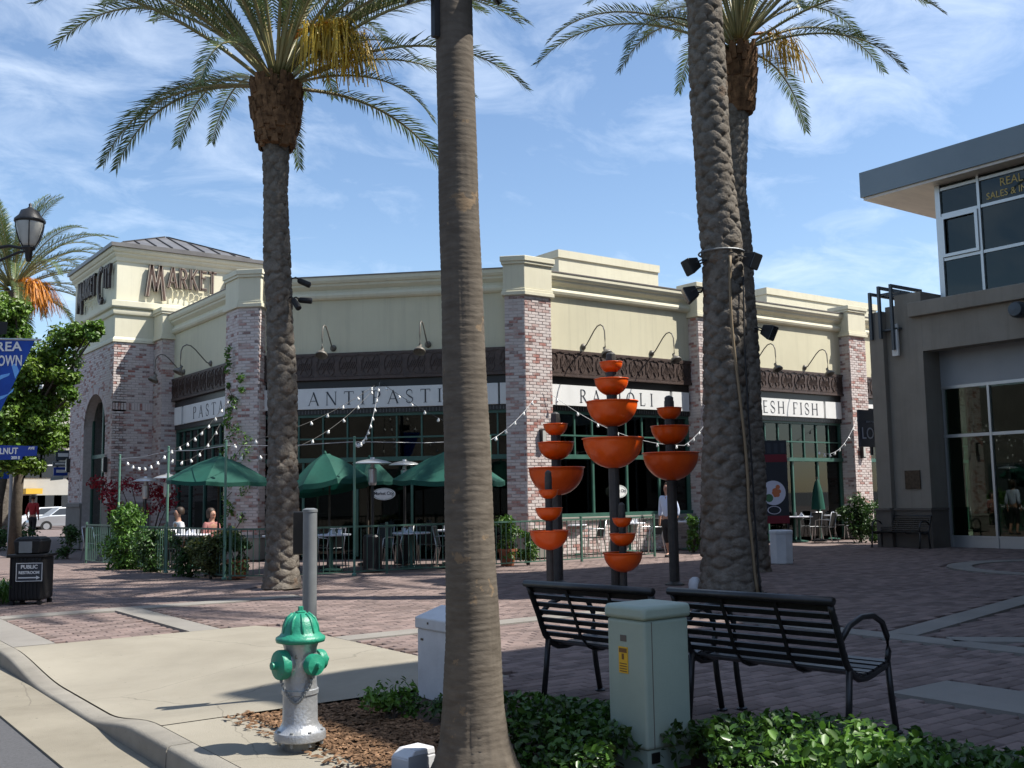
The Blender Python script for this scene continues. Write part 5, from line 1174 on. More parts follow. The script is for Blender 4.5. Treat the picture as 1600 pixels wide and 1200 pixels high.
e0 = G(1455, 864); b3 = dup(b1, (XF-.95, 15.05, 0), math.pi-.0, 'dark slatted bench in the shade against the tan pier'); b3.location = (XF-.12, 16.75, 0); b3['group'] = 'bench by the pier'; del b3['group']
b3.scale = (.95, 1.25, .95)
# ================================================================ LITTER BIN
tr = G(48, 943); t = thing('litter_bin', 'black square litter bin with a PUBLIC RESTROOM sign, at the left edge', 'bin', (tr[0], tr[1], 0), math.atan2(CR[1], CR[0])+rad(4)); WB = .245
mb = MB().prism([(-WB, -WB), (WB, -WB), (WB, WB), (-WB, WB)], .06, .72); bevel(mb.build('body', 'black_plastic', t), .05, 3)
for k in range(9):
    x = -WB+.03+k*(2*WB-.06)/8; MB().bx(x-.008, x+.008, -WB-.012, -WB+.0, .08, .70).build('rib', 'black_plastic', t)
bevel(MB().bx(-WB-.03, WB+.03, -WB-.03, WB+.03, .70, .745).build('rim', 'black_plastic', t), .012)
hd = MB().prism([(-.19, -.19), (.19, -.19), (.19, .19), (-.19, .19)], .745, .955, [(-.21, -.21), (.21, -.21), (.21, .21), (-.21, .21)]); hd.prism([(-.21, -.21), (.21, -.21), (.21, .21), (-.21, .21)], .955, 1.0, [(-.15, -.15), (.15, -.15), (.15, .15), (-.15, .15)]); hood = bevel(hd.build('hood', 'black_plastic', t), .03, 3)
MB().bx(-.12, .07, -.214, -.196, .765, .935).build('flap', 'steel_grey', hood); MB().bx(.085, .17, -.210, -.196, .765, .935).build('opening', 'interior_dark', hood)
for x, y in ((-.2, -.2), (.2, -.2), (.2, .2), (-.2, .2)): MB().bx(x-.03, x+.03, y-.03, y+.03, -.02, .06).build('foot', 'black_plastic', t)
pb = MB().bx(-.13, .26, -WB-.03, -WB-.014, .345, .625); pbo = bevel(pb.build('sign_plate', 'ink', t), .02); pbo['label'] = 'dark sign plate reading PUBLIC RESTROOM with an arrow'
fm = MB(); y0 = -WB-.034
for a in ((-.125, .255, .350, .358), (-.125, .255, .612, .620), (-.125, -.117, .358, .612), (.247, .255, .358, .612)): fm.bx(a[0], a[1], y0, y0+.0035, a[2], a[3])
fm.build('sign_border', 'sign_white', pbo)
mb = text_mb('PUBLIC', .076, .004, 1, 'CENTER', 1, .002); mb.xf(face_mat((.065, y0, .538), (1, 0, 0))); mb.build('lettering', 'sign_white', pbo)
mb = text_mb('RESTROOM', .058, .004, 1, 'CENTER', 1, .002); mb.xf(face_mat((.065, y0, .460), (1, 0, 0))); mb.build('lettering', 'sign_white', pbo)
ar = MB().bx(-.09, .18, y0, y0+.0035, .395, .412); ar.add([(.17, y0, .375), (.225, y0, .4035), (.17, y0, .432), (.17, y0+.0035, .375), (.225, y0+.0035, .4035), (.17, y0+.0035, .432)], [(0, 1, 2), (0, 3, 4, 1), (1, 4, 5, 2), (2, 5, 3, 0)]); ar.build('arrow', 'sign_white', pbo)
# ================================================================ STREET LAMP, BANNER, STREET SIGN (left edge)
pp = D(-34, 800, 15.0); sl = thing('street_lamp', 'black street lamp with a bell-shaped glass lantern on a scrolled arm, at the left edge', 'street lamp', (pp[0], pp[1], 0))
MB().lathe([(.16, 0), (.16, .25), (.10, .35), (.075, .6), (.06, 3.5), (.05, 6.2), (0, 6.22)], (0, 0, 0), 16).build('pole', 'black_metal', sl, smooth=True)
lp = D(45, 392, 15.0); lx, ly, lz = lp[0]-pp[0], lp[1]-pp[1], lp[2]
mb = MB().tube([(0, 0, lz+.03), (lx*.5, ly*.5, lz+.08), (lx, ly, lz+.02)], .025, 6).tube([(0, 0, lz-.25), (lx*.35, ly*.35, lz-.12), (lx*.75, ly*.75, lz-.02), (lx, ly, lz)], .02, 6); mb.build('arm', 'black_metal', sl)
k = .92
lan = MB().lathe([(.03, -.16), (.05, -.10), (.055, .0), (.09, .03), (.10, .06)], (lx, ly, lz), 18).build('lantern_base', 'black_metal', sl, smooth=True)
MB().lathe([(.10*k, .06), (.13*k, .10), (.17*k, .25), (.215*k, .40), (.215*k, .43)], (lx, ly, lz), 22).build('globe', 'lamp_glass', sl, smooth=True)
MB().lathe([(.225*k, .42), (.24*k, .44), (.235*k, .47), (.17*k, .53), (.14*k, .60), (.05*k, .64), (.02, .67), (.025, .70), (.0, .73)], (lx, ly, lz), 22).build('hood', 'black_metal', sl, smooth=True)
for i in range(6):
    a = i*math.pi/3+.3; ca, sa = math.cos(a), math.sin(a)
    MB().tube([(lx+ca*r_, ly+sa*r_, lz+z_) for r_, z_ in ((.09, .05), (.15, .14), (.205, .30), (.225, .43))], .009, 5).build('rib', 'black_metal', sl)
bn = thing('street_banner', 'blue pennant banner with white lettering hanging at the left edge', 'banner', D(0, 530, 15.0))
def Lp(px, py, d=15.0): return Vector(D(px, py, d))-Vector(bn.location)
xr = Vector((CR[0], CR[1], 0)).normalized(); nf = Vector((-NH[0], -NH[1], 0))*.004
def panel(mbx, pts, off):
    v = [Lp(*p)+nf*off for p in pts]; n_ = len(v); v2 = [q-nf*.8 for q in v]
    mbx.add(v+v2, [tuple(range(n_-1, -1, -1)), tuple(range(n_, 2*n_))]+[(i, (i+1) % n_, n_+(i+1) % n_, n_+i) for i in range(n_)])
mb = MB(); panel(mb, [(-34, 529), (55, 531), (25, 592), (-6, 655), (-34, 700)], 0); cl_ = mb.build('cloth', 'banner_blue', bn)
mb = MB(); panel(mb, [(-34, 606), (-20, 596), (2, 586), (16, 583), (14, 587), (-6, 596), (-34, 616)], 1); panel(mb, [(-34, 628), (-10, 622), (12, 616), (22, 606), (20, 612), (6, 622), (-12, 630), (-34, 638)], 1); panel(mb, [(18, 570), (25, 568), (30, 580), (24, 592)], 1); mb.build('swirl', 'banner_light', cl_)
a = bn.location
for body, px, py, hh, sxx in (('BREA', -50, 548, .19, 1.1), ('DOWNTOWN', -62, 571, .215, .62)):
    mb = text_mb(body, hh, .003, sxx, 'RIGHT', 1.05, .004); o_ = Lp(34 if body == 'BREA' else 35, py); mb.xf(face_mat(o_+nf*2, xr)); mb.build('lettering', 'sign_white', cl_)
mb = MB().tube([Lp(-34, 529), Lp(64, 531)], .016, 6); mb.build('rod', 'alu', bn)
bk = MB(); v = [Lp(-34, 500), Lp(12, 503), Lp(10, 522), Lp(-34, 526)]; panel(bk, [(-34, 500), (12, 503), (10, 522), (-34, 527)], 0); tag(bk.build('speaker_box', 'black_plastic', None, world=False), 'dark box fixed above the blue banner at the left edge', 'box').location = bn.location
ss = thing('street_sign', 'blue street name sign lettered WALNUT AVE at the left edge', 'sign', D(0, 708, 15.0))
def panel2(mbx, pts, off):
    v = [Vector(D(px, py, 15.0))-Vector(ss.location)+nf*off for px, py in pts]; n_ = len(v); v2 = [q-nf*3 for q in v]
    mbx.add(v+v2, [tuple(range(n_-1, -1, -1)), tuple(range(n_, 2*n_))]+[(i, (i+1) % n_, n_+(i+1) % n_, n_+i) for i in range(n_)])
mb = MB(); panel2(mb, [(-40, 695), (58, 697), (57, 712), (35, 713), (34, 718), (-40, 719)], 0); pl3 = mb.build('plate', 'sign_blue', ss)
def sst(body, px, py, hh, sxx, al): 
    m_ = text_mb(body, hh, .003, sxx, al, 1.0, .003); m_.xf(face_mat(Vector(D(px, py, 15.0))-Vector(ss.location)+nf*1.5, xr)); m_.build('lettering', 'sign_white', pl3)
sst('WALNUT', 28, 709, .125, .82, 'RIGHT'); sst('AVE', 54, 702, .05, 1, 'RIGHT'); sst('200 S', 31, 717, .055, 1, 'RIGHT')
# ================================================================ PLANTING IN THE BED
def bed_leaves():
    P = []; Q = []
    n = 26000
    y = rng.uniform(.4, 5.35, n); xm = np.where(y > 4.05, 4.74, 4.74+(4.05-y)*.55); x = 3.42+(xm-3.42)*rng.uniform(0, 1, n); h = .22+.07*np.sin(x*4.1+y*2.3)+.06*np.sin(y*5.2+x*1.7)
    edge = np.minimum(np.minimum(x-3.42, xm+.03-x), 5.42-y); h = h*np.clip(edge/.22, .25, 1)
    z = h*rng.uniform(0, 1, n)**.5; keep = ~((np.abs(x-4.195) < .19) & (np.abs(y-4.445) < .17)) & (np.hypot(x-3.22, y-4.79) > .24)
    ax = (x-3.45)*.63+(y-3.5)*.777; px_ = -(x-3.45)*.777+(y-3.5)*.63; keep &= ~((np.abs(px_-.01) < .25) & (ax < .98) & (ax > -1.2))
    return np.stack([x, y, z], 1)[keep]
P = bed_leaves(); Q = rng.normal(size=P.shape)*.6; Q[:, 2] += .7; Q /= np.linalg.norm(Q, axis=1)[:, None]
o = bpy.data.objects.new('hedge', leaf_mesh('hedge', P, Q, .052, 'leaf_hedge', .62)); COL.objects.link(o); tag(stuff(o), 'low dark green ground-cover hedge in front of the benches', 'hedge')
def bush(name, label, c, r, h, n, size, M, asp=.5, seed=0, group=None, blobs=10, stem=True):
    t = thing(name, label, 'plant', (c[0], c[1], c[2] if len(c) > 2 else 0), group=group); rr = random.Random(seed); bl = []
    for k in range(blobs):
        a = rr.uniform(0, 6.28); d = r*rr.uniform(0, .62); z = h*rr.uniform(.10, .80); s_ = r*rr.uniform(.32, .58); bl.append((d*math.cos(a), d*math.sin(a), z, s_, s_, s_*.8))
    leaf_cloud('foliage', bl, n//blobs, size, M, t, asp)
    if stem:
        sm_ = MB()
        for k in range(7): a = rr.uniform(0, 6.28); b_ = bl[k % len(bl)]; sm_.tube([(.03*math.cos(a), .03*math.sin(a), -.02), (b_[0]*.4, b_[1]*.4, b_[2]*.5), (b_[0], b_[1], b_[2])], [.014, .01, .005], 5)
        sm_.build('stems', 'bark', t)
    return t
q = G(605, 1122); bush('small_shrub', 'small shrub in the mulch beside the hydrant, brightened in leaf colour against the shade', (q[0]+.02, q[1], 0), .22, .27, 560, .045, 'leaf_bright', seed=2)  # bright leaf colour makes up for sun lost to the block's shadow
q = G(672, 1120); bush('small_shrub', 'small dark shrub left of the foreground trunk', (q[0]+.05, q[1]-.1, 0), .16, .15, 220, .045, 'leaf_mid', seed=3)
q = G(560, 1112); bush('small_shrub', 'tiny sparse shrub at the edge of the mulch', (q[0]+.35, q[1]-.15, 0), .13, .13, 120, .04, 'leaf_mid', seed=31)
# hedge clump at right, its sunlit look painted in with a brighter leaf
bush('small_shrub', 'leafy hedge clump right of the green cabinet, sunlight painted into its leaves', (4.22, 3.05, 0), .50, .38, 2200, .055, 'leaf_bright', .6, 6, blobs=16)
mc = MB(); rr = random.Random(11)
for k in range(5200):
    x = rr.uniform(2.86, 3.75); y = rr.uniform(4.6, 7.15)
    if k % 26 == 0: x = rr.uniform(2.70, 2.9)
    l_ = rr.uniform(.012, .035); w_ = rr.uniform(.005, .012); a = rr.uniform(0, 6.28); z = -.02+rr.uniform(0, .022)+(.03 if x < 2.9 else 0)
    ca, sa = math.cos(a)*l_, math.sin(a)*l_; wx, wy = -math.sin(a)*w_, math.cos(a)*w_; tz = rr.uniform(-.008, .008)
    mc.add([(x-ca-wx, y-sa-wy, z), (x+ca-wx, y+sa-wy, z+tz), (x+ca+wx, y+sa+wy, z+tz+.003), (x-ca+wx, y-sa+wy, z+.003), (x, y, z+.010)], [(0, 1, 4), (1, 2, 4), (2, 3, 4), (3, 0, 4)])
tag(stuff(mc.build('mulch', 'mulch')), 'brown bark mulch round the hydrant and trunk', 'mulch')
# ================================================================ PATIO RAILING
RP = [(6.85, 27.5), (7.02, 24.9), (7.15, 22.3), (7.45, 19.4), (8.1, 18.62), (10.3, 18.42), (12.6, 18.2), (15.2, 18.22), (17.6, 18.3)]
PICK = MB().tube([(0, 0, .08), (0, 0, .93)], .009, 5).mesh('picket', 'rail_green'); 
rl_lab = ['railing section beside the arched tower doorway', 'railing section behind the bright leafy bush', 'railing section behind the dark planters', 'short railing section behind the left palm', 'railing section in front of the tables with white cloths', 'railing section behind the bare foreground trunk', 'railing section behind the left orange bowls', 'railing section behind the tallest orange bowls, beside the woman']
for (a, b), lb in zip(zip(RP[:-1], RP[1:]), rl_lab):
    A = Vector(a); B = Vector(b); ln = (B-A).length; t = thing('patio_railing', 'green metal patio '+lb, 'railing', (A.x, A.y, 0), math.atan2(B.y-A.y, B.x-A.x), 'patio railing sections')
    MB().bx(0, ln, -.018, .018, .93, .965).build('top_rail', 'rail_green', t); MB().bx(0, ln, -.014, .014, .06, .085).build('bottom_rail', 'rail_green', t)
    for x in ((.03,) if b != RP[-1] else (.03, ln-.03)): MB().bx(x-.022, x+.022, -.022, .022, 0, 1.02).build('post', 'rail_green', t)
    n = int(ln/.125)
    for i in range(1, n): o = bpy.data.objects.new('picket', PICK); COL.objects.link(o); o.parent = t; o.location = (ln*i/n, 0, 0)
# light poles
POLES = {}
for k, (px, x, y, lb) in {'a': (175, 6.99, 25.2, 'left of the bright leafy bush'), 'b': (252, 7.16, 22.2, 'right of the bright leafy bush'), 'c': (345, 7.40, 19.5, 'in front of the nearest green parasol'), 'd': (546, 9.62, 18.44, 'by the tables, right of the left palm'), 'e': (771, 12.7, 18.16, 'just right of the bare foreground trunk')}.items():
    zt = D(px, {'a': 712, 'b': 699, 'c': 690, 'd': 684, 'e': 682}[k], NH[0]*x+NH[1]*y)[2]
    t = thing('light_pole', 'slim green string-light pole '+lb, 'pole', (x, y, 0), group='slim patio light poles'); MB().tube([(0, 0, 0), (0, 0, zt)], .026, 8).build('tube', 'green_pole', t); MB().lathe([(.05, 0), (.05, .03), (.028, .05)], (0, 0, 0), 10).build('foot', 'green_pole', t); MB().lathe([(.03, zt), (.03, zt+.02), (0, zt+.03)], (0, 0, 0), 8).build('cap', 'green_pole', t)
    POLES[k] = Vector((x, y, zt-.08))
BULB = MB().lathe([(0, -.066), (.022, -.06), (.033, -.038), (.029, -.012), (.016, .005), (.016, .03), (0, .03)], (0, 0, 0), 10).mesh('bulb', 'bulb', True)
def strand(p, q, sag, n, label, wire='wire'):
    p = Vector(p); q = Vector(q); t = thing('string_lights', label, 'string lights', p, group='patio string lights'); pts = []
    for i in range(17): u = i/16; pts.append(p.lerp(q, u)+Vector((0, 0, -4*sag*u*(1-u)))-p)
    MB().tube(pts, .006, 4).build('wire', wire, t)
    for i in range(n):
        u = (i+.6)/n; b = p.lerp(q, u)+Vector((0, 0, -4*sag*u*(1-u)-.03))-p; o = bpy.data.objects.new('bulb', BULB); COL.objects.link(o); o.parent = t; o.location = b; o.rotation_euler = (random.uniform(-.3, .3), random.uniform(-.3, .3), 0)
hub = Vector(fr_ch.at(u_on(fr_ch, 595, 602), .09, 4.42))
strand(hub, POLES['c'], .25, 9, 'string lights from the ANTIPASTI sign to the parasol pole, upper strand'); strand(hub, POLES['c']+Vector((.5, .9, -.15)), .55, 9, 'string lights from the ANTIPASTI sign sagging to the left palm, lower strand')
strand(hub, POLES['d'], .50, 11, 'string lights looping steeply from the ANTIPASTI sign to the pole below', 'wire_pale'); strand(hub, POLES['e'], .12, 8, 'string lights from the ANTIPASTI sign to the right, behind the bare trunk')
pl_top = Vector(Fr((9.91, 26.2), (9.91, 25.34)).at(.5, .03, 4.2))
strand(pl_top, POLES['b'], .25, 9, 'string lights from the PASTA pier down to the pole by the bright bush'); strand(pl_top+Vector((0, .2, -.25)), POLES['b']+Vector((.3, .9, -.1)), .55, 7, 'sagging inner string lights below the PASTA sign')
strand(POLES['b'], POLES['a']+Vector((.3, .6, 0)), .25, 7, 'string lights in front of the tower brickwork')
strand(POLES['e'], (15.4, 20.05, 3.9), .12, 5, 'string lights rising to the sunlit corner pier', 'wire_pale'); strand((15.7, 20.05, 4.1), (19.0, 18.6, 2.7), .35, 7, 'string lights across the ravioli window', 'wire_pale'); strand((19.0, 18.6, 2.7), (21.6, 20.05, 3.7), .1, 5, 'short string lights rising to the pier left of the thick palm', 'wire_pale')
strand((28.4, 20.05, 4.0), (24.4, 18.7, 2.65), .55, 9, 'string lights sagging from the far pier under the FRESH FISH sign', 'wire_pale')
wr = [(POLES['a'], POLES['b']), (POLES['b'], POLES['c']), (POLES['c'], POLES['d']), (POLES['d'], POLES['e'])]
for (a, b), lb in zip(wr, ('left of the bright bush', 'across the nearest green parasol', 'behind the left palm', 'across the antipasti window')): tag(MB().tube([a, a.lerp(b, .5)+Vector((0, 0, -.04)), b], .008, 5).build('guy_wire', 'wire_pale'), 'pale taut wire between light poles '+lb, 'wire', 'pole guy wires')
# ================================================================ PARASOLS, HEATERS
def parasol(c, r, zr, za, rz, tilt, label, pole=True):
    t = thing('parasol', label, 'parasol', (c[0], c[1], 0), rz, 'green patio parasols')
    M_ = Matrix.Translation((0, 0, zr)) @ Matrix.Rotation(rad(tilt), 4, 'X') @ Matrix.Translation((0, 0, -zr))
    mb = MB(); n = 8; sub = 5; rows = [(.12, 0.97), (.14, .93), (.4, .72), (.7, .38), (1.0, 0), (1.005, -.16)]
    for (k, hgt) in rows:
        for i in range(n*sub):
            a = 2*math.pi*i/(n*sub); f = (i % sub)/sub; sc_ = (math.cos(math.pi/n)/math.cos((f-.5)*2*math.pi/n)); sagz = -.05*math.sin(f*math.pi)*k*(za-zr); rr_ = r*k*sc_
            mb.v.append((rr_*math.cos(a), rr_*math.sin(a), zr+(za-zr)*hgt+sagz))
    m_ = n*sub
    for j in range(len(rows)-1):
        for i in range(m_): mb.f.append((j*m_+i, (j+1)*m_+i, (j+1)*m_+(i+1) % m_, j*m_+(i+1) % m_))
    mb.v.append((0, 0, za)); mb.f += [(m_*0+i, (i+1) % m_, len(mb.v)-1) for i in range(m_)]
    mb.xf(M_); can = mb.build('canopy', 'umbrella_green', t); smooth_angle(can, 14)
    for i in range(n):
        a = 2*math.pi*i/n; MB().tube([(0, 0, za-.05), (r*.98*math.cos(a)*math.cos(math.pi/n)*1.02, r*.98*math.sin(a)*math.cos(math.pi/n)*1.02, zr-.01)], .010, 4).xf(M_).build('rib', 'bark', can)
    if pole: MB().tube([(0, 0, .02), (0, 0, za-.05)], .022, 8).build('pole', 'bark', t); MB().lathe([(.24, 0), (.24, .05), (.06, .09), (.05, .3)], (0, 0, 0), 16).build('base', 'black_metal', t)
    MB().lathe([(.03, za-.02), (.035, za+.02), (.02, za+.06), (0, za+.07)], (0, 0, 0), 8).xf(M_).build('finial', 'umbrella_green', t)
P = D(342, 750, 21.3); parasol(P, 1.06, P[2], D(342, 713, 21.3)[2], .2, 3, 'green parasol nearest the PASTA sign, left of the palm')
P = D(515, 757, 22.6); parasol(P, .95, P[2], D(518, 708, 22.6)[2], .5, -10, 'tilted green parasol just right of the left palm')
P = D(575, 748, 23.6); parasol(P, .62, P[2], D(575, 716, 23.6)[2], .1, 6, 'small green parasol between the two steel heaters')
P = D(702, 750, 22.6); parasol(P, 1.22, P[2], D(702, 705, 22.6)[2], .3, 2, 'green parasol behind the bare foreground trunk')
q = G(1281, 846); t = thing('parasol', 'closed green parasol among the tables under FRESH FISH', 'parasol', (q[0], q[1], 0)); mb = MB()
for i, (r_, z) in enumerate(((.16, .95), (.15, 1.1), (.11, 1.5), (.06, 1.75), (.02, 1.85))):
    for k in range(16): a = 2*math.pi*k/16; rr_ = r_*(1+.28*math.cos(8*a)); mb.v.append((rr_*math.cos(a), rr_*math.sin(a), z))
for j in range(4):
    for k in range(16): mb.f.append((j*16+k, j*16+(k+1) % 16, j*16+16+(k+1) % 16, j*16+16+k))
mb.build('canopy', 'umbrella_green', t, smooth=True); MB().tube([(0, 0, 0), (0, 0, 1.93)], .02, 8).build('pole', 'bark', t); MB().lathe([(.22, 0), (.22, .05), (.05, .1)], (0, 0, 0), 14).build('base', 'black_metal', t)
def heater(px, py, dist, wpx, label):
    P = D(px, py, dist); r = wpx/2*dist/F_PX; z = P[2]; t = thing('patio_heater', label, 'patio heater', (P[0], P[1], 0), group='steel patio heaters')
    MB().lathe([(r, z-.10), (r*.98, z-.09), (r*.7, z-.045), (r*.3, z-.01), (.05, z), (.05, z+.03), (0, z+.03)], (0, 0, 0), 28).build('reflector', 'heater_top', t, smooth=True)
    MB().lathe([(.07, z-.55), (.09, z-.5), (.09, z-.22), (.05, z-.18), (.03, z-.05)], (0, 0, 0), 16).build('burner', 'chrome', t); MB().tube([(0, 0, .6), (0, 0, z-.54)], .032, 10).build('pole', 'black_metal', t); MB().lathe([(.24, 0), (.24, .04), (.2, .06), (.2, .7), (.17, .74), (.04, .76)], (0, 0, 0), 18).build('base', 'black_metal', t)
heater(582, 717, 21.8, 62, 'steel patio heater in front of the antipasti window, left of two'); heater(632, 720, 24.0, 50, 'steel patio heater in front of the antipasti window, right of two'); heater(228, 746, 27.0, 40, 'patio heater in front of the red flowers'); heater(262, 741, 25.5, 44, 'patio heater left of the PASTA window')
# ================================================================ TABLES AND CHAIRS
def make_table(label, M):
    t = thing('cafe_table', label, 'table', (0, 0, 0), group='patio tables'); MB().lathe([(0, .72), (.40, .72), (.41, .73), (.41, .75), (.40, .755), (0, .755)], (0, 0, 0), 24).build('top', M, t)
    MB().tube([(0, 0, .03), (0, 0, .72)], .035, 8).build('stem', 'green_frame', t); MB().lathe([(.26, 0), (.26, .02), (.06, .05)], (0, 0, 0), 16).build('foot', 'green_frame', t)
    MB().lathe([(.03, .755), (.035, .86), (.02, .88), (0, .88)], (.08, .12, 0), 8).build('glass', 'lamp_glass', t); MB().add([(-.15, -.1, .757), (-.02, -.14, .757), (.0, .02, .757), (-.13, .05, .757), (-.075, -.04, .87)], [(0, 1, 4), (1, 2, 4), (2, 3, 4), (3, 0, 4)]).build('napkin', 'cloth', t); MB().bx(-.12, -.06, .12, .2, .756, .85).build('menu_holder', 'cloth', t)
    return t
def make_chair(label):
    t = thing('patio_chair', label, 'chair', (0, 0, 0), group='patio chairs'); b = MB().bx(-.21, .21, -.21, .21, .43, .45); b.build('seat', 'chair_mesh', t)
    MB().add([(-.20, .20, .46), (.20, .20, .46), (.19, .29, .86), (-.19, .29, .86), (-.20, .215, .46), (.20, .215, .46), (.19, .305, .86), (-.19, .305, .86)], [(0, 1, 2, 3), (7, 6, 5, 4), (0, 4, 5, 1), (1, 5, 6, 2), (2, 6, 7, 3), (3, 7, 4, 0)]).build('backrest', 'chair_mesh', t)
    for s_ in (-1, 1):
        MB().tube([(s_*.22, -.24, 0), (s_*.22, -.20, .44), (s_*.235, -.18, .64), (s_*.235, -.05, .665), (s_*.23, .20, .655), (s_*.215, .26, .64)], .013, 6).build('arm', 'chrome', t, smooth=True); MB().tube([(s_*.22, .30, 0), (s_*.215, .21, .44), (s_*.205, .30, .87)], .013, 6).build('leg', 'chrome', t, smooth=True)
    MB().tube([(-.205, .30, .865), (.205, .30, .865)], .013, 6).build('top_rail', 'chrome', t)
    for y_ in (.2, -.2): MB().tube([(-.22, y_, .44), (.22, y_, .44)], .012, 6).build('seat_rail', 'chrome', t)
    return t
TB0 = make_table('x', 'cloth'); f_ = True
for px, py, lb in ((643, 893, 'cafe table with white cloth and napkins behind the railing, left of the bare trunk'), (440, 899, 'cafe table hidden behind the left palm'), (518, 897, 'cafe table with white cloth just right of the left palm'), (708, 886, 'cafe table with white cloth behind the bare trunk'), (893, 872, 'cafe table by the sunlit low brick wall'), (985, 868, 'cafe table behind the tallest bowl column'), (1080, 864, 'cafe table right of the woman'), (300, 893, 'cafe table where two people sit behind the railing'), (1300, 848, 'cafe table under the FRESH FISH sign'), (1250, 852, 'cafe table beside the white bin')):
    q = G(px, py-6); 
    if f_: TB0.location = (q[0], q[1], 0); TB0['label'] = lb; f_ = False
    else: dup(TB0, (q[0], q[1], 0), random.uniform(0, 6), lb)
CH0 = make_chair('x'); f_ = True
for px, py, rz, lb in ((515, 893, 3.3, 'metal chair facing the palm-side table'), (592, 893, 5.2, 'metal chair left of the white-clothed table'), (622, 886, 3.6, 'metal chair in front of the white-clothed table'), (668, 886, 2.5, 'metal chair right of the white-clothed table'), (700, 890, .8, 'metal chair left of the bare trunk'), (926, 873, 4.4, 'black mesh chair by the sunlit low wall, left of two'), (1017, 869, 4.6, 'black mesh chair by the sunlit low wall, beside the woman'), (868, 870, 1.6, 'black mesh chair behind the small left bowls'), (255, 893, 3.0, 'metal chair near the seated pair'), (283, 890, 3.9, 'chrome chair of the left seated person'), (325, 889, 2.8, 'chrome chair of the right seated person'), (478, 896, 5.6, 'metal chair by the foot of the left palm'), (1268, 850, 2.9, 'chair by the closed parasol, left side'), (1290, 852, 3.4, 'chair by the closed parasol, right side'), (1322, 848, 3.1, 'chair left of the round shrub'), (1342, 846, 3.0, 'chair under the round shrub'), (1105, 866, 2.4, 'chair right of the woman'), (150, 880, 2.0, 'chair by the arched doorway')):
    q = G(px, py-5)
    if f_: CH0.location = (q[0], q[1], 0); CH0.rotation_euler = (0, 0, rz); CH0['label'] = lb; f_ = False
    else: dup(CH0, (q[0], q[1], 0), rz, lb)
# ================================================================ PLANTS ROUND THE PATIO
def pot(t, r, h): MB().lathe([(r*.7, 0), (r*.95, h*.85), (r*1.08, h*.86), (r*1.08, h), (r*.92, h), (r*.88, h*.88), (0, h*.88)], (0, 0, 0), 18).build('pot', 'terracotta', t, smooth=False)
def planted(px, py, r, h, n, size, M, label, seed, potted=False, asp=.5, lift=.3):
    q = G(px, py); t = bush('potted_plant' if potted else 'shrub', label, (q[0], q[1], 0), r, h, n, size, M, asp, seed, blobs=12)
    if potted: pot(t, .2, .36)
    return t
planted(197, 889, .80, 1.45, 4200, .10, 'leaf_bright', 'bright sunlit leafy bush at the left end of the railing', 21); planted(236, 893, .52, 1.0, 1900, .09, 'leaf_mid', 'dark bush beside the bright leafy bush', 22)
planted(330, 903, .60, 1.15, 2600, .08, 'leaf_olive', 'dark olive bush behind the parasol pole', 23); planted(372, 903, .42, 1.0, 1300, .08, 'leaf_mid', 'dark bush at the foot of the PASTA pier', 24, True); planted(296, 900, .46, .95, 1500, .08, 'leaf_mid', 'low dark bush in front of the seated pair', 25)
planted(105, 872, .45, 1.0, 900, .09, 'leaf_mid', 'potted plant left of the arched doorway', 26)
planted(793, 884, .36, 1.25, 800, .09, 'leaf_bright', 'terracotta pot with a trailing plant, right of the bare trunk', 27, True); planted(826, 882, .34, 1.2, 700, .085, 'leaf_bright', 'trailing leafy plant at the foot of the sunlit corner pier', 28)
planted(1345, 846, .75, 1.75, 2600, .10, 'leaf_mid', 'large round shrub in front of the far pier', 29); planted(1368, 848, .45, 1.3, 900, .09, 'leaf_mid', 'shrub against the edge of the tan pier', 30)
planted(1085, 862, .38, 1.1, 800, .09, 'leaf_bright', 'leafy plant right of the woman', 33)
# climbing vine on the PASTA pier
vt = thing('climbing_vine', 'sparse green vine climbing the left brick pier', 'plant', (10.0, 25.1, 0)); bl = []; rr = random.Random(4); st = MB(); pth = []
for k in range(26):
    z = .6+k*.16; o_ = rr.uniform(-.25, .35); c = Vector((9.86+o_*.7, 25.3-o_*.7, z)) if k % 2 else Vector((9.84, 25.4+rr.uniform(0, .6), z)); s_ = (.22 if z < 3.6 else .12)*rr.uniform(.6, 1.2); bl.append((c.x-10.0, c.y-25.1, z, s_, s_, s_)); pth.append((c.x-10.0, c.y-25.1, z))
leaf_cloud('foliage', bl, 34, .10, 'leaf_bright', vt); st.tube([(-.1, .2, 0)]+pth[::3], .012, 5).build('stem', 'bark', vt)
bl = [(-.25, .55, 4.8+.12*i, .10, .10, .10) for i in range(6)]; leaf_cloud('tip_foliage', bl, 16, .10, 'leaf_bright', vt)
# red bougainvillea
bt = G(215, 878); t = thing('flowering_shrub', 'red flowering shrub against the tower brickwork', 'plant', (bt[0]+.6, bt[1]+1.2, 0)); bl = []
for k in range(16):
    px = rr.uniform(150, 268); P = D(px, rr.uniform(752, 800), 27.4); bl.append((P[0]-t.location.x, P[1]-t.location.y, P[2], .28, .28, .2))
leaf_cloud('blossom', bl, 85, .10, 'flower_red', t); st = MB()
for b_ in bl[:9]: st.tube([(0, 0, 0), (b_[0]*.5, b_[1]*.5, b_[2]*.55), b_[:3]], [.03, .02, .008], 5)
st.build('stems', 'bark', t)
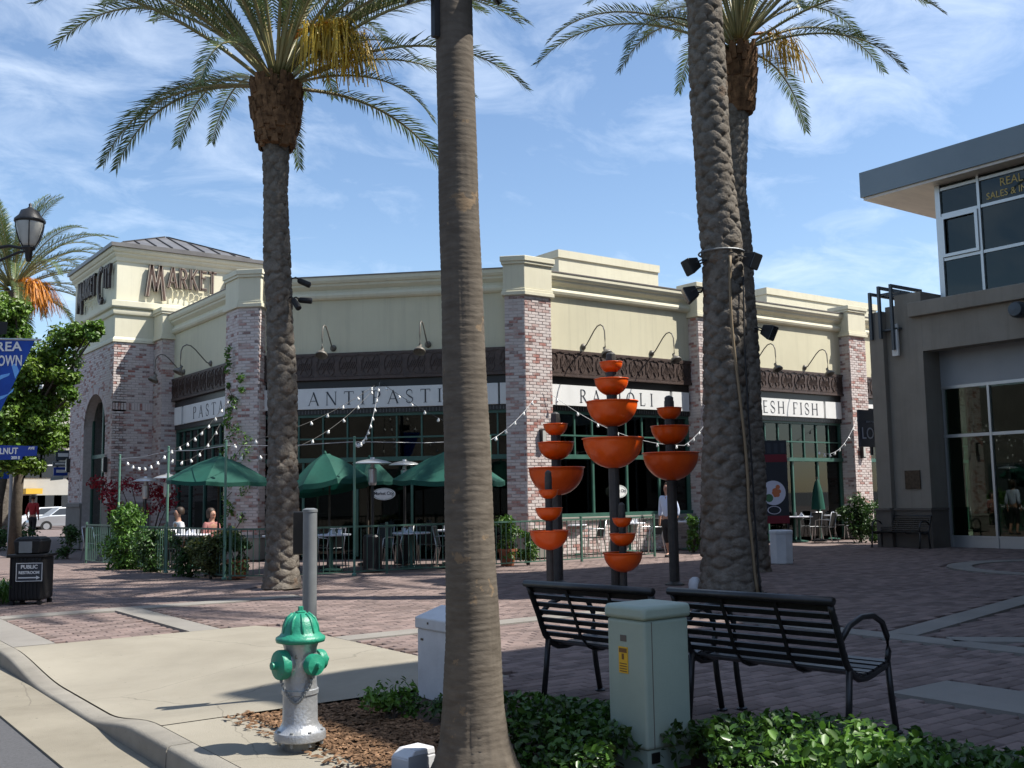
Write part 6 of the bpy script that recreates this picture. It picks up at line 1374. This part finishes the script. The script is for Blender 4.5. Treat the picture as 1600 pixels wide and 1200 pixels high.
# left verge: strappy plants and lawn
gp = MB(); rr = random.Random(9); q0 = G(2, 925)
for k in range(900):
    x = rr.uniform(2.75, 3.35); y = rr.uniform(17.3, 24); b = Vector((x, y, -.02)); a = rr.uniform(0, 6.28); l_ = rr.uniform(.2, .42); d = Vector((math.cos(a), math.sin(a), 0)); s_ = Vector((-d.y, d.x, 0))*.012
    gp.add([b-s_, b+s_, b+d*l_*.35+Vector((0, 0, l_*.85))+s_, b+d*l_*.35+Vector((0, 0, l_*.85))-s_, b+d*l_*.95+Vector((0, 0, l_*.7))], [(0, 1, 2, 3), (3, 2, 4)])
tag(stuff(gp.build('verge_grass', 'grass')), 'strappy green verge planting behind the litter bin', 'grass')
struct(MB().bx(2.72, 3.45, 17.2, 26, -.04, .006).build('lawn', 'soil'))
# ================================================================ POSTER STAND
q = G(1213, 876); dd = NH@q; t = thing('poster_stand', 'dark poster stand with red bands and a plate of food, right of the rear palm', 'poster', (q[0], q[1], 0), math.atan2(CR[1], CR[0])); k = dd/F_PX
def zof(py): return D(1213, py, dd)[2]
MB().bx(-.34, .33, 0, .03, zof(818), zof(688)).build('panel', 'poster_dark', t)
MB().bx(-.34, .33, -.004, -.0005, zof(722), zof(710)).build('band', 'poster_red', t); MB().bx(-.34, .33, -.004, -.0005, zof(818), zof(806)).build('band', 'poster_red', t)
MB().lathe([(0, 0), (.27, 0), (.27, .004), (0, .004)], (0, -.002, zof(770)), 26, 'y').build('plate_print', 'poster_plate', t)
mb = MB()
for i in range(9): a = i*.9; mb.lathe([(0, .004), (.05, .0045), (.05, .006), (0, .0065)], (.05+.06*math.cos(a)*(i/6), -.003, zof(768)+.11*math.sin(a)*(i/7)), 9, 'y')
mb.build('food_print', 'poster_food', t); MB().lathe([(0, .004), (.09, .0045), (.09, .0058), (0, .006)], (-.10, -.003, zof(778)), 12, 'y').build('salad_print', 'poster_leaf', t)
o = ring_mb(0, 0, .13, .15, 0, .004, 24); o.v = [(a, -.008-c, b*.6+zof(797)) for a, b, c in o.v]; o.build('oval_print', 'poster_plate', t)
mb = MB()
for i in range(4): mb.bx(-.25+i*.15, -.17+i*.15, -.004, -.001, zof(708), zof(692))
mb.build('lettering_print', 'ink', t); MB().bx(-.33, -.29, 0, .03, 0, zof(818)).bx(.28, .32, 0, .03, 0, zof(818)).bx(-.34, -.28, -.2, .25, 0, .03).bx(.27, .33, -.2, .25, 0, .03).build('frame', 'black_metal', t)
# ================================================================ PEOPLE
def skin_mesh(name, nodes, edges, M, parent, sub=1, root=0):
    me = bpy.data.meshes.new(name); me.from_pydata([n_[:3] for n_ in nodes], edges, []); me.update(); o = bpy.data.objects.new(name, me); COL.objects.link(o); o.parent = parent
    s_ = o.modifiers.new('skin', 'SKIN'); s_.use_smooth_shade = True
    for i, n_ in enumerate(nodes):
        r_ = n_[3]; me.skin_vertices[0].data[i].radius = (r_, n_[4] if len(n_) > 4 else r_); me.skin_vertices[0].data[i].use_root = (i == root)
    su = o.modifiers.new('sub', 'SUBSURF'); su.levels = sub; su.render_levels = sub; me.materials.append(sm(M)); return o
def person(loc, rz, label, shirt, trousers, h=1.66, pose='walk', long_hair=True, hems=.42):
    """local frame: faces -y; height h."""
    t = thing('person', label, 'person', loc, rz); k = h/1.7
    if pose == 'walk': LK, LA, RK, RA = (.09, -.07, .50), (.10, .05, .08), (-.09, .02, .50), (-.10, .14, .09); pel = .93; LE, LH = (.25, .06, 1.12), (.24, -.02, .88); RE, RH = (-.25, .05, 1.12), (-.25, .0, .87); lean = 0
    else: pel = .50; LK, LA, RK, RA = (.12, -.42, .50), (.12, -.40, .08), (-.12, -.42, .50), (-.12, -.40, .08); LE, LH = (.25, -.10, .72), (.14, -.34, .78); RE, RH = (-.25, -.10, .72), (-.10, -.32, .82); lean = -.10
    sh_ = pel+.50; nk = pel+.58; hd_ = pel+.70
    nodes = [(0, 0, pel, .13, .10), (0, lean*.5, pel+.22, .12, .09), (0, lean, pel+.42, .145, .10), (0, lean, nk, .055, .055), (0, lean-.02, hd_-.03, .068, .075), (0, lean-.02, hd_+.06, .078, .092), (0, lean-.01, hd_+.13, .06, .07),
             (.17, lean, sh_, .055), (*LE, .042), (*LH, .028), (-.17, lean, sh_, .055), (*RE, .042), (*RH, .028),
             (.09, 0, pel-.08, .085), (*LK, .06), (*LA, .038), (LA[0], LA[1]-.15, .035, .03), (-.09, 0, pel-.08, .085), (*RK, .06), (*RA, .038), (RA[0], RA[1]-.15, .035, .03), (0, lean-.115, hd_+.03, .014), (.075, lean-.01, hd_+.03, .014), (-.075, lean-.01, hd_+.03, .014)]
    edges = [(0, 1), (1, 2), (2, 3), (3, 4), (4, 5), (5, 6), (2, 7), (7, 8), (8, 9), (2, 10), (10, 11), (11, 12), (0, 13), (13, 14), (14, 15), (15, 16), (0, 17), (17, 18), (18, 19), (19, 20), (5, 21), (5, 22), (5, 23)]
    for wi in (9, 12):                     # hands: palm and five fingers
        w_ = Vector(nodes[wi][:3]); e_ = Vector(nodes[wi-1][:3]); d = (w_-e_).normalized(); s_ = Vector((0, 1, 0)).cross(d).normalized() if abs(d.y) < .9 else Vector((1, 0, 0)); f_2 = d.cross(s_).normalized()
        nodes.append((*(w_+d*.055), .022, .030)); pi = len(nodes)-1; edges.append((wi, pi))
        for j, (o_, l_) in enumerate(((-.028, .045), (-.010, .055), (.010, .05), (.027, .04))):
            a = w_+d*.085+f_2*o_; b = a+d*l_*.6-s_*.008; nodes.append((*a, .009)); nodes.append((*b, .008)); edges.append((pi, len(nodes)-2)); edges.append((len(nodes)-2, len(nodes)-1))
        a = w_+d*.035+f_2*(-.04); nodes.append((*a, .010)); nodes.append((*(a+d*.03-f_2*.008), .009)); edges.append((wi, len(nodes)-2)); edges.append((len(nodes)-2, len(nodes)-1))
    sc_ = lambda ns: [(n_[0]*k, n_[1]*k, n_[2]*k)+tuple(r_*k for r_ in n_[3:]) for n_ in ns]
    skin_mesh('body', sc_(nodes), edges, 'skin', t)
    up = [(0, 0, pel-.03, .155, .125), (0, lean*.5, pel+.2, .145, .115), (0, lean, pel+.42, .17, .125), (0, lean, pel+.52, .09, .085), (.175, lean, sh_, .075), (*LE, .06), tuple(Vector(LE).lerp(Vector(LH), .55))+(.05,), (-.175, lean, sh_, .075), (*RE, .06), tuple(Vector(RE).lerp(Vector(RH), .55))+(.05,)]
    skin_mesh('shirt', sc_(up), [(0, 1), (1, 2), (2, 3), (2, 4), (4, 5), (5, 6), (2, 7), (7, 8), (8, 9)], shirt, t)
    lo = [(0, 0, pel+.04, .145, .115), (0, 0, pel-.05, .145, .115), (.092, 0, pel-.14, .10), (*LK, .075), tuple(Vector(LK).lerp(Vector(LA), hems))+(.062,), (-.092, 0, pel-.14, .10), (*RK, .075), tuple(Vector(RK).lerp(Vector(RA), hems))+(.062,)]
    skin_mesh('trousers', sc_(lo), [(0, 1), (1, 2), (2, 3), (3, 4), (1, 5), (5, 6), (6, 7)], trousers, t)
    hr_ = MB().lathe([(0, .125), (.055, .118), (.092, .08), (.105, .03), (.104, -.03), (.085, -.13 if long_hair else -.06), (0, -.13 if long_hair else -.05)], (0, 0, 0), 16); hr_.xf(Matrix.Scale(k, 4) @ Matrix.Translation((0, lean+.035, hd_+.065))); hr_.build('hair', 'hair', t, smooth=True)
    fc = MB()
    for s_ in (-1, 1): fc.lathe([(0, -.008), (.011, 0), (0, .008)], (s_*.032*k, (lean-.108)*k, (hd_+.05)*k), 8, 'y')
    fc.build('eyes', 'ink', t); MB().bx(-.022*k, .022*k, (lean-.108)*k, (lean-.096)*k, (hd_-.012)*k, (hd_-.004)*k).build('mouth', 'shirt_red', t)
    for a_ in (LA, RA): MB().lathe([(0, 0), (.045, .004), (.05, .03), (.04, .06), (0, .065)], (0, 0, 0), 12, 'z', 2.3).xf(Matrix.Translation((a_[0]*k, (a_[1]-.06)*k, max(0, a_[2]*k-.085)))).build('shoe', 'trouser_black', t, smooth=True)
    return t
q = G(1046, 871); rcam = math.atan2(CR[1], CR[0]); w_ = person((q[0], q[1], 0), rcam-.75, 'woman in a pale blue shirt and black cropped trousers walking past the fountains', 'shirt_pale', 'trouser_black', 1.66)
q = G(50, 842); person((q[0], q[1], 0), rcam+math.pi-.1, 'person in a red shirt and dark trousers walking away down the pavement', 'shirt_red', 'trouser_black', 1.75, long_hair=False, hems=.9)
q = G(284, 886); person((q[0], q[1], 0), rcam-.9, 'dark-haired person in a white shirt seated behind the patio railing', 'white_paint', 'trouser_black', 1.68, 'sit', False, .9)
q = G(325, 885); person((q[0], q[1], 0), rcam+1.0, 'dark-haired person in a pink top seated behind the patio railing', 'shirt_pink', 'trouser_black', 1.64, 'sit', True, .9)
# ================================================================ FAR LEFT: TREES, SHOPS, CARS
def tree(name, label, base, crown_c, blobs, per, size, M, trunk_r, seed):
    t = thing(name, label, 'tree', (base[0], base[1], 0)); rr = random.Random(seed); bl = []
    for (dx, dy, dz, r) in blobs:
        c = Vector(crown_c)-Vector((base[0], base[1], 0))+Vector((dx, dy, dz))
        for k in range(5): bl.append((c.x+rr.uniform(-.6, .6)*r, c.y+rr.uniform(-.6, .6)*r, c.z+rr.uniform(-.5, .5)*r, r*.55, r*.55, r*.42))
    leaf_cloud('crown', bl, per, size, M, t, .55, .5)
    tm = MB(); c0 = Vector(crown_c)-Vector((base[0], base[1], 0)); tm.tube([(0, 0, -.05), (c0.x*.1, c0.y*.1, c0.z*.3), (c0.x*.5, c0.y*.5, c0.z*.65)], [trunk_r*1.3, trunk_r, trunk_r*.75], 9)
    for b_ in bl[::3]: tm.tube([(c0.x*.5, c0.y*.5, c0.z*.65), ((c0.x*.5+b_[0])/2, (c0.y*.5+b_[1])/2, (c0.z*.65+b_[2])/2+.1), b_[:3]], [trunk_r*.55, trunk_r*.3, .02], 6)
    tm.build('trunk', 'bark', t, smooth=True); return t
RV = Vector((CR[0], CR[1], 0)).normalized(); FV = Vector((NH[0], NH[1], 0))
def off(r_, f_, z_): v_ = RV*r_+FV*f_; return (v_.x, v_.y, z_)
tb_ = D(24, 812, 30.0); cc = D(45, 598, 29.0)
tree('street_tree', 'leafy green street tree overhanging the left side of the tower', (tb_[0], tb_[1]), cc, [(*off(0, 0, 0), 1.2), (*off(-.9, .5, .4), 1.3), (*off(.6, -.2, .9), .9), (*off(1.25, -.4, 1.15), .6), (*off(-.4, -.3, -1.1), 1.1), (*off(.35, .2, -.8), .9), (*off(1.9, -.5, 1.35), .35), (*off(-1.6, .4, -.6), 1.2), (*off(.1, 0, -1.7), .8), (*off(-1.2, 0, 1.2), 1.0), (*off(1.1, -.4, .15), .5), (*off(1.35, -.4, -.35), .35), (*off(-.4, -.6, 1.5), .8), (*off(.3, -.5, .3), .8), (*off(-.2, -.6, -1.3), .9), (*off(.6, -.4, -1.2), .6), (*off(-.9, -.5, -.4), 1.1), (*off(-.5, -.4, -2.0), .9), (*off(.2, -.3, -2.3), .6), (*off(-1.0, -.4, 2.0), .9), (*off(0, -.3, 1.7), .7)], 330, .13, 'leaf_tree', .15, 3)
tb_ = D(-10, 815, 40.0); cc = D(30, 640, 40.0)
tree('street_tree', 'yellowish-green street tree further down the left street', (tb_[0], tb_[1]), cc, [(*off(0, 0, 0), 1.5), (*off(1.2, .3, -.3), 1.1), (*off(-1.2, 0, .3), 1.5), (*off(.4, 0, -1.2), 1.1), (*off(1.9, 0, -1.0), .7), (*off(-.8, 0, -1.5), 1.2)], 300, .17, 'leaf_tree', .24, 8)
fpn = D(5, 812, 46); pf = thing('date_palm', 'distant date palm with orange fruit behind the street lamp', 'palm tree', (fpn[0], fpn[1], 0)); cz = D(5, 455, 46)[2]
date_trunk([(0, 0, 0, .4), (cz, 0, 0, .3)], 0, cz, 24, .08, .03, seed=22).build('trunk', 'date_trunk', pf, smooth=True); crown(pf, (0, 0, cz), 70, 23, 1.05, [84, 72, 60, 46, 30, 52, 12, -4, 30, 46]); 
for k in range(4): fruit(pf, (0, 0, cz+.1), math.atan2(RV.y, RV.x)-.5+k*.6, 'fruit_orange', 2.0, 130, 30+k)
# next shop north of the tower: canopy and hanging signs
ns = thing('shop_building', 'pale shop beyond the tower with a black curved awning', 'building', (11.6, 39, 0)); MB().bx(12.4, 22, 38.2, 48, 0, 6.2).build('wall', 'far_wall', ns, world=True); MB().bx(12.34, 12.399, 39.5, 46.5, .5, 2.8).build('window', 'far_glass', ns, world=True); MB().bx(12.2, 22.2, 38.0, 48.2, 6.2, 6.6).build('roof', 'flashing', ns, world=True)
aw = MB(); n = 10
for i in range(n+1):
    a = rad(90*i/n); x = 12.35-3.2*math.sin(a); z = 2.35+.75*math.cos(a)
    for y in (40.2, 42.2): aw.v.append((x, y, z))
for i in range(n): aw.f.append((2*i, 2*i+1, 2*i+3, 2*i+2))
aw.build('awning', 'black_plastic', ns, world=True); MB().tube([(12.3, 40.25, .9), (11.0, 40.25, 1.2), (9.9, 40.25, 1.9), (9.3, 40.25, 2.4)], .04, 6).build('awning_strut', 'black_metal', ns, world=True)
def hang_sign(x0, x1, y, py0, py1, M, label, txt=None):
    z1 = D(95, py0, NH[1]*y+NH[0]*x0)[2]; z0 = D(95, py1, NH[1]*y+NH[0]*x0)[2]; t = thing('hanging_sign', label, 'sign', (x0, y, z0), group='small signs beyond the tower'); bevel(MB().bx(0, x1-x0, -.03, .03, 0, z1-z0).build('panel', M, t), .01); MB().bx(.08, x1-x0-.08, -.034, -.031, (z1-z0)*.35, (z1-z0)*.7).build('print', 'sign_white' if M != 'sign_white' else 'ink', t); MB().bx(x1-x0, x1-x0+1.8, -.02, .02, (z1-z0)*.8, (z1-z0)*.9).build('bracket', 'black_metal', t)
X = lambda px, y: float(D(px, 790, 1)[0]/D(px, 790, 1)[1]*y)
hang_sign(X(84, 39), X(108, 39), 39.0, 703, 719, 'alu_dark', 'upper grey sign hanging beyond the tower corner'); hang_sign(X(80, 39.6), X(106, 39.6), 39.6, 721, 728, 'steel_grey', 'narrow sign hanging beyond the tower corner'); hang_sign(X(82, 40), X(104, 40), 40.0, 730, 743, 'sign_blue', 'small dark blue sign hanging beyond the tower corner')
fb = thing('far_building', 'pale two-storey building at the end of the left street', 'building', (16, 84, 0)); x0, x1 = X(-60, 84), X(150, 84)
MB().bx(x0, x1, 84, 92, 0, 9.2).build('wall', 'far_wall', fb, world=True); MB().bx(x0-.2, x1+.2, 83.8, 92.2, 9.2, 9.6).build('roof', 'far_white', fb, world=True)
for k in range(6):
    xx = X(8+k*26, 84); MB().bx(xx, xx+1.3, 83.95, 83.999, 3.4, 5.4).build('window', 'far_glass', fb, world=True); MB().bx(xx-.1, xx+1.4, 83.93, 83.949, 4.3, 4.4).build('window_bar', 'far_white', fb, world=True); MB().bx(xx-.1, xx+1.6, 83.95, 83.999, .2, 2.1).build('shopfront', 'far_glass', fb, world=True)
MB().bx(X(38, 83), X(64, 83), 82.6, 83.9, 2.2, 2.6).build('awning', 'yellow_awn', fb, world=True)
MB().bx(X(60, 84), X(106, 84), 83.2, 83.9, 6.0, 6.25).build('ledge', 'far_white', fb, world=True)
wbld = thing('far_building', 'white building behind the street trees, left of the tower', 'building', (20, 105, 0)); MB().bx(X(60, 105), X(200, 105), 105, 112, 0, 15).build('wall', 'far_white', wbld, world=True)
for k in range(4): MB().bx(X(70+k*20, 105), X(80+k*20, 105), 104.9, 104.99, 10.5, 13).build('window', 'far_glass', wbld, world=True)
def car(px, y, label, M):
    x = X(px, y); t = thing('parked_car', label, 'car', (x, y, -.14), 0, 'cars at the end of the street'); prof = [(-2.1, .28), (-2.15, .55), (-2.0, .78), (-1.25, .92), (-.65, 1.38), (.6, 1.42), (1.35, .98), (2.05, .86), (2.15, .55), (2.1, .28)]
    mb = MB(); n_ = len(prof); mb.add([(a, s_*.85*(1 if z < 1 else .82), z) for s_ in (-1, 1) for a, z in prof], [tuple(range(n_)), tuple(range(2*n_-1, n_-1, -1))]+[(i, n_+i, n_+(i+1) % n_, (i+1) % n_) for i in range(n_)]); bevel(mb.build('body', M, t), .05, 2)
    MB().add([(-1.1, -.86, .95), (-.6, -.74, 1.33), (.55, -.74, 1.36), (1.2, -.86, .98), (-1.1, -.80, .95), (-.6, -.70, 1.33), (.55, -.70, 1.36), (1.2, -.80, .98)], [(0, 3, 2, 1), (4, 5, 6, 7), (0, 1, 5, 4), (1, 2, 6, 5), (2, 3, 7, 6), (3, 0, 4, 7)]).build('side_window', 'far_glass', t)
    for a in (-1.35, 1.35):
        for s_ in (-1, 1): w2 = MB().lathe([(0, -.1), (.31, -.1), (.31, .1), (0, .1)], (a, s_*.8, .31), 16, 'y').build('wheel', 'tyre', t); MB().lathe([(0, -.11), (.18, -.11), (.18, .11), (0, .11)], (a, s_*.8, .31), 12, 'y').build('rim', 'alu', w2)
car(76, 70, 'white parked car at the far end of the left street', 'car_white'); car(106, 66, 'silver parked car half hidden behind the tower', 'alu')
fb2 = thing('street_banner', 'small distant blue banner on a pole in the left street', 'banner', (X(16, 36), 36, 0)); MB().tube([(0, 0, 0), (0, 0, 4)], .05, 8).build('pole', 'wire_pale', fb2); MB().bx(-.55, -.06, -.01, .01, D(14, 748, 36*NH[1]+NH[0]*X(16, 36))[2], D(14, 728, 36*NH[1]+NH[0]*X(16, 36))[2]+.1).build('cloth', 'banner_blue', fb2)
bl = []
for k in range(10): P = D(-20+k*7, 818, 34+k*.3); bl.append((P[0], P[1], .35, .5, .5, .4))
o = leaf_cloud('low_hedge', bl, 160, .12, 'leaf_mid'); tag(stuff(o), 'low dark hedge far down the left pavement', 'hedge')
